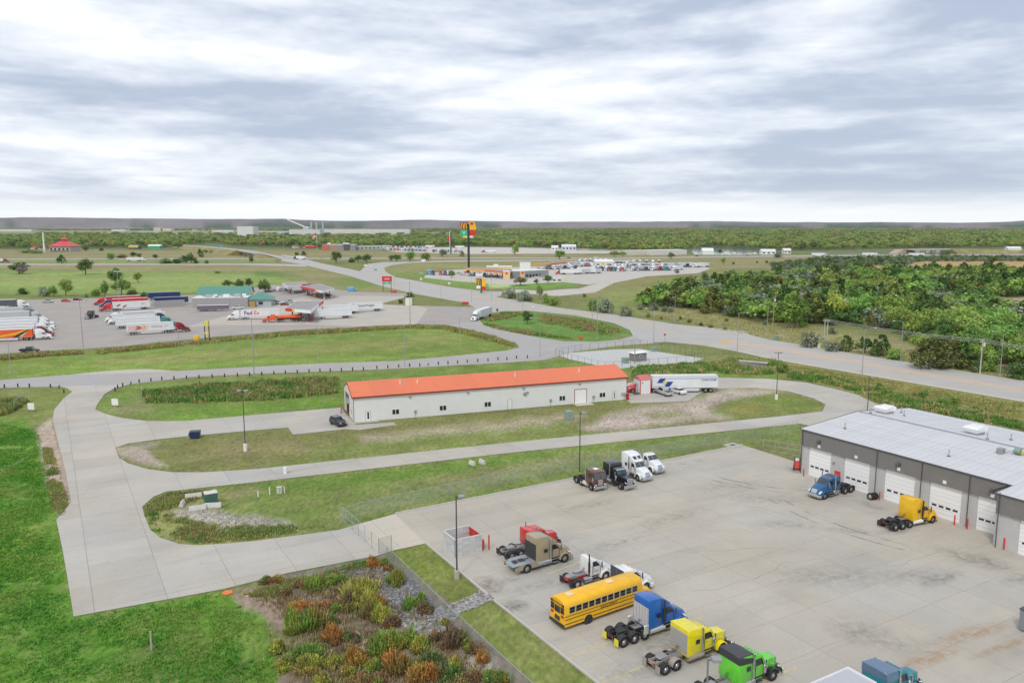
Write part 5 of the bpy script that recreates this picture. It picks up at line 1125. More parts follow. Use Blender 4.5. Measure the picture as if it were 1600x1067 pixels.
o = empty('grey_bin', P(1603, 985, .06), az_rot(149), 'tall grey bin cut off by the right edge of the photo', 'bin'); MB().box(-.5, .5, -.5, .5, .1, 2.2).build('body', mat('slate_grey_bin', (.22, .24, .27), .5), o, .05); MB().box(-.55, .55, -.55, .55, 2.2, 2.3).build('lid', DARK, o)
# spare tyres stacked on their sides by the second door
k = 0
for dx, dy, lab in ((0, 0, 'front spare tyre with a tan hub by the second garage door'), (.42, .12, 'middle spare tyre in the stack by the second garage door'), (.84, .24, 'rear spare tyre leaning in the stack by the second garage door')):
    o = empty('spare_tyre', P(1359.5, 780.5, .06) + Vector((dx, dy, 0)), az_rot(149) , lab, 'tyre'); wheel(o, 0, 0, .52, .28, False, mat('tan_hub', (.55, .48, .36), .6), 'tyre')
fl = empty('red_forklift', P(1245, 733, .06), az_rot(200), 'red forklift just past the left corner of the garage', 'forklift')
MB().prof([(-1.1, .3, .55), (-1.15, 1.2, .5), (-.5, 1.3, .55), (.6, 1.0, .55), (.8, .3, .55)]).build('body', RED, fl, .06); MB().tube([(-.9, -.5, 1.2), (-.7, -.5, 2.1), (.4, -.5, 2.1), (.6, -.5, 1.0)], .04).tube([(-.9, .5, 1.2), (-.7, .5, 2.1), (.4, .5, 2.1), (.6, .5, 1.0)], .04).build('roll_cage', DARK, fl)
MB().box(.85, .95, -.4, -.3, .1, 2.3).box(.85, .95, .3, .4, .1, 2.3).build('mast', DARK, fl); MB().box(.95, 1.9, -.35, -.25, .08, .13).box(.95, 1.9, .25, .35, .08, .13).build('fork', STEEL, fl); MB().box(-.8, -.3, -.3, .3, 1.3, 1.7).build('seat', WHITE, fl, .05)
for s in (-1, 1):
    for x in (-.75, .55): wheel(fl, x, s * .5, .3, .2, lod=1)
# ---- school bus
def bus():
    t = empty('school_bus', (0, 0, 0), 0, 'long yellow school bus with a row of black side windows', 'bus'); B = PT['bus']; L = 10.6
    sec = [(-1.2, .45), (-1.22, 1.5), (-1.2, 2.45), (-1.12, 2.80), (-.92, 3.0), (-.55, 3.1), (0, 3.14), (.55, 3.1), (.92, 3.0), (1.12, 2.80), (1.2, 2.45), (1.22, 1.5), (1.2, .45)]
    n = len(sec); xs = [-11.9, -11.8, -1.75, -1.6]; vs = []
    for i, x in enumerate(xs):
        for y, z in sec: k = .97 if i in (0, 3) else 1; vs.append((x, y * k, z if z < 1 else 1 + (z - 1) * k))
    fs = [tuple(range(n)), tuple(reversed(range(3 * n, 4 * n)))]
    for i in range(3):
        for j in range(n): fs.append((i * n + j, i * n + (j + 1) % n, (i + 1) * n + (j + 1) % n, (i + 1) * n + j))
    MB().add(vs, fs).build('body', B, t, 0, True)
    MB().prof([(.0, .55, .85), (-.02, 1.1, .85), (-.25, 1.45, .8), (-1.7, 1.75, 1.0), (-1.7, .6, 1.1)]).build('hood', B, t, .08, True, 2)
    MB().box(-1.6, -1.585, -1.0, 1.0, 1.75, 2.75).build('windshield', SHIELD, t)
    for s in (-1, 1):
        for k in range(11):
            x0 = -11.35 + k * .83
            w_ = MB().box(x0, x0 + .74, s * 1.205 - .03, s * 1.205 + .025, 1.78, 2.46).build('window', mat('bus_window_frame', (.40, .38, .30), .5), t)
            for z0, z1 in ((1.82, 2.10), (2.13, 2.42)): MB().box(x0 + .05, x0 + .69, s * 1.232 - .012, s * 1.232 + .008, z0, z1).build('pane', GLASS, w_)
        for z in (.72, 1.18, 1.52): MB().box(-11.85, -1.9, s * 1.222 - .02, s * 1.222 + .018, z, z + .055).build('black_rail', HUBG, t)
        mb = MB(); arch(mb, -8.9, .5, .56, .66, s * 1.12, s * 1.26, 0, 180); mb.build('wheel_arch', B, t); MB().box(-9.45, -8.35, s * 1.215 - .01, s * 1.225 + .005, .3, .5).cyl((-8.9, s * 1.21, .5), (-8.9, s * 1.232, .5), .56, n=18).build('wheel_well', HUBG, t)
        wheel(t, -8.9, s * 1.02, .5, .26, False, HUBG); wheel(t, -.95, s * 1.0, .5, .27)
        mb = MB(); arch(mb, -.95, .5, .58, .68, s * .85, s * 1.2, 0, 180); mb.build('fender', B, t)
        text_obj('side_lettering', 'SCHOOL DISTRICT', .26, HUBG, t, (-6.2, s * 1.25, 1.37), (R(90), 0, 0 if s < 0 else R(180)))
    MB().box(-12.05, -11.88, -1.2, 1.2, .42, .68).build('rear_bumper', HUBG, t, .02)
    for y0, y1, z0, z1 in ((-1.08, -.55, 1.75, 2.4), (-.42, .42, 1.65, 2.35), (.55, 1.08, 1.75, 2.4), (-.4, .4, .85, 1.3)): MB().box(-11.945, -11.90, y0, y1, z0, z1).build('rear_window', GLASS, t)
    for s in (-1, 1):
        MB().box(-11.95, -11.90, s * .9 - .2, s * .9 + .2, 2.5, 2.72).build('warning_light_panel', HUBG, t); MB().cyl((-11.96, s * .82, 2.61), (-11.94, s * .82, 2.61), .09, n=10).build('warning_light', LAMPR, t)
        MB().box(-11.95, -11.90, s * .85 - .2, s * .85 + .2, 1.32, 1.58).build('tail_light', LAMPR, t)
    text_obj('rear_lettering', 'SCHOOL BUS', .2, HUBG, t, (-11.945, 0, 2.62), (R(90), 0, R(-90)), bold=.006)
    for x in (-10.4, -5.2): MB().box(x - .4, x + .4, -.35, .35, 3.12, 3.2).build('roof_hatch', mat('cream_hatch', (.80, .62, .35), .5), t, .03)
    MB().box(-.05, .08, -1.05, 1.05, .4, .62).build('bumper', HUBG, t)
    return t
B_ = bus(); place_front(B_, 1008, 932, 56.5)

# ---- beside the warehouse
car('black crossover parked by the open end of the warehouse', 'suv', 'black', 528.5, 664, 140)
car('silver pickup backed up beside the red trimmed shed', 'pickup', 'silver', 1037, 616.5, 338); car('white sedan parked right of the silver pickup', 'sedan', 'white', 1059, 614.5, 330)
def rig(nose, az, ttag, ttlab, color='white', tlab=None, style='aero', sleeper=1.8, roof='high', boxm=None, L=16.0, lod=1, skirt=True, group=None, z=.06, tgroup=None, kind='van', rimm=None):
    """tractor and its trailer, nose pixel = front bumper"""
    t = tractor(ttlab, color, style, sleeper, roof, lod=lod, stacks=0 if style == 'aero' else 2, group=group) if ttlab else None
    pos = P(nose[0], nose[1], z); d = azv(az)
    off = 5.9
    if t: t.location = pos; t.rotation_euler.z = az_rot(az); off = -t['kingpin'] - 1.15
    tr = trailer(tlab or ttag, boxm or WHITE, L, skirt, lod=lod, group=tgroup, kind=kind, rimm=rimm); p = pos - d * (off + L)
    tr.location = p; tr.rotation_euler.z = az_rot(az)
    return t, tr
TW = mat('trailer_white', (.72, .74, .75), .45, var=.05, vscale=.4); SB = mat('logo_blue', (.01, .06, .30), .5); YG = mat('logo_gold', (.60, .42, .05), .5)
t, tr = rig((980, 612.5), 267.5, None, 'red tractor nosing out behind the tiny red trimmed shed', 'red', 'white trailer with slanted blue panels and a round gold emblem', boxm=TW, lod=0)
def side(tr, s, name, pts, m):
    """flat print on a trailer side; s=-1 right-hand side, pts in (x, z)"""
    mb = MB().prism(pts, s * 1.293, s * 1.303) if s > 0 else MB().prism(pts, -1.303, -1.293)
    return mb.build(name, m, tr)
# the photo sees the left-hand side of this one: x=0 is the tail (right in the photo)
side(tr, 1, 'blue_stripe', [(.1, 3.42), (13.2, 3.42), (13.2, 3.52), (.1, 3.52)], SB); side(tr, 1, 'blue_panel', [(14.9, 2.4), (13.6, 2.4), (12.7, 3.55), (14.2, 3.55)], SB)
side(tr, 1, 'blue_panel', [(13.1, 1.5), (11.8, 1.5), (10.9, 2.75), (12.3, 2.75)], SB); side(tr, 1, 'blue_stripe', [(15.8, 1.5), (13.1, 1.5), (13.1, 1.6), (15.8, 1.6)], SB)
o = MB().cyl((13.0, 1.293, 2.55), (13.0, 1.31, 2.55), .5, n=20).build('gold_emblem', YG, tr); MB().cyl((13.0, 1.31, 2.55), (13.0, 1.315, 2.55), .34, n=16).build('emblem_centre', mat('pale_gold', (.75, .66, .30), .5), o)
text_obj('trailer_lettering', 'SUNFLOWER', .62, SB, tr, (2.3, 1.305, 3.05), (R(90), 0, R(180)), .3, bold=.01)
# ------------------------------------------------------------------ truck stop left of centre
CREAM = mat('cream_stucco', (.62, .56, .38), .7, var=.04); GRB = mat('grey_block_long', (.36, .35, .35), .85, var=.06, wave=('Z', 2.4, .02)); GROOF = mat('sea_green_metal_roof', (.10, .27, .215), .5, var=.06, wave=('X', 1.5, .02)); MEMB = mat('white_roof_membrane', (.74, .75, .74), .6, var=.06, vscale=.5)
def frame_px(name, A, B, lab, cat, z=0, gy=None):
    a, b = P(*A), P(*B); az = math.degrees(math.atan2((b - a).x, (b - a).y)); a.z = z
    return empty(name, a, az_rot(az), lab, cat), (b - a).length
t, L = frame_px('travel_store', (301, 481), (386, 479.5), 'travel store with green gable roof and white flat roofed wing', 'store')
MB().box(0, 26, 0, 14, 0, 4.6).build('wing_wall', GRB, t); MB().box(-.02, 0, 0, 14, 0, 4.6).build('side_wall', CREAM, t); MB().box(.1, 25.9, .1, 14, 4.605, 4.65).build('wing_roof', MEMB, t)
MB().box(-.1, 26.1, -.06, .12, 4.6, 4.85).box(-.1, .12, -.06, 14, 4.6, 4.85).build('parapet', MEMB, t)
MB().box(0, 25, 14, 30, 0, 5).build('hall_wall', CREAM, t)
MB().add([(-.8, 13.2, 4.9), (25.6, 13.2, 4.9), (25.6, 22, 8.8), (-.8, 22, 8.8), (-.8, 30.8, 4.9), (25.6, 30.8, 4.9)], [(0, 1, 2, 3), (3, 2, 5, 4)]).build('gable_roof', GROOF, t)
MB().add([(-.02, 14, 5), (-.02, 30, 5), (-.02, 22, 8.5), (25.02, 14, 5), (25.02, 30, 5), (25.02, 22, 8.5)], [(0, 2, 1), (3, 4, 5)]).build('gable_end', CREAM, t)
MB().box(26.05, 37, 1, 13, 0, 3.6).build('entry_wall', mat('pale_blue_siding', (.42, .47, .50), .6), t)
MB().add([(25.2, 0, 3.5), (38.2, 0, 3.5), (38.2, 14.5, 3.5), (25.2, 14.5, 3.5), (30, 6, 6.4), (33, 8, 6.4)], [(0, 1, 4), (1, 5, 4), (1, 2, 5), (2, 3, 5), (3, 4, 5), (3, 0, 4)]).build('hip_roof', GROOF, t)
MB().box(27, 29.5, -1.2, .98, 0, 2.6).build('porch', mat('ochre_porch', (.42, .27, .08), .7), t); MB().box(31, 33, .9, .995, .9, 2.4).build('window', GLASS, t)
for k, (x, y, s) in enumerate([(3, 3, 1), (5.2, 7, .8), (7, 4, 1.3), (9.5, 9, .9), (11, 3.5, .8), (13, 7, 1), (15.5, 4, 1.5), (18, 9, .9), (20.5, 5, 1.5), (23, 10, 1), (22.8, 3, .7), (8.2, 11, .8)]):
    MB().box(x - s, x + s, y - s * .7, y + s * .7, 4.66, 4.9 + s * .8).build('roof_unit', (MEMB, STEEL, GALV)[k % 3], t, .08)
t, L = frame_px('store_lean_to', (243, 481), (282, 479), 'low grey block yard wall left of the travel store', 'wall'); MB().box(0, 13.5, 0, .3, 0, 3.4).box(0, .3, .3, 8, 0, 3.4).build('wall', GRB, t)
t = trailer('long low dark purple trailer parked under the travel store wall', mat('dull_purple', (.17, .13, .18), .5), 14, False, lod=1); t.location = P(308.5, 486.5, .05); t.rotation_euler.z = az_rot(74); t.scale.z = .68
REDC = mat('canopy_red', (.62, .03, .025), .4); YELC = mat('canopy_yellow', (.80, .50, .03), .4); WHC = mat('canopy_white', (.78, .79, .80), .4); CTOP = mat('canopy_deck', (.30, .28, .28), .7, var=.2, vscale=.4)
def canopy(corners, h, lab, fasc, ncol=3, dep=1.0, colm=None, pumps=True, text=None, islandm=None):
    """corners: photo pixels of the top corners at height h, first edge faces the camera"""
    c = [P(*q, h) for q in corners]; O = Vector((c[0].x, c[0].y, .05)); t = empty('fuel_canopy', O, 0, lab, 'canopy'); p = [q - O for q in c]
    MB().slab([tuple(q[:2]) for q in p], h - dep + .1, h - .1).build('canopy_deck', CTOP, t)
    for i in range(4):
        a, b = p[i], p[(i + 1) % 4]; d = (b - a).normalized(); n = Vector((d.y, -d.x, 0))
        parts = fasc[i]; s0 = 0; Lk = (b - a).length
        for fr, m in parts:
            q0, q1 = a + d * (Lk * s0), a + d * (Lk * (s0 + fr)); s0 += fr
            MB().slab([tuple((q0 + n * .15)[:2]), tuple((q1 + n * .15)[:2]), tuple((q1 - n * .02)[:2]), tuple((q0 - n * .02)[:2])], h - dep, h).build('fascia', m, t)
    for v in ((.22, .78) if ncol > 1 else (.5,)):
        for k in range(ncol):
            u = (k + .5) / ncol
            q = (p[0].lerp(p[1], u)).lerp(p[3].lerp(p[2], u), v)
            MB().box(q.x - .2, q.x + .2, q.y - .2, q.y + .2, 0, h - dep + .1).build('column', colm or STEEL, t)
            if pumps:
                i_ = MB().box(q.x + .5, q.x + 1.4, q.y - .3, q.y + .3, 0, 1.7).build('fuel_pump', WHC if (k % 2) else REDC, t, .04); MB().box(q.x + .6, q.x + 1.3, q.y - .34, q.y - .3, 1.0, 1.5).build('pump_screen', GLASS, i_)
    if text:
        a, b = p[0], p[1]; d = (b - a).normalized(); n = Vector((d.y, -d.x, 0)); q = a.lerp(b, text[2])
        text_obj('canopy_lettering', text[0], text[1], text[3], t, (q.x + n.x * .17, q.y + n.y * .17, h - dep / 2), (R(90), 0, math.atan2(d.y, d.x)), bold=.02)
    return t
canopy([(446,481.5),(485,485),(505,469.5),(463,470.5)], 5.6, 'nearest fuel canopy with a white and red fascia over the orange tanker', [((.28, REDC), (.10, YELC), (.62, WHC)), ((.6, WHC), (.4, REDC)), ((1, WHC),), ((1, WHC),)], 3, 1.3, DARK)
canopy([(470,447.5),(503,454.5),(522,450.5),(498,443.5)], 5.2, 'middle fuel canopy with a long red, yellow and white fascia', [((.70, REDC), (.10, YELC), (.20, WHC)), ((1, WHC),), ((1, WHC),), ((1, WHC),)], 4, 1.2, mat('brown_column', (.14, .08, .07)))
canopy([(441,442.5),(449,447),(486,443.5),(478,440)], 5.2, 'farthest fuel canopy on pale blue columns', [((1, WHC),), ((.6, WHC), (.4, REDC)), ((1, REDC),), ((1, WHC),)], 2, 1.0, mat('pale_blue_column', (.45, .58, .66)))
def billboard(px, yb, yt, w_, panels, lab, legs=2, m=DARK, az=95, name='pylon_sign', ground_z=0):
    """panels: list of (z0 frac, z1 frac, x0, x1, material, text, textmat, size)"""
    h = hgt(yb, yt); o = empty(name, P(px, yb), az_rot(az), lab, 'sign')
    if legs == 2:
        for s in (-1, 1): MB().box(s * w_ / 2 - .15, s * w_ / 2 + .15, -.15, .15, 0, h).build('leg', m, o)
    else: MB().cyl((0, 0, 0), (0, 0, h * .96), w_ * .09, n=12).build('pole', m, o)
    for i, (a, b, x0, x1, mm, tx, tm, sz) in enumerate(panels):
        q = MB().box(x0 * w_, x1 * w_, -.3, .3, a * h, b * h).build('sign_panel', mm, o, .04)
        if tx: text_obj('lettering', tx, sz, tm, q, ((x0 + x1) / 2 * w_, -.32, (a + b) / 2 * h), (R(90), 0, 0), bold=.03)
    return o, h
YSG = mat('sign_yellow', (.72, .62, .12), .5); SGR = mat('sign_green', (.03, .45, .22), .5); SWH = mat('sign_white', (.78, .78, .76), .5); BLK2 = mat('sign_black', (.02, .02, .02), .5)
billboard(324, 532, 501, 1.55, [(.74, 1, -.55, .55, YSG, None, None, 0), (.33, .43, -.5, .5, YSG, None, None, 0)], 'yellow topped sign frame on two dark posts at the lot edge', m=mat('brown_post', (.13, .09, .06)))
o = MB().prof([(-.8, 0, .5), (-.8, 1.9, .5), (.8, 1.9, .5), (.8, 0, .5)]).build('yellow_bin', mat('bin_yellow', (.80, .52, .01), .45), None, .1); o.location = P(307.5, 533); tag(o, 'yellow clothing bin by the two legged yellow sign', 'bin')
billboard(605, 456, 431.5, 5.0, [(.66, 1, -.6, .6, REDC, 'LOVES', WHC and SWH, 1.1), (.5, .64, -.5, .5, SGR, '2.89', SWH, 1.0)][:2], 'red and green fuel price sign on two legs above the lot')
bb, _ = billboard(615, 458, 454, 3, [(.3, 1, -.5, .5, REDC, None, None, 0)], 'tiny red entrance sign at the foot of the price sign')
bb, _ = billboard(727, 476, 471.5, 3.2, [(.2, 1, -.5, .5, REDC, None, None, 0)], 'low red sign at the tip of the grass wedge')
bb, _ = billboard(907, 531, 525, 1.4, [(.35, 1, -.6, .6, mat('sign_orange', (.60, .12, .03)), None, None, 0)], 'small orange red sign near the front of the grass island', legs=1)
o = MB().box(-1.6, 1.6, -1.6, 1.6, 0, 3.4).slab([(-1.7, -1.7), (1.7, -1.7), (1.7, 1.7), (-1.7, 1.7)], 3.4, 3.6).build('water_tank', mat('ivory', (.72, .70, .62), .5), None, .25); o.location = P(639, 477); tag(o, 'ivory tank standing beside the trimmed bush on the grass wedge', 'tank')
# signs by the highway
def road_sign(px, yb, yt, w_, hh, m, lab, legs=1):
    h = hgt(yb, yt); o = empty('road_sign', P(px, yb), 0, lab, 'road sign'); MB().box(-.04, .04, -.04, .04, 0, h).build('post', STEEL, o); MB().box(-w_ / 2, w_ / 2, -.1, -.05, h - hh, h).build('panel', m, o); return o
road_sign(587, 425, 420, 2.4, 1.6, SGR, 'green guide sign beside the ramp'); road_sign(571, 417, 413.5, 2.6, 1.5, SWH, 'white back of a ramp sign'); road_sign(580, 419, 415, .9, 1.2, SWH, 'small white sign left of the green guide sign')
road_sign(702, 446, 441, 1.4, 1.4, SWH, 'small white sign in the grass by the driveway'); road_sign(658, 443, 434, 1.3, 1.5, mat('cream_sign', (.7, .68, .5)), 'cream coloured sign on a pole before the right station')
road_sign(1038.5, 533, 521, .7, .7, mat('stop_red', (.55, .02, .03)), 'red octagonal looking stop sign at the highway junction'); road_sign(749, 452, 427, 4.5, 1.8, SWH, 'white topped sign above the fast food monument sign')
road_sign(884, 439.5, 433, 1.6, 1.6, YSG, 'yellow sign on the grass point beside the forecourt'); road_sign(777, 493, 482, .9, 1.2, DARK, 'dark backed sign at the top of the grass island'); road_sign(833, 485, 478, .8, .8, SWH, 'small sign post in the island weeds')
road_sign(979, 504, 505, .5, .5, SWH, 'tiny marker') if 0 else None
ob, hb = billboard(752, 458, 434.5, 5.6, [(.55, .98, -.55, -.05, mat('sign_brown', (.13, .03, .03)), None, None, 0), (.3, .5, -.52, -.05, SWH, None, None, 0), (.45, .98, .02, .5, YELC, None, None, 0), (.2, .44, .08, .48, REDC, None, None, 0), (.12, .32, -.1, .08, SGR, None, None, 0)], 'low fast food and fuel monument sign at the right station drive', legs=1, az=100)
def arches(par, x, z, w_, h_, m, y):
    mb = MB()
    for cx in (x - w_ * .25, x + w_ * .25):
        n = 10; A = [(cx + w_ * .25 * math.cos(R(180 - 180 * i / n)), z + h_ * math.sin(R(180 * i / n)) ** .8) for i in range(n + 1)]; B = [(cx + w_ * .13 * math.cos(R(180 * i / n)), z + h_ * .86 * math.sin(R(180 * i / n)) ** .8) for i in range(n + 1)]
        mb.prism(A + B, y, y + .2)
    return mb.build('arches_emblem', m, par)
# the tall sign
o, h = billboard(732.5, 427, 347, 11, [(.865, .99, -.62, -.08, mat('sign_dark_red', (.30, .03, .03)), None, None, 0), (.85, .925, -.06, .58, YELC, None, None, 0), (.74, .835, -.62, -.08, SGR, 'V', SWH, 3.6), (.74, .835, -.04, .58, REDC, None, None, 0), (.695, .73, -.42, -.02, mat('sign_lemon', (.70, .72, .14)), None, None, 0), (.695, .73, -.02, .35, SWH, None, None, 0)],
             'very tall black pole sign with yellow arches over green and red panels', legs=1, az=95, m=mat('black_pole', (.03, .035, .04)))
SHL = mat('sign_shell_yellow', (.82, .45, .02), .4)
def scallop(par, x, z, r, m, y=-.34):
    pts = [(x - r * .3, z - r * .75), (x + r * .3, z - r * .75)] + [(x + r * math.cos(R(a)), z + r * .95 * math.sin(R(a))) for a in range(-20, 201, 20)]
    return MB().prism(pts, y, y + .3).build('scallop_emblem', m, par, .02)
arches(o, -3.85, h * .875, 5.2, h * .105, YELC, -.55); arches(ob, -1.7, hb * .58, 2.5, hb * .36, YELC, -.55); scallop(o, 2.9, h * .945, 3.0, SHL, -.4); scallop(o, 2.9, h * .965, 1.4, REDC, -.5)
o, h = billboard(704, 397, 361.5, 6, [(.0, 1, -.20, .05, SWH, None, None, 0), (.56, .80, -.6, -.2, REDC, None, None, 0), (.6, .8, .12, .5, mat('sign_deep_green', (.02, .22, .14)), None, None, 0), (0, 1, .06, .2, BLK2, None, None, 0)], 'tall black and white pylon sign with red and green side panels by the truck park', legs=1, az=95)
o = empty('flagpole', P(495.5, 391), 0, 'flagpole flying a large stars and stripes flag by the truck park', 'flagpole'); h = hgt(391, 363)
MB().cyl((0, 0, 0), (0, 0, h), .3, .15, n=8).build('pole', WHITE, o)
fl = MB(); n = 8
for k in range(n + 1): pass
cols = [REDC, SWH]
for r in range(7):
    mb = MB(); vs = []
    for k in range(n + 1):
        x = -k * .85; z = h - 1 - r * .95 - k * 1.0 * .55; yy = math.sin(k * 1.1) * .5; vs += [(x, yy, z), (x, yy, z - .95)]
    mb.add(vs, [(2 * k, 2 * k + 1, 2 * k + 3, 2 * k + 2) for k in range(n)]); mb.build('stripe', cols[r % 2], o)
mb = MB(); mb.add([(-.05, -.08, h - .95), (-2.6, -.6, h - 2.5), (-2.6, -.6, h - 5.2), (-.05, -.08, h - 3.9)], [(0, 1, 2, 3)]).add([(-.05, .6, h - .95), (-2.6, .8, h - 2.5), (-2.6, .8, h - 5.2), (-.05, .6, h - 3.9)], [(0, 1, 2, 3)]).build('canton', mat('flag_blue', (.02, .04, .16)), o)

# ---- right hand station
SA = mat('sign_amber_fascia', (.82, .40, .02), .4)
canopy([(727,419.5),(797,425),(800,421),(737,417.3)], 5.6, 'long amber and orange fuel canopy of the right station', [((.45, SA), (.55, mat('canopy_orange', (.72, .13, .02), .4))), ((1, SA),), ((1, SA),), ((1, SA),)], 7, 1.3, WHC)
canopy([(832,413.5),(885,409.5),(888,408.2),(836,411.5)], 5.6, 'amber and orange truck canopy behind the right station', [((.5, SA), (.5, mat('canopy_orange', (.72, .13, .02), .4))), ((1, SA),), ((1, SA),), ((1, SA),)], 5, 1.3, WHC)
def block(px0, px1, yb, h, dep, wm, lab, name='building', cat='building', roof='flat', rm=None, wins=0, band=None, az=None, rise=2.5, yb2=None, winm=None, over=.4):
    a, b = P(px0, yb), P(px1, yb2 or yb); az = math.degrees(math.atan2((b - a).x, (b - a).y)); L = (b - a).length
    t = empty(name, a, az_rot(az), lab, cat)
    MB().box(0, L, 0, dep, 0, h).build('wall', wm, t); rm = rm or MEMB
    if roof == 'flat': MB().box(-.15, L + .15, -.15, dep + .15, h, h + .35).build('roof', rm, t)
    elif roof == 'gable': MB().add([(-over, -over, h - .1), (L + over, -over, h - .1), (L + over, dep / 2, h + rise), (-over, dep / 2, h + rise), (-over, dep + over, h - .1), (L + over, dep + over, h - .1)], [(0, 1, 2, 3), (3, 2, 5, 4), (0, 3, 4), (1, 5, 2)]).build('roof', rm, t)
    elif roof == 'hip': k = min(L, dep) * .45; MB().add([(-over, -over, h), (L + over, -over, h), (L + over, dep + over, h), (-over, dep + over, h), (k, dep / 2, h + rise), (L - k, dep / 2, h + rise)], [(0, 1, 5, 4), (1, 2, 5), (2, 3, 4, 5), (3, 0, 4)]).build('roof', rm, t)
    if band: MB().box(-.05, L + .05, -.12, 0, band[0] * h, band[1] * h).build('band', band[2], t)
    for k in range(wins):
        x = (k + .5) * L / wins; wd = min(1.6, L / wins * .32)
        w_ = MB().box(x - wd, x + wd, -.08, -.002, h * .28, h * .68).build('window', WHITE, t); MB().box(x - wd + .12, x + wd - .12, -.12, -.08, h * .28 + .12, h * .68 - .12).build('pane', winm or GLASS, w_)
    return t, L
SHEL = mat('ribbed_grey_wall', (.30, .30, .31), .6, wave=('X', 2, .04)); PYL = mat('sand_stucco', (.70, .52, .27), .7)
t, L = block(786, 797, 437, 6.2, 8, PYL, 'sand coloured entrance tower of the right station'); scallop(t, L / 2, 4.6, .9, REDC, -.2)
t, L = block(804, 857, 435, 5.2, 16, SHEL, 'ribbed grey station store with a sand coloured entrance panel', wins=0, yb2=432.5); q = MB().box(5.0, 9.2, -.5, -.002, 0, 5.4).build('entrance_panel', PYL, t); scallop(q, 7.1, 4.0, 1.0, REDC, -.7)
for k in range(5): MB().box(11 + k * 3, 13 + k * 3, -.1, -.002, .2, 2.6).build('shop_window', GLASS, t)
for x in (3, 10, 17): MB().box(x, x + 2, 5, 7, 5.55, 6.7).build('roof_unit', MEMB, t)
t, L = block(760, 800, 427, 5.2, 14, mat('cream_wall', (.66, .62, .50)), 'cream walled fast food wing behind the amber canopy', band=(.85, 1, SHL)); MB().box(6, 10, 2, 5, 5.6, 7.4).build('roof_unit', MEMB, t)
block(812, 829, 427, 8.5, 10, MEMB, 'tall white box unit behind the station store'); t, L = block(862, 878, 441, 3.0, 4, mat('white_tank_wall', (.66, .66, .66)), 'white fuel tank enclosure right of the station store', wins=2)
t, L = block(930, 958, 420, 6.5, 16, mat('shop_white', (.64, .65, .62)), 'white tyre shop with a yellow star front among the parked trucks', roof='gable', wins=0, rise=2)
pts = []
for k in range(10): r_ = 2.3 if k % 2 == 0 else 1.2; pts.append((7 + r_ * math.cos(R(90 + k * 36)), 4 + r_ * math.sin(R(90 + k * 36))))
MB().prism(pts, -.1, -.01).build('star_emblem', SHL, t); MB().box(1, 4, -.08, -.002, 0, 4.5).build('bay_door', DARK, t); MB().box(11, 15, -.08, -.002, 0, 4.5).build('bay_door', DARK, t)
block(978, 1012, 399, 6, 18, mat('storage_beige', (.58, .55, .47)), 'left of two long pale storage sheds beyond the highway', name='storage_shed', cat='shed', wins=0, yb2=398.5); block(1019, 1073, 399, 6.5, 22, mat('storage_white', (.66, .65, .62), .6, wave=('X', .6, .1)), 'right and longer pale storage shed, left of the lake', name='storage_shed', cat='shed', yb2=398)
block(862, 872, 391, 5, 10, WHITE, 'small white house left of the blue white house beyond the field', name='house', cat='house', roof='gable', wins=2); block(878, 900, 391.5, 7, 12, mat('blue_white_siding', (.55, .60, .68)), 'blue white house among trees beyond the field', name='house', cat='house', roof='gable', wins=4)
block(1098, 1115, 398, 5, 12, WHITE, 'white shed with a domed roof by the lake', name='shed', cat='shed', roof='gable', rise=4); block(1190, 1212, 398, 5, 10, WHITE, 'white farmhouse beyond the interstate', name='house', cat='house', roof='gable', wins=3)
block(1225, 1236, 396.5, 5, 10, mat('cream_house', (.6, .57, .48)), 'cream house right of the white farmhouse', name='house', cat='house', roof='gable', wins=2); block(1575, 1596, 392, 4, 10, WHITE, 'white shed at the far right beyond the field', name='shed', cat='shed', roof='gable')
block(1250, 1286, 380, 5, 10, mat('dull_roof', (.33, .30, .30)), 'grey roofed barn in the far trees', name='barn', cat='barn', roof='gable', rm=mat('dull_roof2', (.40, .38, .38)))
# truck park buildings
BRK = mat('brick_red', (.30, .10, .07), .8); GRW = mat('grey_panel_wall', (.28, .28, .31), .6)
t, L = block(503, 555, 391.5, 9, 20, GRW, 'brick and grey truck plaza building with dark tower', wins=0); MB().box(0, 12, -.3, -.002, 0, 9.5).build('brick_bay', mat('orange_brick', (.48, .15, .10), .7), t); MB().box(14, 26, -.2, -.002, 0, 8).build('tan_bay', mat('tan_brick', (.40, .24, .17), .7), t)
MB().prof([(36, 0, 2), (34, 12, 2), (45, 12, 2), (43, 0, 2)]).build('dark_tower', mat('dark_tower', (.12, .09, .10), .6), t); MB().box(9, 14, 0, 3, 9, 12).build('roof_hood', WHITE, t); MB().box(34, 45, -2.2, -1.9, 10, 12).build('tower_trim', WHITE, t)
block(556, 612, 391, 6, 12, mat('pale_plaza', (.50, .52, .48)), 'long pale fuel plaza with dark openings behind the trucks', wins=9, yb2=389.5)
t, L = block(456, 477, 387.5, 4, 10, mat('white_low', (.6, .6, .62)), 'low shop with an orange red canopy band, left one', band=(.55, 1, REDC)); t, L = block(477, 494, 388, 4, 10, REDC, 'low orange red shop right of the flag')
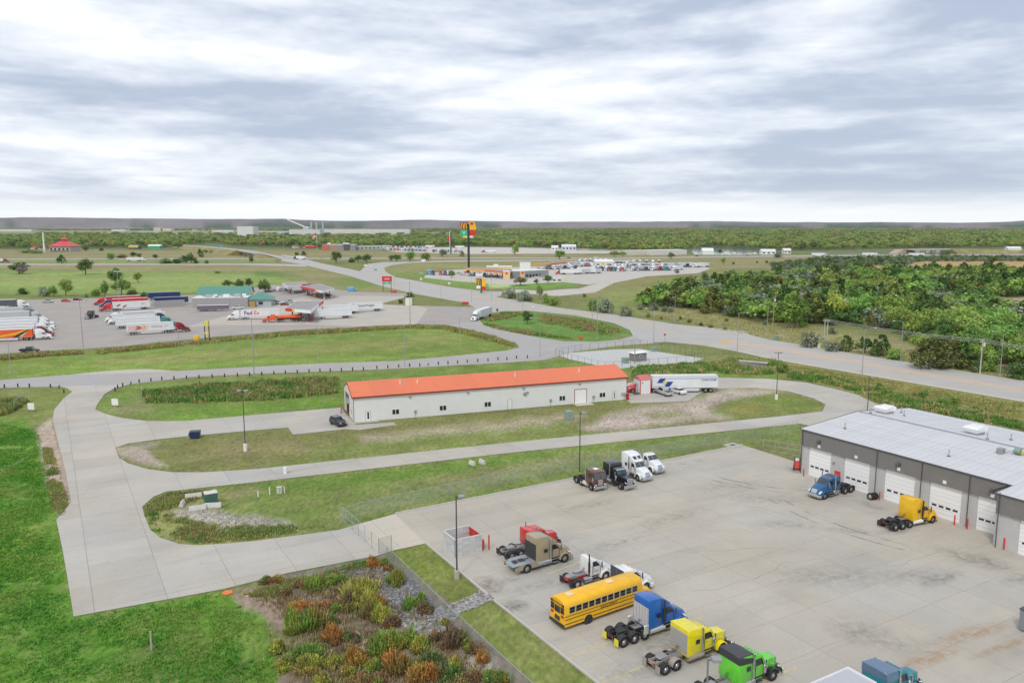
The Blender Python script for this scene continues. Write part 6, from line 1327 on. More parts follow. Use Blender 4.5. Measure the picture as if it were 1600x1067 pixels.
# left side buildings
RRF = mat('rose_red_roof', (.60, .075, .09), .5, var=.05); LG = mat('stone_wall', (.48, .46, .42), .7, var=.05)
t, L = block(77, 109, 393.5, 8.2, 30, LG, 'large pale lodge with a rose red hipped roof and cupola', name='lodge', cat='lodge', roof='hip', rm=RRF, rise=9, wins=5, over=2)
MB().box(L / 2 - 3, L / 2 + 3, 12, 18, 15, 18.5).build('cupola', RRF, t); MB().add([(L / 2 - 4.5, 10.5, 18.5), (L / 2 + 4.5, 10.5, 18.5), (L / 2 + 4.5, 19.5, 18.5), (L / 2 - 4.5, 19.5, 18.5), (L / 2, 15, 21.5)], [(0, 1, 4), (1, 2, 4), (2, 3, 4), (3, 0, 4)]).build('cupola_roof', RRF, t); MB().box(1, L - 1, -.2, -.003, 0, 2.2).build('dark_base', mat('dark_stone', (.18, .18, .17)), t)
for a, b, lab in ((48, 54, 'small red roofed kiosk left of the lodge'), (60, 68, 'red roofed kiosk just left of the white mast'), (110, 123, 'red roofed porch building right of the lodge')): block(a, b, 390.5, 3.4, 10, LG, lab, name='kiosk', cat='kiosk', roof='hip', rm=RRF, rise=3)
o = MB().cyl((0, 0, 0), (0, 0, hgt(395, 363)), 1.5, .8, n=12).build('mast', WHITE); o.location = P(69.5, 395); tag(o, 'tall tapering white mast left of the red roofed lodge', 'mast')
block(201, 216, 389.5, 6, 12, DARK, 'dark shop with a yellow roof band beyond the field', name='shop', cat='shop', band=(.45, 1.05, mat('sign_yellow2', (.62, .52, .12)))); block(231, 250, 388.5, 4.5, 12, SGR, 'shop with a green and white band beyond the field', name='shop', cat='shop', roof='gable')
FB = [(-40, 49, 361.5, 12, (.62, .63, .62), 'long white shed at the far left on the plain'), (60, 72, 360.5, 8, (.45, .40, .42), 'grey shed far out on the left plain'), (174, 196, 361.5, 12, (.60, .62, .62), 'white domed shed far out on the plain'), (212, 252, 365.5, 10, (.40, .48, .58), 'long blue roofed shed on the plain'), (240, 251, 361, 24, (.55, .50, .40), 'tall beige grain elevator on the plain'), (254, 268, 361, 18, (.60, .55, .40), 'cream elevator annex right of the grain elevator'),
      (300, 318, 361, 10, (.45, .43, .44), 'grey block of sheds on the plain'), (331, 365, 364.5, 16, (.58, .58, .57), 'long pale warehouse on the plain'), (371, 396, 370.5, 36, (.66, .66, .64), 'white plant block beside the far trees'), (402, 452, 366.5, 14, (.50, .56, .63), 'blue grey shed at the left of the white plant'), (452, 500, 369, 24, (.62, .61, .60), 'left part of the white processing plant'), (500, 640, 367.5, 24, (.64, .63, .60), 'long right hand hall of the white processing plant'), (702, 733, 368, 6, (.60, .58, .50), 'thin pale shed beyond the wooded belt')]
for a, b, y, h_, c, lab in FB: block(a, b, y, h_, 60, mat('far_wall_%d' % a, c, .6, var=.08, vscale=.05), lab, name='far_shed', cat='warehouse', rm=mat('far_roof', (.58, .58, .58)))
t, L = block(474, 482, 368.2, 34, 30, mat('plant_white', (.68, .68, .68)), 'tall tower and slanting white plume of the white processing plant', name='plant_tower', cat='tower'); MB().prof([(-60, 60, 3), (-60, 64, 3), (20, 30, 3), (20, 26, 3)]).build('white_plume', WHITE, t)  # slanted bar stands in for the white plume drifting off the plant
for x in (30, 50, 75): MB().cyl((x, 10, 0), (x, 10, 52), 3, n=10).build('silo', mat('plant_grey', (.5, .5, .5)), t)
# overpasses
def ribbon(name, pts, w, m, thick=.9, base=None, gm=None):
    ps = [P(*q) if len(q) == 3 else P(q[0], q[1]) for q in pts]; vs = []; fs = []
    for i, p in enumerate(ps):
        d = (ps[min(i + 1, len(ps) - 1)] - ps[max(i - 1, 0)]); d.z = 0; d.normalize(); n = Vector((-d.y, d.x, 0))
        hw = w / 2
        if base: vs += [p + n * hw, p - n * hw, Vector((*(p - n * (hw + p.z * 2.2))[:2], -.5)), Vector((*(p + n * (hw + p.z * 2.2))[:2], -.5))]
        else: vs += [p + n * hw, p - n * hw, p - n * hw - Vector((0, 0, thick)), p + n * hw - Vector((0, 0, thick))]
    for i in range(len(ps) - 1):
        for k in range(4): fs.append((4 * i + k, 4 * i + (k + 1) % 4, 4 * i + 4 + (k + 1) % 4, 4 * i + 4 + k))
    fs += [(0, 1, 2, 3), tuple(reversed(range(4 * len(ps) - 4, 4 * len(ps))))]
    o = MB().add(vs, fs).build(name, m); tag(o, kind='structure'); return o
BANK = mat('dry_bank_grass', (.26, .225, .09), .95, var=.3, vscale=.08)
up = [(448, 404.5, .1), (434, 401, 2.2), (418, 397.5, 4.8), (408, 395.6, 6.2)]; dn = [(380, 391.2, 7.0), (350, 388, 7.0), (318, 385.2, 6.5), (290, 383.4, 4.5), (262, 381.5, 1)]
ribbon('embankment', [(a, b, max(z - .15, 0.02)) for a, b, z in up], 18, BANK, base=1); ribbon('embankment', [(a, b, z - .15) for a, b, z in dn], 18, BANK, base=1)
ribbon('bridge_deck', up[-1:] + [(394, 393.3, 6.8)] + dn[:1], 13, HWY, 1.3); ribbon('road_on_bank', up, 12, HWY, .2); ribbon('road_on_bank', dn, 12, HWY, .2)
for q in ((404, 394.9), (394, 393.3), (386, 392.1)):
    c = P(q[0], q[1], 6.5); o = MB().box(-6, 6, -.5, .5, 0, 5.3).build('bridge_pier', BAR); o.location = (c.x, c.y, 0); o.rotation_euler.z = R(35); tag(o, kind='structure')
rb = [(1418, 389.2, 6.8), (1450, 388.9, 7), (1482, 388.8, 7)]
ribbon('embankment', [(1404, 389.5, 6.0), (1418, 389.3, 6.6)], 14, mat('pink_slope_paving', (.42, .33, .27), .9), base=1); ribbon('bridge_deck', rb, 12, HWY, 1.4); ribbon('embankment', [(1482, 388.9, 6.8), (1540, 390, 5.5), (1620, 392, 4), (1750, 394, 2)], 14, BANK, base=1)
for x in (1435, 1452, 1468): c = P(x, 389, 6.5); o = MB().box(-.8, .8, -6, 6, 0, 5.5).build('bridge_pier', BAR); o.location = (c.x, c.y, 0); tag(o, kind='structure')

# ------------------------------------------------------------------ parked rigs and cars of the truck stop
def quad_text(tr, s, body, size, x, z, m, shear=0, bold=.02):
    text_obj('trailer_lettering', body, size, m, tr, (x, s * 1.305, z), (R(90), 0, 0 if s < 0 else R(180)), shear, bold=bold)
A0 = 60.5
t, tr = rig((297, 517.5), A0, None, 'maroon sleeper tractor under the white trailer with orange red swooshes', 'maroon', 'white trailer with orange red swooshes and faint red lettering', lod=1, boxm=TW, z=.05)
SWO = [mat('swoosh_red', (.62, .14, .08), .5), mat('swoosh_orange', (.72, .30, .12), .5), mat('swoosh_amber', (.74, .56, .30), .5), mat('swoosh_pink', (.68, .45, .40), .5)]
for k in range(7): side(tr, -1, 'swoosh_stripe', [(.3, 1.45 + k * .3), (3.2 + (k % 3) * .5, 1.45 + k * .3), (3.5 + (k % 3) * .5, 1.62 + k * .3), (.3, 1.6 + k * .3)], SWO[(3, 0, 3)[k % 3]])
side(tr, -1, 'swoosh_patch', [(2.6, 1.8), (4.6, 1.8), (5.3, 2.5), (4.6, 3.3), (3.0, 3.3), (3.6, 2.6)], SWO[0])
for k in range(4): side(tr, -1, 'chevron', [(4.9 + k * .55, 1.5), (5.2 + k * .55, 1.5), (6.1 + k * .55, 2.7), (5.3 + k * .55, 3.5), (5.0 + k * .55, 3.5), (5.7 + k * .55, 2.7)], SWO[1 + (k > 1)])
quad_text(tr, -1, 'UniGroup', .95, 10.2, 2.75, SWO[0]); quad_text(tr, -1, 'C.A.', .9, 13.4, 2.75, mat('pale_teal', (.30, .42, .40)))
rig((275, 508.5), A0, None, 'teal topped tractor of the second trailer in the middle row', 'green', 'plain white trailer behind the one with red swooshes', boxm=TW, z=.05)
rig((266, 502), A0, None, 'navy tractor of the third trailer in the middle row', 'navy', 'plain white trailer third back in the middle row', boxm=TW, z=.05)
rig((164, 503.5), A0 + 180, None, 'white tractor facing left at the far end of the middle row', 'white', 'white trailer facing left behind the middle row', boxm=TW, z=.05)
rig((168.5, 507), A0 + 180, None, 'white tractor facing left, second in the middle row', 'white', 'pale cream trailer facing left in the middle row', boxm=mat('cream_trailer', (.66, .62, .52), .5), z=.05)
t, tr = rig((155, 487), 237, None, 'bright red tractor with a white leaf printed trailer', 'red', 'white trailer with two dark red leaf marks', boxm=TW, z=.05)
LEAF = mat('leaf_red', (.40, .02, .03), .5)
for x, z in ((13.6, 2.6), (11.0, 2.1)): side(tr, 1, 'leaf_mark', [(x + 1.0, z - .5), (x + .2, z - .55), (x - .9, z + .3), (x - 1.0, z + .6), (x - .2, z + .55), (x + .9, z - .2)], LEAF)
quad_text(tr, 1, 'MAPLE', .5, 3.0, 2.9, LEAF)
rig((155.5, 481), 237, None, 'navy tractor beside the red trailer', 'navy', 'all red trailer behind the leaf printed one', boxm=PT['red'], z=.05)
rig((146.5, 477), 237, None, 'red tractor at the back of the left group', 'red', 'red roofed trailer at the back of the left group', boxm=PT['red'], z=.05)
t = trailer('long dark blue trailer parked left of the travel store', PT['navy'], 16, False, PT['navy'], lod=1); t.location = P(241, 477.5, .05); t.rotation_euler.z = az_rot(62)
t = trailer('second dark blue trailer farther back by the travel store', PT['navy'], 16, False, PT['navy'], lod=1); t.location = P(232, 469, .05); t.rotation_euler.z = az_rot(62)
t = tractor('black bobtail tractor driving towards the camera on the lot', 'black', 'long', 1.6, 'box', lod=1, roofm=None, stacks=2); place_front(t, 135, 499, 178, .05)
t, tr = rig((354.5, 500), 253, None, 'white tractor pulling the parcel company trailer', 'white', 'white parcel trailer with large purple and orange letters', boxm=TW, z=.05)
quad_text(tr, 1, 'Fed', 2.35, 13.0, 2.75, mat('lettering_purple', (.07, .015, .16), .5), bold=.05); quad_text(tr, 1, 'Ex', 2.35, 9.6, 2.75, mat('lettering_orange', (.78, .12, .01), .5), bold=.05)
rig((409, 504), 255, None, 'bright orange tractor pulling a tanker under the near canopy', 'orange', 'orange tank trailer under the near fuel canopy', boxm=PT['orange'], L=9.5, kind='tank', style='long', roof='box', z=.05)
def tail_trailer(px, py, az, lab, L=16, m=None, z=.05):
    t = trailer(lab, m or TW, L, True, lod=1); t.location = P(px, py, z); t.rotation_euler.z = az_rot(az); return t
tail_trailer(549, 496.5, 246, 'nearest white trailer pulled up beside the fuel canopy'); tail_trailer(559, 489.5, 246, 'middle white trailer of the three beside the canopy')
tr = tail_trailer(597, 485.5, 246, 'white trailer with grey lettering, rearmost of the three by the canopy'); GLT = mat('lettering_grey', (.10, .12, .13), .5); quad_text(tr, 1, 'PamerFreight', 1.5, 8.0, 2.9, GLT, bold=.03)
MB().cyl((13.6, 1.295, 3.1), (13.6, 1.31, 3.1), .85, n=16).build('round_emblem', GLT, tr)
rig((739, 502), 197, None, 'white semi tractor driving off the highway towards the lot', 'white', 'white trailer following the tractor leaving the highway', boxm=TW, z=.06)
rig((459, 405), -52, None, 'dark tractor climbing towards the overpass', 'black', 'white trailer climbing towards the overpass', boxm=TW, z=.06)
rig((347, 390), -230, None, 'pale blue tractor coming over the overpass', 'skyblue', 'pale blue trailer coming over the overpass', boxm=PT['skyblue'], z=7) if 0 else car('sky blue delivery truck coming off the overpass', 'van', 'skyblue', 347, 387.5, 130, z=7, cat='truck', name='box_truck')
# left row, noses to the right
LR = [((82, 529.5), 'white', 'white tractor of the orange trailer at the front of the left row', 'bright orange trailer with a yellow swoosh and white streak', PT['orange']),
      ((84.5, 525), 'maroon', 'dark red tractor second in the left row', 'white trailer second in the left row', TW), ((83.5, 520), 'white', 'white tractor third in the left row', 'white trailer third in the left row', TW),
      ((86.5, 515), 'white', 'white tractor reaching farthest right in the left row', 'white trailer fourth in the left row', TW), ((86, 509.5), 'white', 'white tractor above the rightmost one in the left row', 'white trailer fifth in the left row', TW),
      ((72, 500), 'silver', 'silver tractor near the back of the left row', 'grey white trailer sixth in the left row', mat('trailer_grey2', (.48, .50, .52), .5)), ((62, 493), 'grey', 'grey tractor behind the silver one in the left row', 'grey white trailer seventh in the left row', mat('trailer_grey2', (.48, .50, .52), .5)),
      ((47.5, 480), 'white', 'white tractor at the back of the left row', 'white roofed trailer with dark grey sides at the far left', mat('trailer_dark', (.10, .10, .12), .5))]
for n, c, a, b, m in LR:
    t, tr = rig(n, 68, None, a, c, b, boxm=m, z=.05)
    if 'orange' in b:
        side(tr, -1, 'yellow_swoosh', [(0, 1.2), (0, 1.75), (6, 2.1), (11, 2.9), (14, 3.9), (15.3, 3.9), (11, 2.3), (6, 1.5)], PT['yellow']); side(tr, -1, 'dark_streak', [(9.6, 1.2), (11.8, 1.2), (15.2, 3.9), (14.4, 3.9)], BLK2); side(tr, -1, 'white_streak', [(11.2, 1.35), (12.6, 1.5), (14.4, 3.1), (12.8, 2.5)], WHITE)
for a in [('silver pickup parked on the far edge of the left lot', 'pickup', 'silver', 75, 473, 95), ('red sedan parked right of the silver pickup', 'sedan', 'red', 103, 471.5, 95), ('dark red crossover parked right of the red sedan', 'suv', 'maroon', 122, 470.5, 95), ('black pickup on the near edge of the left lot', 'pickup', 'black', 46.5, 550, 88),
          ('white pickup parked before the travel store porch', 'pickup', 'white', 372, 483, 262), ('white box cab truck parked at the travel store wall', 'van', 'white', 330, 485.5, 260), ('white crossover in front of the travel store entry', 'suv', 'white', 437, 475, 100), ('maroon sedan in front of the travel store entry', 'sedan', 'maroon', 445, 477, 100),
          ('silver pickup right of the maroon sedan', 'pickup', 'silver', 453, 473.5, 100), ('dark crossover by the hipped green roof', 'suv', 'black', 424, 471, 100), ('white van parked behind the travel store', 'van', 'white', 437, 455, 10), ('silver sedan left of the white van', 'sedan', 'silver', 428, 455, 15), ('grey sedan two left of the white van', 'sedan', 'grey', 420, 456, 15), ('silver crossover right of the white van', 'suv', 'silver', 446, 455, 15),
          ('blue and white van on the grass edge beyond the lot', 'van', 'skyblue', 550, 455, 75), ('maroon sedan by the middle canopy', 'sedan', 'maroon', 515, 463, 10), ('white camper van on the ramp', 'van', 'white', 661, 409.5, 270), ('black sedan on the interstate behind the station', 'sedan', 'black', 889, 403.6, 90), ('white sedan on the interstate', 'sedan', 'white', 931, 402.3, 90),
          ('dark sedan on the interstate near the storage sheds', 'sedan', 'black', 1089, 401, 90), ('red pickup on the interstate beyond the field', 'pickup', 'red', 1168, 399.8, 90), ('silver sedan on the interstate near the plaza', 'sedan', 'silver', 503, 404.2, 90)]: car(*a)
for a in [('dark teal pickup before the station store', 'pickup', 'teal', 821, 434, 100), ('white sedan before the station store', 'sedan', 'white', 838, 434.5, 100), ('silver crossover before the station store', 'suv', 'silver', 846, 433.5, 100), ('dark sedan right of the station store entrance', 'sedan', 'black', 850, 431, 100), ('white crossover left of the teal pickup', 'suv', 'white', 808, 434, 80),
          ('red sedan under the amber canopy', 'sedan', 'red', 797, 430, 60), ('maroon sedan under the left part of the amber canopy', 'sedan', 'maroon', 770, 433, 90), ('white pickup at the amber canopy pumps', 'pickup', 'white', 757, 430, 90), ('black pickup at the amber canopy pumps', 'pickup', 'black', 763, 434, 90), ('silver sedan at the amber canopy pumps', 'sedan', 'silver', 785, 434, 90), ('grey crossover at the amber canopy', 'suv', 'grey', 746, 430.5, 95),
          ('white sedan parked left of the amber canopy', 'sedan', 'white', 722, 430, 60), ('silver sedan left of the green tree', 'sedan', 'silver', 717, 428, 60), ('red pickup left of the amber canopy', 'pickup', 'red', 730, 426.5, 60), ('teal sedan left of the amber canopy', 'sedan', 'teal', 737, 431.5, 75), ('white car carrier cab at the lot tip', 'sedan', 'white', 660, 428.5, 70)]: car(*a)
# bobtails and rigs of the right station
for px, py, c, lab in ((672, 429.5, 'skyblue', 'sky blue tractor leftmost beside the right station'), (678, 430, 'navy', 'navy tractor second from left beside the right station'), (690, 430, 'red', 'red tractor beside the right station'), (697, 430.5, 'purple', 'dark purple tractor beside the red one'), (705, 431, 'blue', 'blue tractor fourth beside the right station'), (733, 426.5, 'maroon', 'dark red tractor just left of the amber canopy')):
    t = tractor(lab, c, 'aero', 1.7, 'high', lod=1, stacks=0); place_front(t, px, py, 165, .05)
k = 0; cols = ['white', 'silver', 'navy', 'white', 'maroon', 'teal', 'white', 'red', 'white', 'navy']
RS = [(1093, 419.0, 'last'), ] 
def row(n, x0, y0, x1, y1, az, where, skip=(), seq=cols, tract=True):
    for i in range(n):
        if i in skip: continue
        f = i / max(1, n - 1); c = seq[i % len(seq)]; X_, Y_ = x0 + (x1 - x0) * f, y0 + (y1 - y0) * f
        ordn = ('leftmost', 'second', 'third', 'fourth', 'fifth', 'sixth', 'seventh', 'eighth', 'ninth', 'tenth', 'eleventh', 'twelfth', 'thirteenth')[i]
        rig((X_, Y_), az, None, '%s %s tractor from the left %s' % (ordn, c, where) if tract else None, c, '%s white trailer from the left %s' % (ordn, where), boxm=TW if i % 4 else mat('trailer_grey2', (.5, .5, .5)), z=.05, group='rigs ' + where, tgroup='trailers ' + where)
row(8, 926, 423.0, 972, 424.5, 195, 'in the near row right of the station'); row(7, 985, 423.5, 1050, 423.0, 215, 'in the middle row right of the station')
row(6, 868, 421.5, 912, 421.0, 160, 'beside the station store'); row(9, 868, 417.5, 925, 417, 175, 'in the second row behind the station store'); row(10, 975, 419, 1040, 419, 205, 'in the inner row right of the station'); row(6, 905, 412, 945, 411.5, 190, 'in the back row behind the station'); row(5, 990, 413.5, 1030, 413.5, 190, 'in the far back row by the field')
row(8, 900, 427.5, 868, 428.5, 262, 'in the front rank right of the station store', skip=(1, 3, 5, 6)); row(9, 925, 419.3, 972, 420.5, 190, 'in the second row right of the station'); row(8, 935, 415, 985, 415, 200, 'in the rank by the tyre shop')
row(4, 1045, 417.5, 1082, 418, 235, 'at the right end of the station lot')
for px, py, az, lab in ((930, 424.5, 262, 'white trailer parked crosswise at the left of the near row'), (905, 428.5, 262, 'white trailer behind the fuel tank enclosure'), (1100, 417.0, 265, 'rightmost white trailer at the end of the station lot')): tail_trailer(px, py, az, lab)
t = tractor('long red bobtail tractor before the right end rigs', 'red', 'aero', 1.8, 'high', lod=1, stacks=0); place_front(t, 1037, 421, 262, .05)
row(13, 600, 391.2, 668, 393.2, 165, 'in the long row of the far truck park', seq=['grey', 'white', 'black', 'maroon', 'red', 'white', 'blue', 'navy', 'black', 'grey', 'teal', 'skyblue', 'white'])
row(10, 606, 388.6, 668, 389.4, 165, 'in the rear row of the far truck park', seq=['white', 'red', 'white', 'navy'])
row(6, 676, 394, 716, 394.5, 190, 'in the right row of the far truck park', seq=['navy', 'white', 'white', 'teal', 'white', 'silver'])
for (x, y), az, c, a, b in [((14, 409.8), 93, 'maroon', 'maroon tractor on the interstate at the far left', 'white trailer on the interstate at the far left'), ((228, 407.9), 93, 'white', 'white tractor on the interstate beyond the green field', 'white trailer on the interstate beyond the green field'), ((706, 387.8), 268, 'maroon', 'maroon tractor behind the tall pylon sign', 'white trailer behind the tall pylon sign'), ((752, 394.8), 268, 'maroon', 'maroon tractor at the right end of the far truck park', 'white flat sided trailer at the right end of the far truck park'),
      ((660, 386.8), 268, 'red', 'red tractor crossing behind the far truck park', 'long white trailer crossing behind the far truck park'), ((1447, 400.2), 95, 'white', 'white tractor under the right overpass', 'white trailer under the right overpass'), ((1374, 399.8), 95, 'white', 'white tractor left of the right overpass', 'white trailer left of the right overpass'), ((1295, 400.2), 95, 'silver', 'silver tractor on the interstate by the farm', 'pale trailer on the interstate by the farm')]:
    rig((x, y), az, None, a, c, b, boxm=TW, z=.06)
for px, lab in ((1135, 'white camper left in the row beyond the interstate'), (1148, 'white camper second in the row beyond the interstate'), (1180, 'white camper third in the row beyond the interstate'), (1230, 'white camper right in the row beyond the interstate')): car(lab, 'van', 'white', px, 397.3, 90, cat='camper', name='camper')
# ------------------------------------------------------------------ vegetation
def leaf_mat(name, col, hue=.03, val=.18, trans=.25):
    m = bpy.data.materials.new(name); m.use_nodes = True; nt = m.node_tree; N = nt.nodes; L = nt.links
    b = N['Principled BSDF']; b.inputs['Roughness'].default_value = .75; b.inputs['Specular IOR Level'].default_value = .2
    at = N.new('ShaderNodeAttribute'); at.attribute_name = 'leafvar'; oi = N.new('ShaderNodeObjectInfo')
    hs = N.new('ShaderNodeHueSaturation'); hs.inputs['Color'].default_value = (*col, 1)
    a = N.new('ShaderNodeMapRange'); a.inputs[3].default_value = .5 - hue; a.inputs[4].default_value = .5 + hue; L.new(oi.outputs['Random'], a.inputs[0]); L.new(a.outputs[0], hs.inputs['Hue'])
    m2 = N.new('ShaderNodeMath'); m2.operation = 'MULTIPLY'; m2.inputs[1].default_value = 7.31; L.new(oi.outputs['Random'], m2.inputs[0]); fr = N.new('ShaderNodeMath'); fr.operation = 'FRACT'; L.new(m2.outputs[0], fr.inputs[0])
    v = N.new('ShaderNodeMapRange'); v.inputs[3].default_value = 1 - val; v.inputs[4].default_value = 1 + val; L.new(fr.outputs[0], v.inputs[0]); L.new(v.outputs[0], hs.inputs['Value'])
    mx = N.new('ShaderNodeVectorMath'); mx.operation = 'MULTIPLY'; L.new(hs.outputs[0], mx.inputs[0]); L.new(at.outputs['Color'], mx.inputs[1]); L.new(mx.outputs[0], b.inputs['Base Color'])
    tr = N.new('ShaderNodeBsdfTranslucent'); L.new(mx.outputs[0], tr.inputs[0]); ms = N.new('ShaderNodeMixShader'); ms.inputs[0].default_value = trans
    L.new(b.outputs[0], ms.inputs[1]); L.new(tr.outputs[0], ms.inputs[2]); L.new(ms.outputs[0], N['Material Output'].inputs[0])
    return m
def quads_mesh(name, V, C):
    """V (n,4,3), C (n,3) colour factors"""
    n = len(V); me = bpy.data.meshes.new(name); me.vertices.add(4 * n); me.vertices.foreach_set('co', V.reshape(-1).astype(np.float32))
    me.loops.add(4 * n); me.loops.foreach_set('vertex_index', np.arange(4 * n, dtype=np.int32)); me.polygons.add(n); me.polygons.foreach_set('loop_start', (np.arange(n) * 4).astype(np.int32))
    me.update(calc_edges=True)
    ca = me.color_attributes.new('leafvar', 'FLOAT_COLOR', 'POINT'); cc = np.ones((4 * n, 4), np.float32); cc[:, :3] = np.repeat(C, 4, axis=0); ca.data.foreach_set('color', cc.ravel())
    return me
def unit(v): return v / (np.linalg.norm(v, axis=-1, keepdims=True) + 1e-9)
def crown(name, seed, kind, n, ls):
    g = np.random.default_rng(seed)
    if kind == 'cedar':
        K = 26; t = g.random(K) ** .8; a = g.random(K) * 6.283; rr = (.30 * (1 - t) ** .65 + .03) * (.6 + .5 * g.random(K))
        cen = np.stack([rr * np.cos(a), rr * np.sin(a), .10 + .84 * t], 1); rad = np.stack([.12 * (1.15 - t), .12 * (1.15 - t), .14 * (1.1 - .6 * t)], 1)
    elif kind == 'round':
        K = 30; d = unit(g.normal(size=(K, 3))); r = g.random(K) ** .4; cen = d * r[:, None] * np.array([.33, .33, .36]) + np.array([0, 0, .55]); rad = np.full((K, 3), 1.) * (.09 + .07 * g.random(K))[:, None]
    elif kind == 'spread':
        K = 36; d = unit(g.normal(size=(K, 3))); d[:, 2] = np.abs(d[:, 2]) * .9 - .15; r = g.random(K) ** .45; cen = d * r[:, None] * np.array([.50, .50, .46]) + np.array([0, 0, .42]); rad = np.full((K, 3), 1.) * (.08 + .09 * g.random(K))[:, None]
    elif kind == 'bush':
        K = 24; d = unit(g.normal(size=(K, 3))); d[:, 2] = np.abs(d[:, 2]); r = g.random(K) ** .5; cen = d * r[:, None] * np.array([.48, .48, .68]) + np.array([0, 0, .12]); rad = np.full((K, 3), 1.) * (.13 + .08 * g.random(K))[:, None]
    else:   # clump of several far trees
        K = 40; cen = np.stack([(g.random(K) - .5) * 2.6, (g.random(K) - .5) * 2.6, .30 + .52 * g.random(K) ** .7], 1); rad = np.full((K, 3), 1.) * (.14 + .12 * g.random(K))[:, None]
    k = g.integers(0, K, n); d = unit(g.normal(size=(n, 3))); rr = .65 + .45 * g.random((n, 1))
    p = cen[k] + d * rad[k] * rr; p[:, 2] = np.maximum(p[:, 2], .02)
    out = unit(p - np.array([0, 0, .45])); nrm = unit(d * .7 + out * .5 + g.normal(size=(n, 3)) * .55)
    u = unit(np.cross(nrm, unit(g.normal(size=(n, 3))))); v = np.cross(nrm, u); s = ls * (.6 + .8 * g.random((n, 1)))
    V = np.stack([p - u * s - v * s * .7, p + u * s - v * s * .7, p + u * s * .8 + v * s * .7, p - u * s * .8 + v * s * .7], 1)
    f = (.72 + .56 * g.random((K, 1)))[k] * (.78 + .44 * g.random((n, 1))); C = f * (1 + np.array([.10, .02, -.06]) * (g.random((n, 1)) - .3) * 2)
    return quads_mesh(name, V, C)
BARK = mat('bark', (.13, .105, .08), .9)
def trunk_mesh(seed, kind):
    g = random.Random(seed); mb = MB(); top = {'cedar': .8, 'round': .7, 'spread': .55, 'bush': .35}.get(kind, .5)
    mb.cyl((0, 0, -.02), (.01, 0, top * .5), .028, .02, n=7).cyl((.01, 0, top * .5), (0, .01, top), .02, .007, n=6)
    for i in range(6):
        a = g.random() * 6.28; z = top * (.3 + .5 * g.random()); r = .22 if kind != 'cedar' else .12
        mb.cyl((0, 0, z), (r * math.cos(a), r * math.sin(a), z + .18), .012, .004, n=5)
    return mb.mesh('trunk')
KINDS = dict(cedar=[], round=[], spread=[], bush=[]); LOW = dict(cedar=[], round=[], spread=[], bush=[], clump=[])
for kd in KINDS:
    for s in range(4 if kd != 'bush' else 3): KINDS[kd].append((crown('crown', hash_ := (len(kd) * 97 + s * 13), kd, 1500 if kd != 'bush' else 1100, .024 if kd != 'bush' else .034), trunk_mesh(s, kd)))
LM = dict(dark=leaf_mat('leaves_dark_green', (.12, .20, .06)), cedar=leaf_mat('cedar_needles', (.12, .205, .062), .025), cedar_b=leaf_mat('cedar_bronze', (.19, .22, .075), .03), mid=leaf_mat('leaves_mid_green', (.24, .36, .09)), light=leaf_mat('leaves_light_green', (.27, .42, .10)),
          yell=leaf_mat('leaves_yellow_green', (.42, .45, .09)), olive=leaf_mat('leaves_silver_olive', (.25, .30, .22), .02), bare=leaf_mat('grey_twigs', (.40, .36, .35), .01), rusty=leaf_mat('leaves_rusty', (.20, .16, .07), .02), forest=leaf_mat('leaves_forest', (.25, .35, .12), .045, .3))
TAG = dict(dark='dark green', cedar='dark green', cedar_b='bronze green', mid='mid green', light='light green', yell='yellow green', olive='silver grey', bare='bare grey', rusty='rusty brown green')
KN = dict(cedar='cedar_tree', round='broadleaf_tree', spread='spreading_tree', bush='shrub')
def tree(px, yb, hp, kind, col, label, wp=None, group=None, pos=None, h=None, name=None):
    p = pos or P(px, yb); h = h or hgt(yb, yb - hp) 
    me, tm = KINDS[kind][rng.integers(0, len(KINDS[kind]))]
    base = {'cedar': .62, 'round': .82, 'spread': 1.15, 'bush': 1.15}[kind]
    w = h * .92 if wp is None else (wp / FOC * p.length) / base
    t = empty(name or KN[kind], (p.x, p.y, -.03), rng.random() * 6.28, label, 'shrub' if kind == 'bush' else 'tree', group)
    t.scale = (w, w, h)
    for nm, m_, mt in (('crown', me, LM[col]), ('trunk', tm, BARK)):
        o = bpy.data.objects.new(nm, m_); COL.objects.link(o); o.parent = t
        if not m_.materials: m_.materials.append(mt)
        o.material_slots[0].link = 'OBJECT'; o.material_slots[0].material = mt
    return t
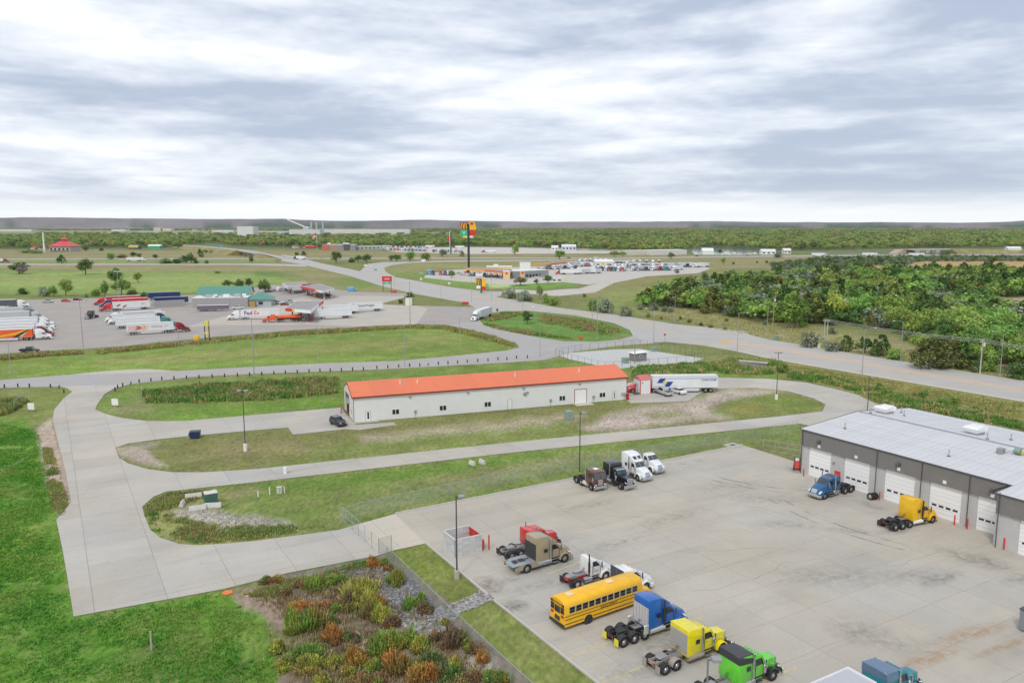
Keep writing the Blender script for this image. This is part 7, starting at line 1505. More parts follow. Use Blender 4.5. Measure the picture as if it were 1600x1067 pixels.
TR = [(96,412,15,'cedar','cedar','conical cedar by the interstate below the lodge',12),(30,428,20,'round','dark','dark tree behind the bare grey one on the left field',26),(35,428.5,17,'round','bare','bare grey tree on the left field',15),(134,429,26,'round','dark','dark round tree standing alone on the left field',25),
 (180,444,27,'round','dark','dark leaning tree behind the twin lot lamp',22),(216,441.5,17,'round','mid','small tree alone right of the twin lot lamp',15),(174,405,12,'bush','mid','green bush left of the interstate trailer',14),(190,403,8,'bush','rusty','low brown bush by the interstate trailer',16),(208,402,9,'round','dark','small dark tree just above the interstate trailer',10),(218,404,9,'round','dark','small dark tree right of the interstate trailer',9),
 (243,404,7,'round','dark','tiny dark tree alone on the far bank',9),(260,412,12,'bush','dark','wide dark clump left on the median',20),(277,412,11,'bush','dark','wide dark clump second on the median',18),(291,412,14,'round','dark','dark tree third in the median group',16),(299,411,17,'round','cedar','tallest dark tree in the median group',14),(306,412,11,'bush','dark','low dark shrub at the right end of the median group',10),
 (313,402,14,'cedar','dark','dark cedar below the overpass bank',10),(321,397,8,'round','mid','small green tree right of the cedar on the bank',9),(330,396,7,'bush','mid','low green shrub on the overpass bank',8),(323,412,7,'bush','dark','small dark shrub alone on the median',7),(393,409,9,'bush','dark','dark shrub at the foot of the overpass',9),(340,427,5,'bush','mid','small shrub on the ditch line of the green field',12),(345,397,6,'bush','rusty','dry shrub on top of the overpass bank',12),
 (464,399,6,'bush','dark','low dark shrub behind the climbing trailer',9),(474,400,8,'cedar','rusty','rusty cedar behind the climbing trailer',9),(525,411.5,21,'round','dark','dark egg shaped tree by the ramp',18),(549,410,11,'bush','dark','dark shrub left of the big round ramp tree',12),(560,410,12,'round','dark','dark tree touching the big round ramp tree',14),(573,410.5,14,'round','dark','big round dark tree on the ramp bank',19),(611,408.5,11,'round','dark','small dark tree left of the pair on the ramp',10),(620,409,12,'round','dark','broad dark tree right in the ramp pair',16),
 (641,408.5,17,'round','light','light green tree above the ramp',18),(666,408,14,'round','mid','mid green tree by the white camper van',18),(692,401.5,13,'round','olive','silver green tree before the truck park',14),(722,401.5,10,'cedar','mid','small tree beside the tall black pole',8),(805,399,18,'round','light','light green tree alone on the brown field',13),(828,388,16,'round','mid','slender tree in front of the wood behind the station',11),
 (874,405.5,16,'round','light','round green tree on the interstate verge',19),(960,402.5,13,'spread','mid','broad green tree left in the pair by the tyre shop',17),(973,402.5,12,'spread','mid','broad green tree right in the pair by the tyre shop',14),(1048,405,12,'round','olive','grey green tree before the storage sheds',13),(1130,413,12,'round','light','light green tree alone on the dry field',8),(1058,427,8,'bush','olive','round grey shrub by the service drive',8),(1101,432,10,'bush','olive','grey shrub left of the cedar wood',11),
 (36,460,12,'bush','dark','dark rounded shrub behind the left lot',20),(70,463,22,'bush','olive','pale tree second from left behind the left lot',18),(84,463,18,'round','mid','green tree behind the silver pickup',14),(103,463,29,'round','mid','tall pale green tree behind the red sedan',22),(135,464,8,'bush','mid','small shrub right of the tall pale tree',9),(150,463,16,'bush','mid','green shrub left of the big lot edge tree',14),(163,463,26,'round','mid','light tree left of the big lot edge tree',14),(190,461,30,'spread','mid','biggest green tree at the back edge of the lot',30),(207,462,14,'bush','dark','dark shrub right of the biggest lot edge tree',16),(224,465,13,'bush','dark','dark shrub by the dark blue trailers',18),
 (357,450,15,'spread','dark','dark tree left of three behind the travel store',22),(374,452,17,'round','dark','dark round tree middle of three behind the travel store',16),(389,450,17,'round','dark','dark slim tree right of three behind the travel store',14),(415,457,22,'round','dark','large dark round tree right of the travel store',25),
 (706,434.5,13,'round','mid','round green tree before the parked station tractors',12),(813,446,16,'spread','rusty','rusty dark tree left before the right station',30),(838,444,9,'round','dark','small dark tree by the white pole before the station',9),(856,443,14,'round','dark','round dark tree on the station lawn',16),
 (797,466,20,'bush','olive','grey round bush leftmost on the highway verge',24),(821,471,24,'bush','olive','large grey willow bush on the highway verge',28),(843,468,25,'round','mid','green sapling between the willow bushes',12),(853,474,19,'bush','light','light green bush on the highway verge',15),(865,477,19,'bush','mid','dark green bush right on the highway verge',22),(925,485,22,'bush','mid','green bush left of the big grey one',20),(945,489,31,'bush','olive','biggest grey round bush beside the highway',32),(978,494,23,'bush','olive','pale grey bush right of the biggest one',24),(913,464,7,'bush','dark','small dark shrub alone on the slope',7),
 (1000,484,12,'bush','olive','small grey shrub above the pale bush',11),(1013,496,10,'bush','mid','small green shrub near the curved lamp',9),(1022,485,18,'bush','olive','pale olive shrub in the row before the wood',16),(1038,487,12,'bush','olive','olive shrub second in the row before the wood',12),(1048,488,12,'bush','olive','olive shrub right in the row before the wood',14),(1033,499,5,'bush','dark','low dark shrub in the dry grass',6),(1063,500,7,'bush','dark','low dark shrub by the highway lamp',6),(1077,504,8,'bush','dark','twin low dark shrub right of the highway lamp',9),(1095,509,6,'bush','dark','low dark shrub in the dry verge',9),(1110,512,6,'bush','dark','second low dark shrub in the dry verge',10),(1132,515,6,'bush','mid','low green shrub at the kerb corner',8),(1135,502,7,'bush','mid','grey green shrub in the dry grass',8),
 (824,506,23,'round','dark','dark round tree standing on the grass island',19),(640.5,467,13,'bush','dark','clipped dark bush behind the ivory tank',16),(626.5,474,8,'bush','rusty','low dark bush left of the ivory tank',11),
 (1130,484,22,'spread','yell','yellow green rounded tree at the wood front',40),(1170,487,22,'spread','yell','second yellow green rounded tree at the wood front',36),(1241,513,60,'round','light','tall light green tree with a pale trunk at the wood edge',50),(1298,502,52,'spread','yell','yellow topped spreading tree in the wood front',55),(1348,500,55,'spread','light','light green spreading tree in mid wood',50),(1395,505,58,'spread','light','broad light green tree above the lamp',62),(1440,537,66,'spread','light','bright green tree behind the highway lamp',58),(1500,545,78,'spread','mid','largest soft green tree at the right of the wood',80),(1425,450,28,'spread','light','light tree rising over the back of the wood',60),
 (1265,542,34,'bush','olive','silver grey bush left of the double pole',34),(1300,548,22,'bush','olive','blue grey bush right of the double pole',30),(1322,548,26,'cedar','cedar','small dark cedar right of the double pole',22),(1350,552,28,'cedar','cedar','dark cedar left of the highway lamp',24),(1376,556,36,'cedar','cedar','dark pointed cedar just left of the highway lamp',30),(1398,562,24,'bush','mid','green bush at the foot of the highway lamp',26),(1452,577,54,'cedar','cedar_b','bronze tipped cedar right of the highway lamp',50),(1485,576,50,'cedar','cedar_b','bronze tipped cedar left of the can pole',44),(1512,578,38,'cedar','cedar','dark cedar left of the can pole',32),(1548,580,40,'bush','mid','green bush between the can pole and the last lamp',34),(1592,592,32,'bush','dark','dark bush at the right edge by the road',36),(1580,560,34,'spread','dark','dark tree behind the rightmost lamp',40),(1300,522,14,'bush','olive','grey bush behind the double pole',18),(1195,508,10,'bush','olive','grey bush left of the siren pole',8),(1255,511,12,'bush','mid','shadowy green bush by the pale trunk',16),
 (1222,582,24,'bush','mid','dense green bush by the culvert and loop road',20),(1373,608,14,'round','mid','slim green sapling in the ditch right of the loop',10),(1380,612,8,'bush','mid','small shrub beside the slim sapling',12),(1428,620,10,'bush','mid','small green bush in the ditch above the garage',10),(1443,626,18,'round','mid','green sapling above the garage roof, left of two',18),(1472,630,16,'bush','mid','green bush above the garage roof, middle',16),(1490,636,20,'round','mid','green sapling above the garage roof, right of two',20),
 (1207,416,10,'bush','olive','grey shrub at the left end of the far scrub',14),(1146,413,5,'bush','dark','tiny dark shrub on the dry field',5),(1183,411,4,'bush','dark','tiny dark shrub near the camper row',4),(1198,411,5,'bush','dark','tiny dark shrub right of the camper row',6),(1215,402.5,10,'bush','olive','grey shrub at the interstate edge',14),(1476,402,11,'bush','dark','dark shrub under the right overpass',14),(1199,397,9,'cedar','dark','dark cedar beside the farmhouse',8),(1125,397,8,'cedar','dark','dark cedar by the lake shed',8)]
for a in TR: tree(a[0], a[1], a[2], a[3], a[4], a[5], a[6])
def scatter(poly, spacing, seed, grow=0.0, z=0):
    """points inside a photo outline, spacing in metres (+grow*distance)"""
    g = np.random.default_rng(seed); W_ = [P(*q) for q in poly]; wp = [(p.x, p.y) for p in W_]
    xs = [p[0] for p in wp]; ys = [p[1] for p in wp]; out = []
    y = min(ys)
    while y < max(ys):
        s = spacing + grow * y; n = int((max(xs) - min(xs)) / s)
        X = min(xs) + (np.arange(n) + g.random(n)) * s; Y = y + (g.random(n) - .5) * s * .9
        if n:
            ins = sdist(X, Y, wp) < 0; out += list(zip(X[ins], Y[ins]))
        y += s
    return out
def inst_stuff(name, pts, srcs, hs, label, cat, wscale=1.0, seed=1):
    """one object: many copies of a few crowns by geometry nodes"""
    g = np.random.default_rng(seed); me = bpy.data.meshes.new(name); me.vertices.add(len(pts)); me.vertices.foreach_set('co', np.array([(x, y, 0) for x, y in pts], np.float32).ravel())
    at = me.attributes.new('sc', 'FLOAT_VECTOR', 'POINT'); h = np.array(hs); w = h * wscale * (.85 + .4 * g.random(len(h))); at.data.foreach_set('vector', np.stack([w, w, h], 1).astype(np.float32).ravel())
    o = bpy.data.objects.new(name, me); COL.objects.link(o)
    sc_ = bpy.data.collections.new(name + '_kinds')
    for i, (m_, mt) in enumerate(srcs):
        q = bpy.data.objects.new('crown_kind', m_); sc_.objects.link(q)
        if not m_.materials: m_.materials.append(mt)
        q.material_slots[0].link = 'OBJECT'; q.material_slots[0].material = mt
    ng = bpy.data.node_groups.new(name, 'GeometryNodeTree'); ng.interface.new_socket('Geometry', in_out='INPUT', socket_type='NodeSocketGeometry'); ng.interface.new_socket('Geometry', in_out='OUTPUT', socket_type='NodeSocketGeometry')
    N = ng.nodes; L = ng.links; gi = N.new('NodeGroupInput'); go = N.new('NodeGroupOutput'); ip = N.new('GeometryNodeInstanceOnPoints'); ci = N.new('GeometryNodeCollectionInfo')
    ci.inputs['Collection'].default_value = sc_; ci.inputs['Separate Children'].default_value = True; ci.inputs['Reset Children'].default_value = True
    rv = N.new('FunctionNodeRandomValue'); rv.data_type = 'INT'; rv.inputs[4].default_value = 0; rv.inputs[5].default_value = len(srcs) - 1
    rr = N.new('FunctionNodeRandomValue'); rr.data_type = 'FLOAT_VECTOR'; rr.inputs[0].default_value = (0, 0, 0); rr.inputs[1].default_value = (0, 0, 6.28); rr.inputs['Seed'].default_value = 5
    na = N.new('GeometryNodeInputNamedAttribute'); na.data_type = 'FLOAT_VECTOR'; na.inputs[0].default_value = 'sc'
    L.new(gi.outputs[0], ip.inputs['Points']); L.new(ci.outputs[0], ip.inputs['Instance']); ip.inputs['Pick Instance'].default_value = True; L.new(rv.outputs[2], ip.inputs['Instance Index']); L.new(rr.outputs[0], ip.inputs['Rotation']); L.new(na.outputs[0], ip.inputs['Scale']); L.new(ip.outputs[0], go.inputs[0])
    md = o.modifiers.new('scatter', 'NODES'); md.node_group = ng
    tag(o, label, cat, kind='stuff'); return o
# wood right of the highway
WOOD1 = [(990,484),(1015,472),(1055,459),(1120,451),(1200,442),(1300,437),(1400,433),(1440,428),(1640,430),(1700,442),(1700,462),(1560,466),(1530,480),(1560,500),(1700,520),(1700,600),(1600,572),(1500,562),(1420,545),(1400,520),(1330,512),(1260,508),(1180,505),(1120,492),(1080,484),(1050,478),(1010,480)]
pts = scatter(WOOD1, 6.9, 3) + scatter([(1430,556),(1500,566),(1620,592),(1700,606),(1700,530),(1540,505),(1430,520)], 6.5, 4); pts.sort(key=lambda q: q[0] ** 2 + q[1] ** 2)
fixed = [P(a[0], a[1]) for a in TR]
def clear(q, d): return all((q[0] - f.x) ** 2 + (q[1] - f.y) ** 2 > d * d for f in fixed)
pts = [q for q in pts if clear(q, 4.5)]
n1 = 175
wn = fbm(np.array([q[0] for q in pts]) / 35, np.array([q[1] for q in pts]) / 35, 8)
stf = []
gw = ['cedar', 'cedar', 'cedar', 'cedar_b', 'dark', 'olive', 'mid', 'light']
desc = {'cedar': 'dark green cedar crowded in the wood right of the highway', 'cedar_b': 'bronze green cedar crowded in the wood right of the highway', 'dark': 'dark broadleaf tree crowded in the wood right of the highway', 'olive': 'silver grey shrub crowded in the wood right of the highway', 'mid': 'mid green broadleaf tree crowded in the wood right of the highway', 'light': 'light green broadleaf tree crowded in the wood right of the highway'}
for i, q in enumerate(pts):
    r_ = rng.random(); c = 'cedar' if r_ < .50 else ('cedar_b' if r_ < .57 else ('olive' if r_ < .63 else ('dark' if r_ < .73 else ('mid' if r_ < .87 else 'light'))))
    if wn[i] > .53 and q[0] > 75 and rng.random() < .62: c = 'light' if rng.random() < .6 else 'mid'
    kd = 'cedar' if c.startswith('cedar') else ('bush' if c == 'olive' else 'spread'); h = {'cedar': 7.0, 'bush': 5.0, 'spread': 10.0}[kd] * (.7 + .6 * rng.random())
    qx, qy = to_px(q[0], q[1]); side_ = 'left' if qx < 1120 else ('centre left' if qx < 1230 else ('middle' if qx < 1340 else ('centre right' if qx < 1450 else 'right'))); dep_ = 'front' if qy > 500 else ('front part' if qy > 486 else 'inner part')
    if i < n1: tree(0, 0, 0, kd, c, '%s %s, %s, %s of the wood right of the highway' % ('tall' if h > 8.4 else ('low' if h < 5.4 else 'medium'), desc[c].split(' crowded')[0], side_, dep_), wp=None, group='trees crowded in the wood right of the highway', pos=Vector((q[0], q[1], 0)), h=h)
    else: stf.append((q, h))
LOWC = []
for s, (kd, c) in enumerate([('cedar', 'cedar'), ('cedar', 'cedar'), ('spread', 'dark'), ('cedar', 'cedar_b'), ('spread', 'mid'), ('bush', 'olive'), ('spread', 'light'), ('spread', 'mid'), ('spread', 'light')]): LOWC.append((crown('far_crown', 300 + s, kd, 620, .036), LM[c]))
inst_stuff('dense_wood', [q for q, h in stf], LOWC, [h * 1.05 for q, h in stf], 'dense mixed cedar wood stretching back right of the highway', 'wood', 1.25)
W2 = [(1208,423),(1215,413),(1290,405),(1400,404),(1440,409),(1420,414),(1330,418),(1260,422)]; W3 = [(1400,404),(1700,402),(1700,408),(1420,409)]
p2 = scatter(W2, 7.5, 9) + scatter(W3, 8, 10); inst_stuff('scrub_band', p2, [LOWC[0], LOWC[5], LOWC[2], LOWC[5], (crown('far_crown', 333, 'bush', 500, .05), LM['cedar'])], [4.5 * (.7 + .6 * rng.random()) for _ in p2], 'band of grey and dark scrub beyond the brown field', 'scrub', 1.4)
# far river woods
FOR = [LM['forest'], LM['mid'], leaf_mat('leaves_forest_light', (.33, .40, .12)), leaf_mat('leaves_forest_dark', (.13, .20, .08)), leaf_mat('leaves_forest_tan', (.33, .31, .14))]
FC = [(crown('far_crown', 400 + s, 'spread', 420, .045), FOR[(0, 1, 2, 3, 0, 2, 4)[s]]) for s in range(7)]
CL = [(crown('far_crown', 500 + s, 'clump', 520, .075), FOR[(0, 3, 2, 3, 4, 0)[s]]) for s in range(6)]
F1 = [(-160,389),(60,389.2),(64,391),(75,390),(112,389),(200,388),(262,387),(280,385),(340,379),(352,384),(420,386.5),(500,388.5),(620,386),(800,385.5),(860,389),(905,391),(960,393),(1000,395),(1060,393),(1080,388),(1130,386),(1180,389),(1200,392),(1300,391),(1400,388.5),(1560,387.5),(1800,388),(1800,372),(900,372),(740,372),(640,374),(480,375),(380,375),(255,371),(-160,371)]
p3 = scatter(F1, 9.5, 21, .0035); inst_stuff('river_wood', p3, FC, [12.5 * (.65 + .7 * rng.random()) for _ in p3], 'long belt of green cottonwoods across the valley', 'wood', .95, 3)
F2 = [(740,373),(900,373),(1800,373),(1800,357),(1100,357),(900,359),(740,360)]
p4 = scatter(F2, 16, 22, .0062); inst_stuff('far_river_wood', p4, CL, [14 * (.75 + .5 * rng.random()) for _ in p4], 'hazy far woods filling the valley below the hills', 'wood', 1.0, 4)
F3 = [(-160,361),(300,361),(700,364),(740,366),(740,357),(1800,357),(1800,356),(-160,356)]
p5 = scatter(F3, 20, 23, .0085); inst_stuff('plain_tree_lines', p5, CL, [11 * (.7 + .6 * rng.random()) for _ in p5], 'bluish scattered tree lines across the far plain', 'wood', 1.0, 5)
F4 = [(60,373),(740,374),(740,366),(60,366)]
p6 = [q for q in scatter(F4, 34, 24, .012)]; inst_stuff('town_trees', p6, CL, [10 * (.7 + .6 * rng.random()) for _ in p6], 'loose groves between the sheds of the plain', 'wood', .7, 6)
g_ = [(115,393.5),(130,389),(250,388),(268,389),(118,396)]
# roadside groves near the lodge
for a in [(45,395,7,'bush','mid','low green hedge left of the white mast',30),(58,396,6,'bush','mid','low green hedge at the foot of the white mast',22),(134,393,9,'round','dark','dark round tree right of the lodge',9),(158,392,6,'bush','dark','low dark shrub right of the lodge drive',10),(278,388,9,'spread','dark','dark tree at the overpass end of the far belt',18)]: tree(*a[:6], wp=a[6])

# ---- weeds, reeds and grass tufts
VC = leaf_mat('weed_blades', (1, 1, 1), 0, 0, .15)
def tufts(name, polys, n, h, cols, label, cat, K=6, w=.05, spread=.25, seed=1, lean=.5, parent=None):
    g = np.random.default_rng(seed); Vs = []; Cs = []
    for poly in polys:
        wp = [(P(*q).x, P(*q).y) for q in poly]; xs = [p[0] for p in wp]; ys = [p[1] for p in wp]; m = n // len(polys)
        X = np.zeros(0); Y = np.zeros(0); tries = 0
        while len(X) < m and tries < 60:
            x = min(xs) + g.random(m * 3) * (max(xs) - min(xs)); y = min(ys) + g.random(m * 3) * (max(ys) - min(ys)); sd = sdist(x, y, wp); s = (sd < 0) & (g.random(m * 3) < .12 - sd / 2.2) & (fbm(x / 3.5, y / 3.5, seed) > .36 + .2 * g.random(m * 3) - .1)
            X = np.concatenate([X, x[s]]); Y = np.concatenate([Y, y[s]]); tries += 1
        X, Y = X[:m], Y[:m]; patch = fbm(X / 5, Y / 5, seed + 50)
        ci = np.clip(((patch - .47) * 2.6 + .5 + (g.random(len(X)) - .5) * .5) * len(cols), 0, len(cols) - 1).astype(int); hh = h * (.35 + .9 * g.random(len(X))) * (.55 + 1.0 * fbm(X / 2.2, Y / 2.2, seed + 9))
        for k in range(K):
            a = g.random(len(X)) * 6.283; rr = g.random(len(X)) * spread; bx = X + rr * np.cos(a); by = Y + rr * np.sin(a); hk = hh * (.6 + .5 * g.random(len(X)))
            ux, uy = np.cos(a + 1.57), np.sin(a + 1.57); lx, ly = np.cos(a) * hk * lean * g.random(len(X)), np.sin(a) * hk * lean * g.random(len(X)); ww = w * (.6 + .8 * g.random(len(X)))
            z0 = np.full(len(X), -.04)
            V = np.stack([np.stack([bx - ux * ww, by - uy * ww, z0], 1), np.stack([bx + ux * ww, by + uy * ww, z0], 1), np.stack([bx + lx + ux * ww * .7, by + ly + uy * ww * .7, hk], 1), np.stack([bx + lx - ux * ww * .7, by + ly - uy * ww * .7, hk * .93], 1)], 1)
            Vs.append(V); Cs.append(np.array(cols)[ci] * (.7 + .6 * g.random((len(X), 1))))
    me = quads_mesh(name, np.concatenate(Vs), np.concatenate(Cs)); o = link(name, me, VC, parent); tag(o, label, cat, kind='stuff'); return o
G1, G2, G3, G4, G5 = (.14, .28, .06), (.24, .31, .09), (.42, .38, .14), (.36, .27, .14), (.50, .42, .20)
tufts('verge_weeds', [[(-20,560),(50,553),(130,549.5),(130,554),(50,559),(-20,566)], [(150,548),(250,538),(340,529.5),(470,518.5),(470,524),(340,535.5),(250,545),(150,555)], [(470,518),(560,513.5),(645,509),(690,510.5),(690,515),(640,513.5),(560,518.5),(470,524)], [(690,510),(720,514),(770,526),(806,538),(800,543),(765,533),(715,520),(690,515)]], 6400, .85, [G4, G3, G2, G3, G2, G3], 'ragged strip of tall weeds between the lot and the mown field', 'weeds', 7, .10, .5, 11)
tufts('ditch_reeds', [[(222,613),(300,604),(420,596),(530,590),(530,598),(430,606),(300,614),(225,622)], [(225,622),(300,614),(430,606),(530,598),(530,615),(420,626),(310,630),(228,630)], [(-20,628),(25,624),(45,628),(20,645),(-20,655)]], 7000, .95, [G1, G2, G3, G2, G4, G1], 'tall reeds and brush filling the ditch left of the warehouse', 'reeds', 7, .09, .45, 12)
tufts('ditch_reeds', [[(985,574),(1100,568),(1130,561),(1215,564),(1218,584),(1190,586),(1120,584),(990,593)], [(1230,577),(1300,588),(1384,612),(1500,640),(1600,662),(1600,672),(1480,650),(1384,634),(1310,604),(1232,592)]], 8000, .85, [G1, G2, G3, G5, G2, G1], 'tall green and golden reeds in the ditch behind the trailer and loop road', 'reeds', 7, .10, .5, 13)
tufts('island_weeds', [[(845,492),(905,498),(980,517),(950,526),(905,517),(840,503)], [(752,504),(790,512),(850,521),(900,531),(830,525),(770,514)], [(755,500),(785,489),(820,490),(800,496),(770,503)]], 3400, .8, [G4, G4, G2, G3, G1], 'rusty and green weeds on the grass island', 'weeds', 7, .11, .5, 14)
tufts('rough_verge', [[(1000,494),(1090,480),(1250,508),(1330,522),(1560,590),(1200,529),(1060,505)], [(1215,567),(1400,598),(1600,633),(1600,655),(1400,615),(1230,577)]], 9000, .45, [G3, G2, G5, G2, G3], 'rough dry grass tufts along both highway verges', 'grass', 5, .07, .5, 15)
tufts('meadow_tufts', [[(-40,690),(0,660),(60,672),(88,770),(88,820),(112,965),(350,924),(430,985),(440,1075),(-40,1075)]], 15000, .17, [(.09, .28, .035), (.13, .32, .045), (.16, .34, .05), (.22, .33, .07)], 'short lush grass tufts of the foreground meadow', 'grass', 4, .045, .3, 16, 1.0)
tufts('lane_edge_weeds', [[(222,792),(262,770),(330,764),(330,775),(250,800),(240,830)], [(236,828),(260,800),(330,820),(520,822),(400,843),(310,850),(255,838)], [(372,932),(455,905),(590,873),(600,882),(470,915),(400,945)], [(66,700),(80,700),(108,785),(96,806),(80,790)]], 6500, .35, [G2, G3, G2, G4, G1], 'straggly weeds along the lane edges', 'weeds', 5, .05, .3, 17)
tufts('swale_weeds', [[(385,925),(590,880),(700,985),(830,1090),(450,1090),(440,1020),(470,980),(420,960)]], 4800, .42, [G4, (.22, .15, .10), (.26, .18, .11), G3, G2, (.22, .15, .10), G4], 'dead brown stalks and low weeds across the rocky swale', 'weeds', 4, .03, .35, 18, .9)
# bushes of the swale, one by one
def weed_bush(x, y, wpx, hpx, cols, label, seed):
    g = np.random.default_rng(seed); p = P(x, y + hpx * .25); D = math.hypot(p.x, p.y); mpp = math.hypot(D, CH) / FOC; r = wpx * mpp * .52; h = hpx * mpp * .9; Vs = []; Cs = []
    nl = 6 + int(g.random() * 4); pal = np.array([c[0] for c in CW.values()])
    for l in range(nl):
        a = g.random() * 6.28; ro = r * .75 * math.sqrt(g.random()) * (l > 0); cx, cy = ro * math.cos(a), ro * math.sin(a); rl = r * (.28 + .42 * g.random()); hl = h * (.45 + .65 * g.random()) * (1 - .35 * ro / (r + 1e-6))
        mix = .75 * g.random() ** 1.3; c0 = np.array(cols[0]) * (1 - mix) + pal[g.integers(0, len(pal))] * mix; n = 150
        a = g.random(n) * 6.283; rr = np.sqrt(g.random(n)) * rl; bx, by = cx + rr * np.cos(a), cy + rr * np.sin(a); out = .25 + .5 * g.random(n); hk = hl * (1 - .55 * (rr / rl) ** 2) * (.35 + .9 * g.random(n))
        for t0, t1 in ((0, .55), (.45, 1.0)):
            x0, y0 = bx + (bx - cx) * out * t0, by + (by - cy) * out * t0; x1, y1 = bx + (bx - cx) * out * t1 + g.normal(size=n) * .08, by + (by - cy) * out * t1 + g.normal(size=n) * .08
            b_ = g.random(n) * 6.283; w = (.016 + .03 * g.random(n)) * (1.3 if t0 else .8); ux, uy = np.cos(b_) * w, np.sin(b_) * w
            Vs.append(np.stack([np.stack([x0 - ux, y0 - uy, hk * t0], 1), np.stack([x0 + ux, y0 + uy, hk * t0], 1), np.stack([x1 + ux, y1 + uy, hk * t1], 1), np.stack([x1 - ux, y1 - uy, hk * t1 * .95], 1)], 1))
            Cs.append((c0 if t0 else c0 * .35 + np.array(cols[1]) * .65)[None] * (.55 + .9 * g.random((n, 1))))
        m = 130; k = g.integers(0, n, m); q = np.stack([bx[k] + g.normal(size=m) * .1, by[k] + g.normal(size=m) * .1, hk[k] * (.55 + .5 * g.random(m))], 1); u = unit(g.normal(size=(m, 3))); v = unit(np.cross(u, g.normal(size=(m, 3)))); s = .025 + .045 * g.random((m, 1))
        Vs.append(np.stack([q - u * s - v * s, q + u * s - v * s, q + u * s + v * s, q - u * s + v * s], 1)); Cs.append(c0[None] * (.7 + .8 * g.random((m, 1))))
    o = link('weed_bush', quads_mesh('weed_bush', np.concatenate(Vs), np.concatenate(Cs)), VC); o.location = (p.x, p.y, -.02); tag(o, label, 'bush', 'weed bushes in the rocky swale'); return o
YG_, BG, OG, DB, RU, DG = (.42, .44, .09), (.22, .36, .07), (.50, .23, .07), (.22, .15, .10), (.33, .20, .10), (.13, .22, .07)
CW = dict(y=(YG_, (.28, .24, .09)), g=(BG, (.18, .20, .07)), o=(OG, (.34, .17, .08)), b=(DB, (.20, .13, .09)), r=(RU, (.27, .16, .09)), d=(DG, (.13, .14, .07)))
WB = [(60,430,70,55,'g','green bush on the pavement edge at the far left of the swale'),(125,430,70,60,'r','rusty bush right of the leftmost green one'),(185,510,70,60,'r','rusty bush below the leftmost pair'),(370,450,115,90,'g','green and brown bush near the top of the swale'),(280,455,70,50,'r','rusty bush left of the top green bush'),(500,425,120,60,'g','sparse green bush on the dark stones'),(640,480,190,110,'y','wide yellow green bush topmost in the thicket'),(705,580,170,150,'y','tall yellow bush in the middle of the thicket'),(600,560,130,150,'b','dark brown stalk clump left of the tall yellow bush'),(785,650,120,120,'y','yellow green bush right of the thicket centre'),
 (275,590,110,60,'o','orange brush on the bare soil'),(250,690,150,130,'g','green bush left in the wide pair'),(350,680,150,140,'g','green yellow bush right in the wide pair'),(205,735,60,70,'y','small yellow bush left of the wide pair'),(495,600,55,50,'g','small green bush by the pale sand'),(475,775,130,120,'o','orange brown bush under the wide pair'),(570,775,60,60,'d','small dark green bush by the sand channel'),(625,785,70,50,'b','dark brown clump by the sand channel'),(460,670,90,60,'d','low dark bush between sand and the wide pair'),(130,850,70,90,'y','lone yellow bush in the meadow edge'),
 (340,880,150,90,'g','green bush low in the meadow edge'),(300,950,140,80,'y','yellow bush below it at the meadow edge'),(370,945,120,80,'y','bright yellow green bush near the bottom left of the swale'),(180,950,100,70,'y','pale yellow straggler at the meadow edge'),(485,935,90,80,'y','rounded yellow bush alone low in the swale'),(615,905,120,110,'o','orange bush low in the swale'),(580,990,80,70,'y','yellow green ball at the lower swale'),(735,970,100,80,'g','green tuft left of the great orange bush'),(800,820,180,140,'g','round bright green bush, largest of the swale'),(950,790,130,100,'g','green bush right of the round bright one'),
 (1020,830,110,100,'y','yellow green bush right of the green pair'),(890,930,180,170,'o','great orange bush at the bottom of the swale'),(1030,1010,140,130,'o','second orange bush right of the great one'),(1080,930,150,110,'d','dark green spreading bush beside the orange ones'),(1190,1000,130,100,'d','dark green bush near the bottom of the swale'),(1245,975,60,130,'y','narrow yellow spire bush near the bottom'),(1230,790,150,140,'b','dark rusty brown bush near the fence'),(1130,780,90,70,'b','dark dead clump beside the stones'),(1350,840,110,90,'r','rusty green bush close to the fence'),(1420,905,70,80,'o','orange bush close to the fence'),
 (1480,1020,100,80,'g','green bush by the fence at the bottom edge'),(1565,1040,90,70,'g','last green bush by the fence at the bottom edge'),(720,320,70,80,'o','rusty gold bush nearest the gate'),(810,315,60,50,'g','green bush right of the rusty gold one by the gate'),(880,420,100,100,'g','green and rust bush right of the dark stones'),(830,350,60,40,'r','low rusty clump by the gate post'),(960,575,90,70,'g','green bush left of the pair by the fence stones'),(1030,535,60,70,'g','bright green bush right of the pair by the fence stones'),(1050,600,90,80,'b','dark brown clump under the bright green bush'),(1185,690,55,45,'g','small green bush by the fence stones'),
 (845,690,80,80,'b','dark clump right of the yellow thicket'),(400,590,90,60,'r','rusty clump below the top green bush'),(660,1040,160,70,'r','rusty brush at the bottom edge'),(420,1040,90,60,'y','yellow tuft at the bottom edge'),(1330,1030,120,70,'b','dead brown brush at the bottom edge'),(740,1050,120,90,'r','rust brown stalks at the foot of the great orange bush')]
for i, (x, y, w_, h_, c, lab) in enumerate(WB): weed_bush(400 + x / 4, 800 + y / 4, w_ / 4, h_ / 4, CW[c], lab, 900 + i)
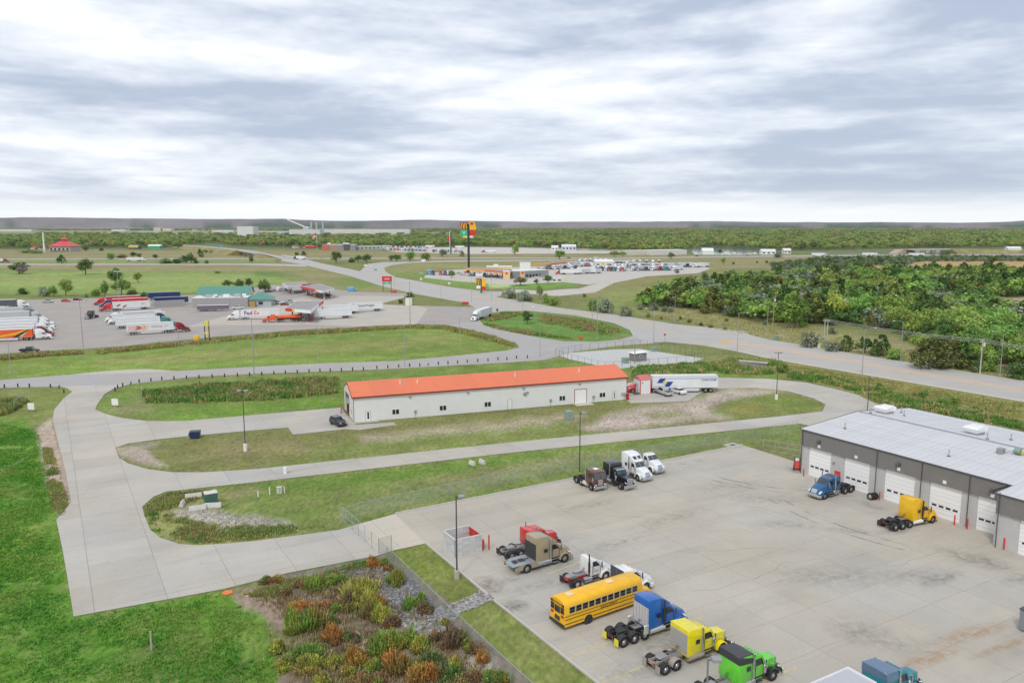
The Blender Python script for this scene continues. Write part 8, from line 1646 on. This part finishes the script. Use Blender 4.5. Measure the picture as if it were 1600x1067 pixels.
# stones
def rocks(name, polys, n, s0, s1, label, seed=1, m=None):
    g = np.random.default_rng(seed); ico = bmesh.new(); bmesh.ops.create_icosphere(ico, subdivisions=1, radius=1); bv = np.array([v.co[:] for v in ico.verts]); bf = np.array([[v.index for v in f.verts] for f in ico.faces]); ico.free()
    pts = []
    for poly in polys:
        wp = [(P(*q).x, P(*q).y) for q in poly]; xs = [p[0] for p in wp]; ys = [p[1] for p in wp]; m_ = n // len(polys); c = 0
        while c < m_:
            x = min(xs) + g.random(m_) * (max(xs) - min(xs)); y = min(ys) + g.random(m_) * (max(ys) - min(ys)); s = sdist(x, y, wp) < 0; q = list(zip(x[s], y[s]))[:m_ - c]; pts += q; c += len(q)
    V = []; F = []; C = []
    for i, (x, y) in enumerate(pts):
        s = s0 + (s1 - s0) * g.random() ** 2; v = bv * (1 + .25 * g.normal(size=(12, 1))) * np.array([1, .8 + .3 * g.random(), .6]) * s; a = g.random() * 6.28; R_ = np.array([[math.cos(a), -math.sin(a), 0], [math.sin(a), math.cos(a), 0], [0, 0, 1]])
        V.append(v @ R_.T + np.array([x, y, s * .25])); F.append(bf + 12 * i); C.append(np.repeat([[(.6 + .8 * g.random())] * 3], 12, 0))
    V = np.concatenate(V); F = np.concatenate(F); me = bpy.data.meshes.new(name); me.from_pydata(V.tolist(), [], F.tolist())
    ca = me.color_attributes.new('leafvar', 'FLOAT_COLOR', 'POINT'); cc = np.ones((len(V), 4), np.float32); cc[:, :3] = np.concatenate(C); ca.data.foreach_set('color', cc.ravel()); o = link(name, me, m); tag(o, label, 'stones', kind='stuff'); return o
RK = leaf_mat('riprap_stone', (.22, .215, .23), 0, .2, 0); RK2 = leaf_mat('pale_riprap', (.32, .305, .29), 0, .2, 0)
rocks('riprap', [[(455,905),(590,873),(612,884),(650,910),(690,955),(706,985),(665,996),(625,975),(600,935),(540,912)]], 2800, .08, .24, 'grey broken stones across the top of the weedy swale', 2, RK)
rocks('riprap', [[(676,950),(700,946),(735,932),(754,921),(770,936),(748,947),(722,956),(705,972),(690,968)], [(625,970),(690,968),(712,990),(690,1000),(640,990)]], 1500, .09, .24, 'paler stones washing from the pavement gap down to the fence', 3, RK2)
rocks('ditch_stones', [[(250,614),(320,612),(330,626),(260,630)]], 420, .12, .38, 'pale broken stones in the ditch left of the warehouse', 4, RK2)
rocks('gravel_spill', [[(275,802),(330,796),(460,818),(465,828),(380,832),(310,818)], [(905,665),(960,645),(1070,632),(1150,612),(1120,640),(1000,662)]], 1400, .04, .12, 'loose pale gravel on the bare patches', 5, RK2)
# oil stains and tyre marks on the yard
def stain_mat(name, c, a=.19, st=(1, 1, 1)):
    m = bpy.data.materials.new(name); m.use_nodes = True; nt = m.node_tree; N = nt.nodes; L = nt.links; b = N['Principled BSDF']; b.inputs['Base Color'].default_value = (*c, 1); b.inputs['Roughness'].default_value = .8
    tc = N.new('ShaderNodeTexCoord'); ln = N.new('ShaderNodeVectorMath'); ln.operation = 'LENGTH'; sb = N.new('ShaderNodeVectorMath'); sb.operation = 'SUBTRACT'; sb.inputs[1].default_value = (.5, .5, 0)
    mk = N.new('ShaderNodeVectorMath'); mk.operation = 'MULTIPLY'; mk.inputs[1].default_value = (1, 1, 0); L.new(tc.outputs['Generated'], mk.inputs[0]); L.new(mk.outputs[0], sb.inputs[0]); L.new(sb.outputs[0], ln.inputs[0])
    r = N.new('ShaderNodeMapRange'); r.inputs[1].default_value = .08; r.inputs[2].default_value = .48; r.inputs[3].default_value = 1; r.inputs[4].default_value = 0; L.new(ln.outputs['Value'], r.inputs[0])
    n = N.new('ShaderNodeTexNoise'); n.inputs['Scale'].default_value = .9; n.inputs['Detail'].default_value = 7; n.inputs['Roughness'].default_value = .7; L.new(tc.outputs['Object'], n.inputs['Vector'])
    q = N.new('ShaderNodeMapRange'); q.inputs[1].default_value = .38; q.inputs[2].default_value = .68; q.inputs[3].default_value = 0; q.inputs[4].default_value = a * 1.6; L.new(n.outputs[0], q.inputs[0])
    mu = N.new('ShaderNodeMath'); mu.operation = 'MULTIPLY'; mu.use_clamp = True; L.new(r.outputs[0], mu.inputs[0]); L.new(q.outputs[0], mu.inputs[1]); L.new(mu.outputs[0], b.inputs['Alpha']); return m
OIL = stain_mat('oil_stain', (.09, .085, .08)); TYM = stain_mat('tyre_dust', (.22, .215, .20), .17); RST = stain_mat('rust_wash', (.56, .33, .15), .38); MUD = stain_mat('mud_wash', (.30, .26, .21), .5)
zs = [.0632]
def stain(px, py, L_, W_, az, m, name='stain'):
    zs[0] += .00013; me = MB().add([(-L_ / 2, -W_ / 2, 0), (L_ / 2, -W_ / 2, 0), (L_ / 2, W_ / 2, 0), (-L_ / 2, W_ / 2, 0)], [(0, 1, 2, 3)]).mesh(name); o = link(name, me, None, yard); me.materials.append(m)
    p = P(px, py); o.location = (p.x, p.y, zs[0]); o.rotation_euler.z = az_rot(az)
for a in [(1020,738,2.2,1.2,60,OIL),(1045,725,1.6,1,60,OIL),(1067,725,2.5,1.5,60,OIL),(1092,720,3,1.8,60,OIL),(800,905,3,2,60,OIL),(840,890,2.5,1.5,60,OIL),(765,915,6,5,150,MUD),(800,948,5,4,60,MUD),(805,945,2.4,1.8,60,OIL),(1040,990,4,2.5,60,OIL),(1005,1000,3,2,60,OIL),(1030,1010,7,4,60,OIL),
          (840,915,13,3,57,TYM),(900,880,16,4,57,TYM),(960,850,20,4,54,TYM),(1050,810,22,5,54,TYM),(850,850,18,3,60,TYM),(1200,780,18,6,100,TYM),(1230,820,14,5,90,TYM),(1140,760,20,5,70,TYM),(1290,770,8,4,60,OIL),(1400,830,6,3,70,OIL),(1330,830,14,3,100,TYM),(1500,870,12,5,150,OIL),(1550,880,8,4,150,OIL),(1440,900,14,6,80,TYM),
          (1470,905,10,2.5,60,OIL),(1590,905,8,3,60,OIL),(1520,990,15,2.6,66,RST),(1570,1010,14,1.4,64,RST),(1450,1030,12,2.5,62,RST),(1360,790,7,3,150,OIL),(1240,735,6,3,150,OIL),(990,1050,14,6,60,TYM),(1380,1000,14,6,120,TYM),(1340,985,8,8,30,TYM),(875,790,2,1,60,OIL),(875,958,6,3,60,OIL),(920,790,12,3,60,TYM),(1300,900,20,8,90,TYM)]: stain(*a)
def tyre_track(cx, cy, r, a0, a1, w=.16, n=26):
    c = P(cx, cy); zs[0] += .00013; mb = MB()
    for rr in (r, r + 1.9):
        for i in range(n):
            t0, t1 = R(a0 + (a1 - a0) * i / n), R(a0 + (a1 - a0) * (i + 1) / n)
            mb.add([(math.cos(t0) * (rr - w), math.sin(t0) * (rr - w), 0), (math.cos(t0) * (rr + w), math.sin(t0) * (rr + w), 0), (math.cos(t1) * (rr + w), math.sin(t1) * (rr + w), 0), (math.cos(t1) * (rr - w), math.sin(t1) * (rr - w), 0)], [(0, 1, 2, 3)])
    o = mb.build('tyre_track', TRK, yard); o.location = (c.x, c.y, zs[0])
TRK = mat('tyre_track_rubber', (.23, .22, .21), .8)
nt = TRK.node_tree; n_ = nt.nodes.new('ShaderNodeTexNoise'); n_.inputs['Scale'].default_value = .35; n_.inputs['Detail'].default_value = 8; tc_ = nt.nodes.new('ShaderNodeTexCoord'); nt.links.new(tc_.outputs['Object'], n_.inputs['Vector'])
r_ = nt.nodes.new('ShaderNodeMapRange'); r_.inputs[1].default_value = .42; r_.inputs[2].default_value = .72; r_.inputs[3].default_value = 0; r_.inputs[4].default_value = .6; nt.links.new(n_.outputs[0], r_.inputs[0]); nt.links.new(r_.outputs[0], nt.nodes['Principled BSDF'].inputs['Alpha'])
for a in [(1230,700,24,225,275),(1500,760,30,190,230)]: tyre_track(*a)

# hairline cracks sealed with tar
for k, (px, py, az, n) in enumerate([(880,800,95,9),(1000,800,110,8),(1060,862,75,10),(1180,905,60,9),(1150,790,120,8),(1290,800,85,9),(1380,885,70,9),(1080,925,80,8)]):
    g = random.Random(k); p = P(px, py); q = [Vector((p.x, p.y, 0))]
    for i in range(n): q.append(q[-1] + azv(az + g.uniform(-28, 28)) * g.uniform(.8, 2.0))
    mb = MB()
    for a, b in zip(q, q[1:]):
        d = (b - a).normalized(); w = Vector((-d.y, d.x, 0)) * .028; mb.add([a + w, a - w, b - w, b + w], [(0, 1, 2, 3)])
    o = mb.build('crack', mat('tar_line', (.24, .23, .21), .8), yard); o.location.z = .0626
# ------------------------------------------------------------------ air
hm = bpy.data.materials.new('haze_air'); hm.use_nodes = True; nt = hm.node_tree; nt.nodes.remove(nt.nodes['Principled BSDF']); pv = nt.nodes.new('ShaderNodeVolumePrincipled')
pv.inputs['Color'].default_value = (.84, .92, 1.0, 1); pv.inputs['Density'].default_value = 1.7e-5; pv.inputs['Anisotropy'].default_value = 0.2; nt.links.new(pv.outputs[0], nt.nodes['Material Output'].inputs['Volume'])
o = MB().box(-14500, 14500, -14500, 14500, -2, 190).build('haze', hm); tag(o, 'thin pale haze filling the air over the valley', 'haze', kind='stuff')
SC.cycles.volume_step_rate = 4
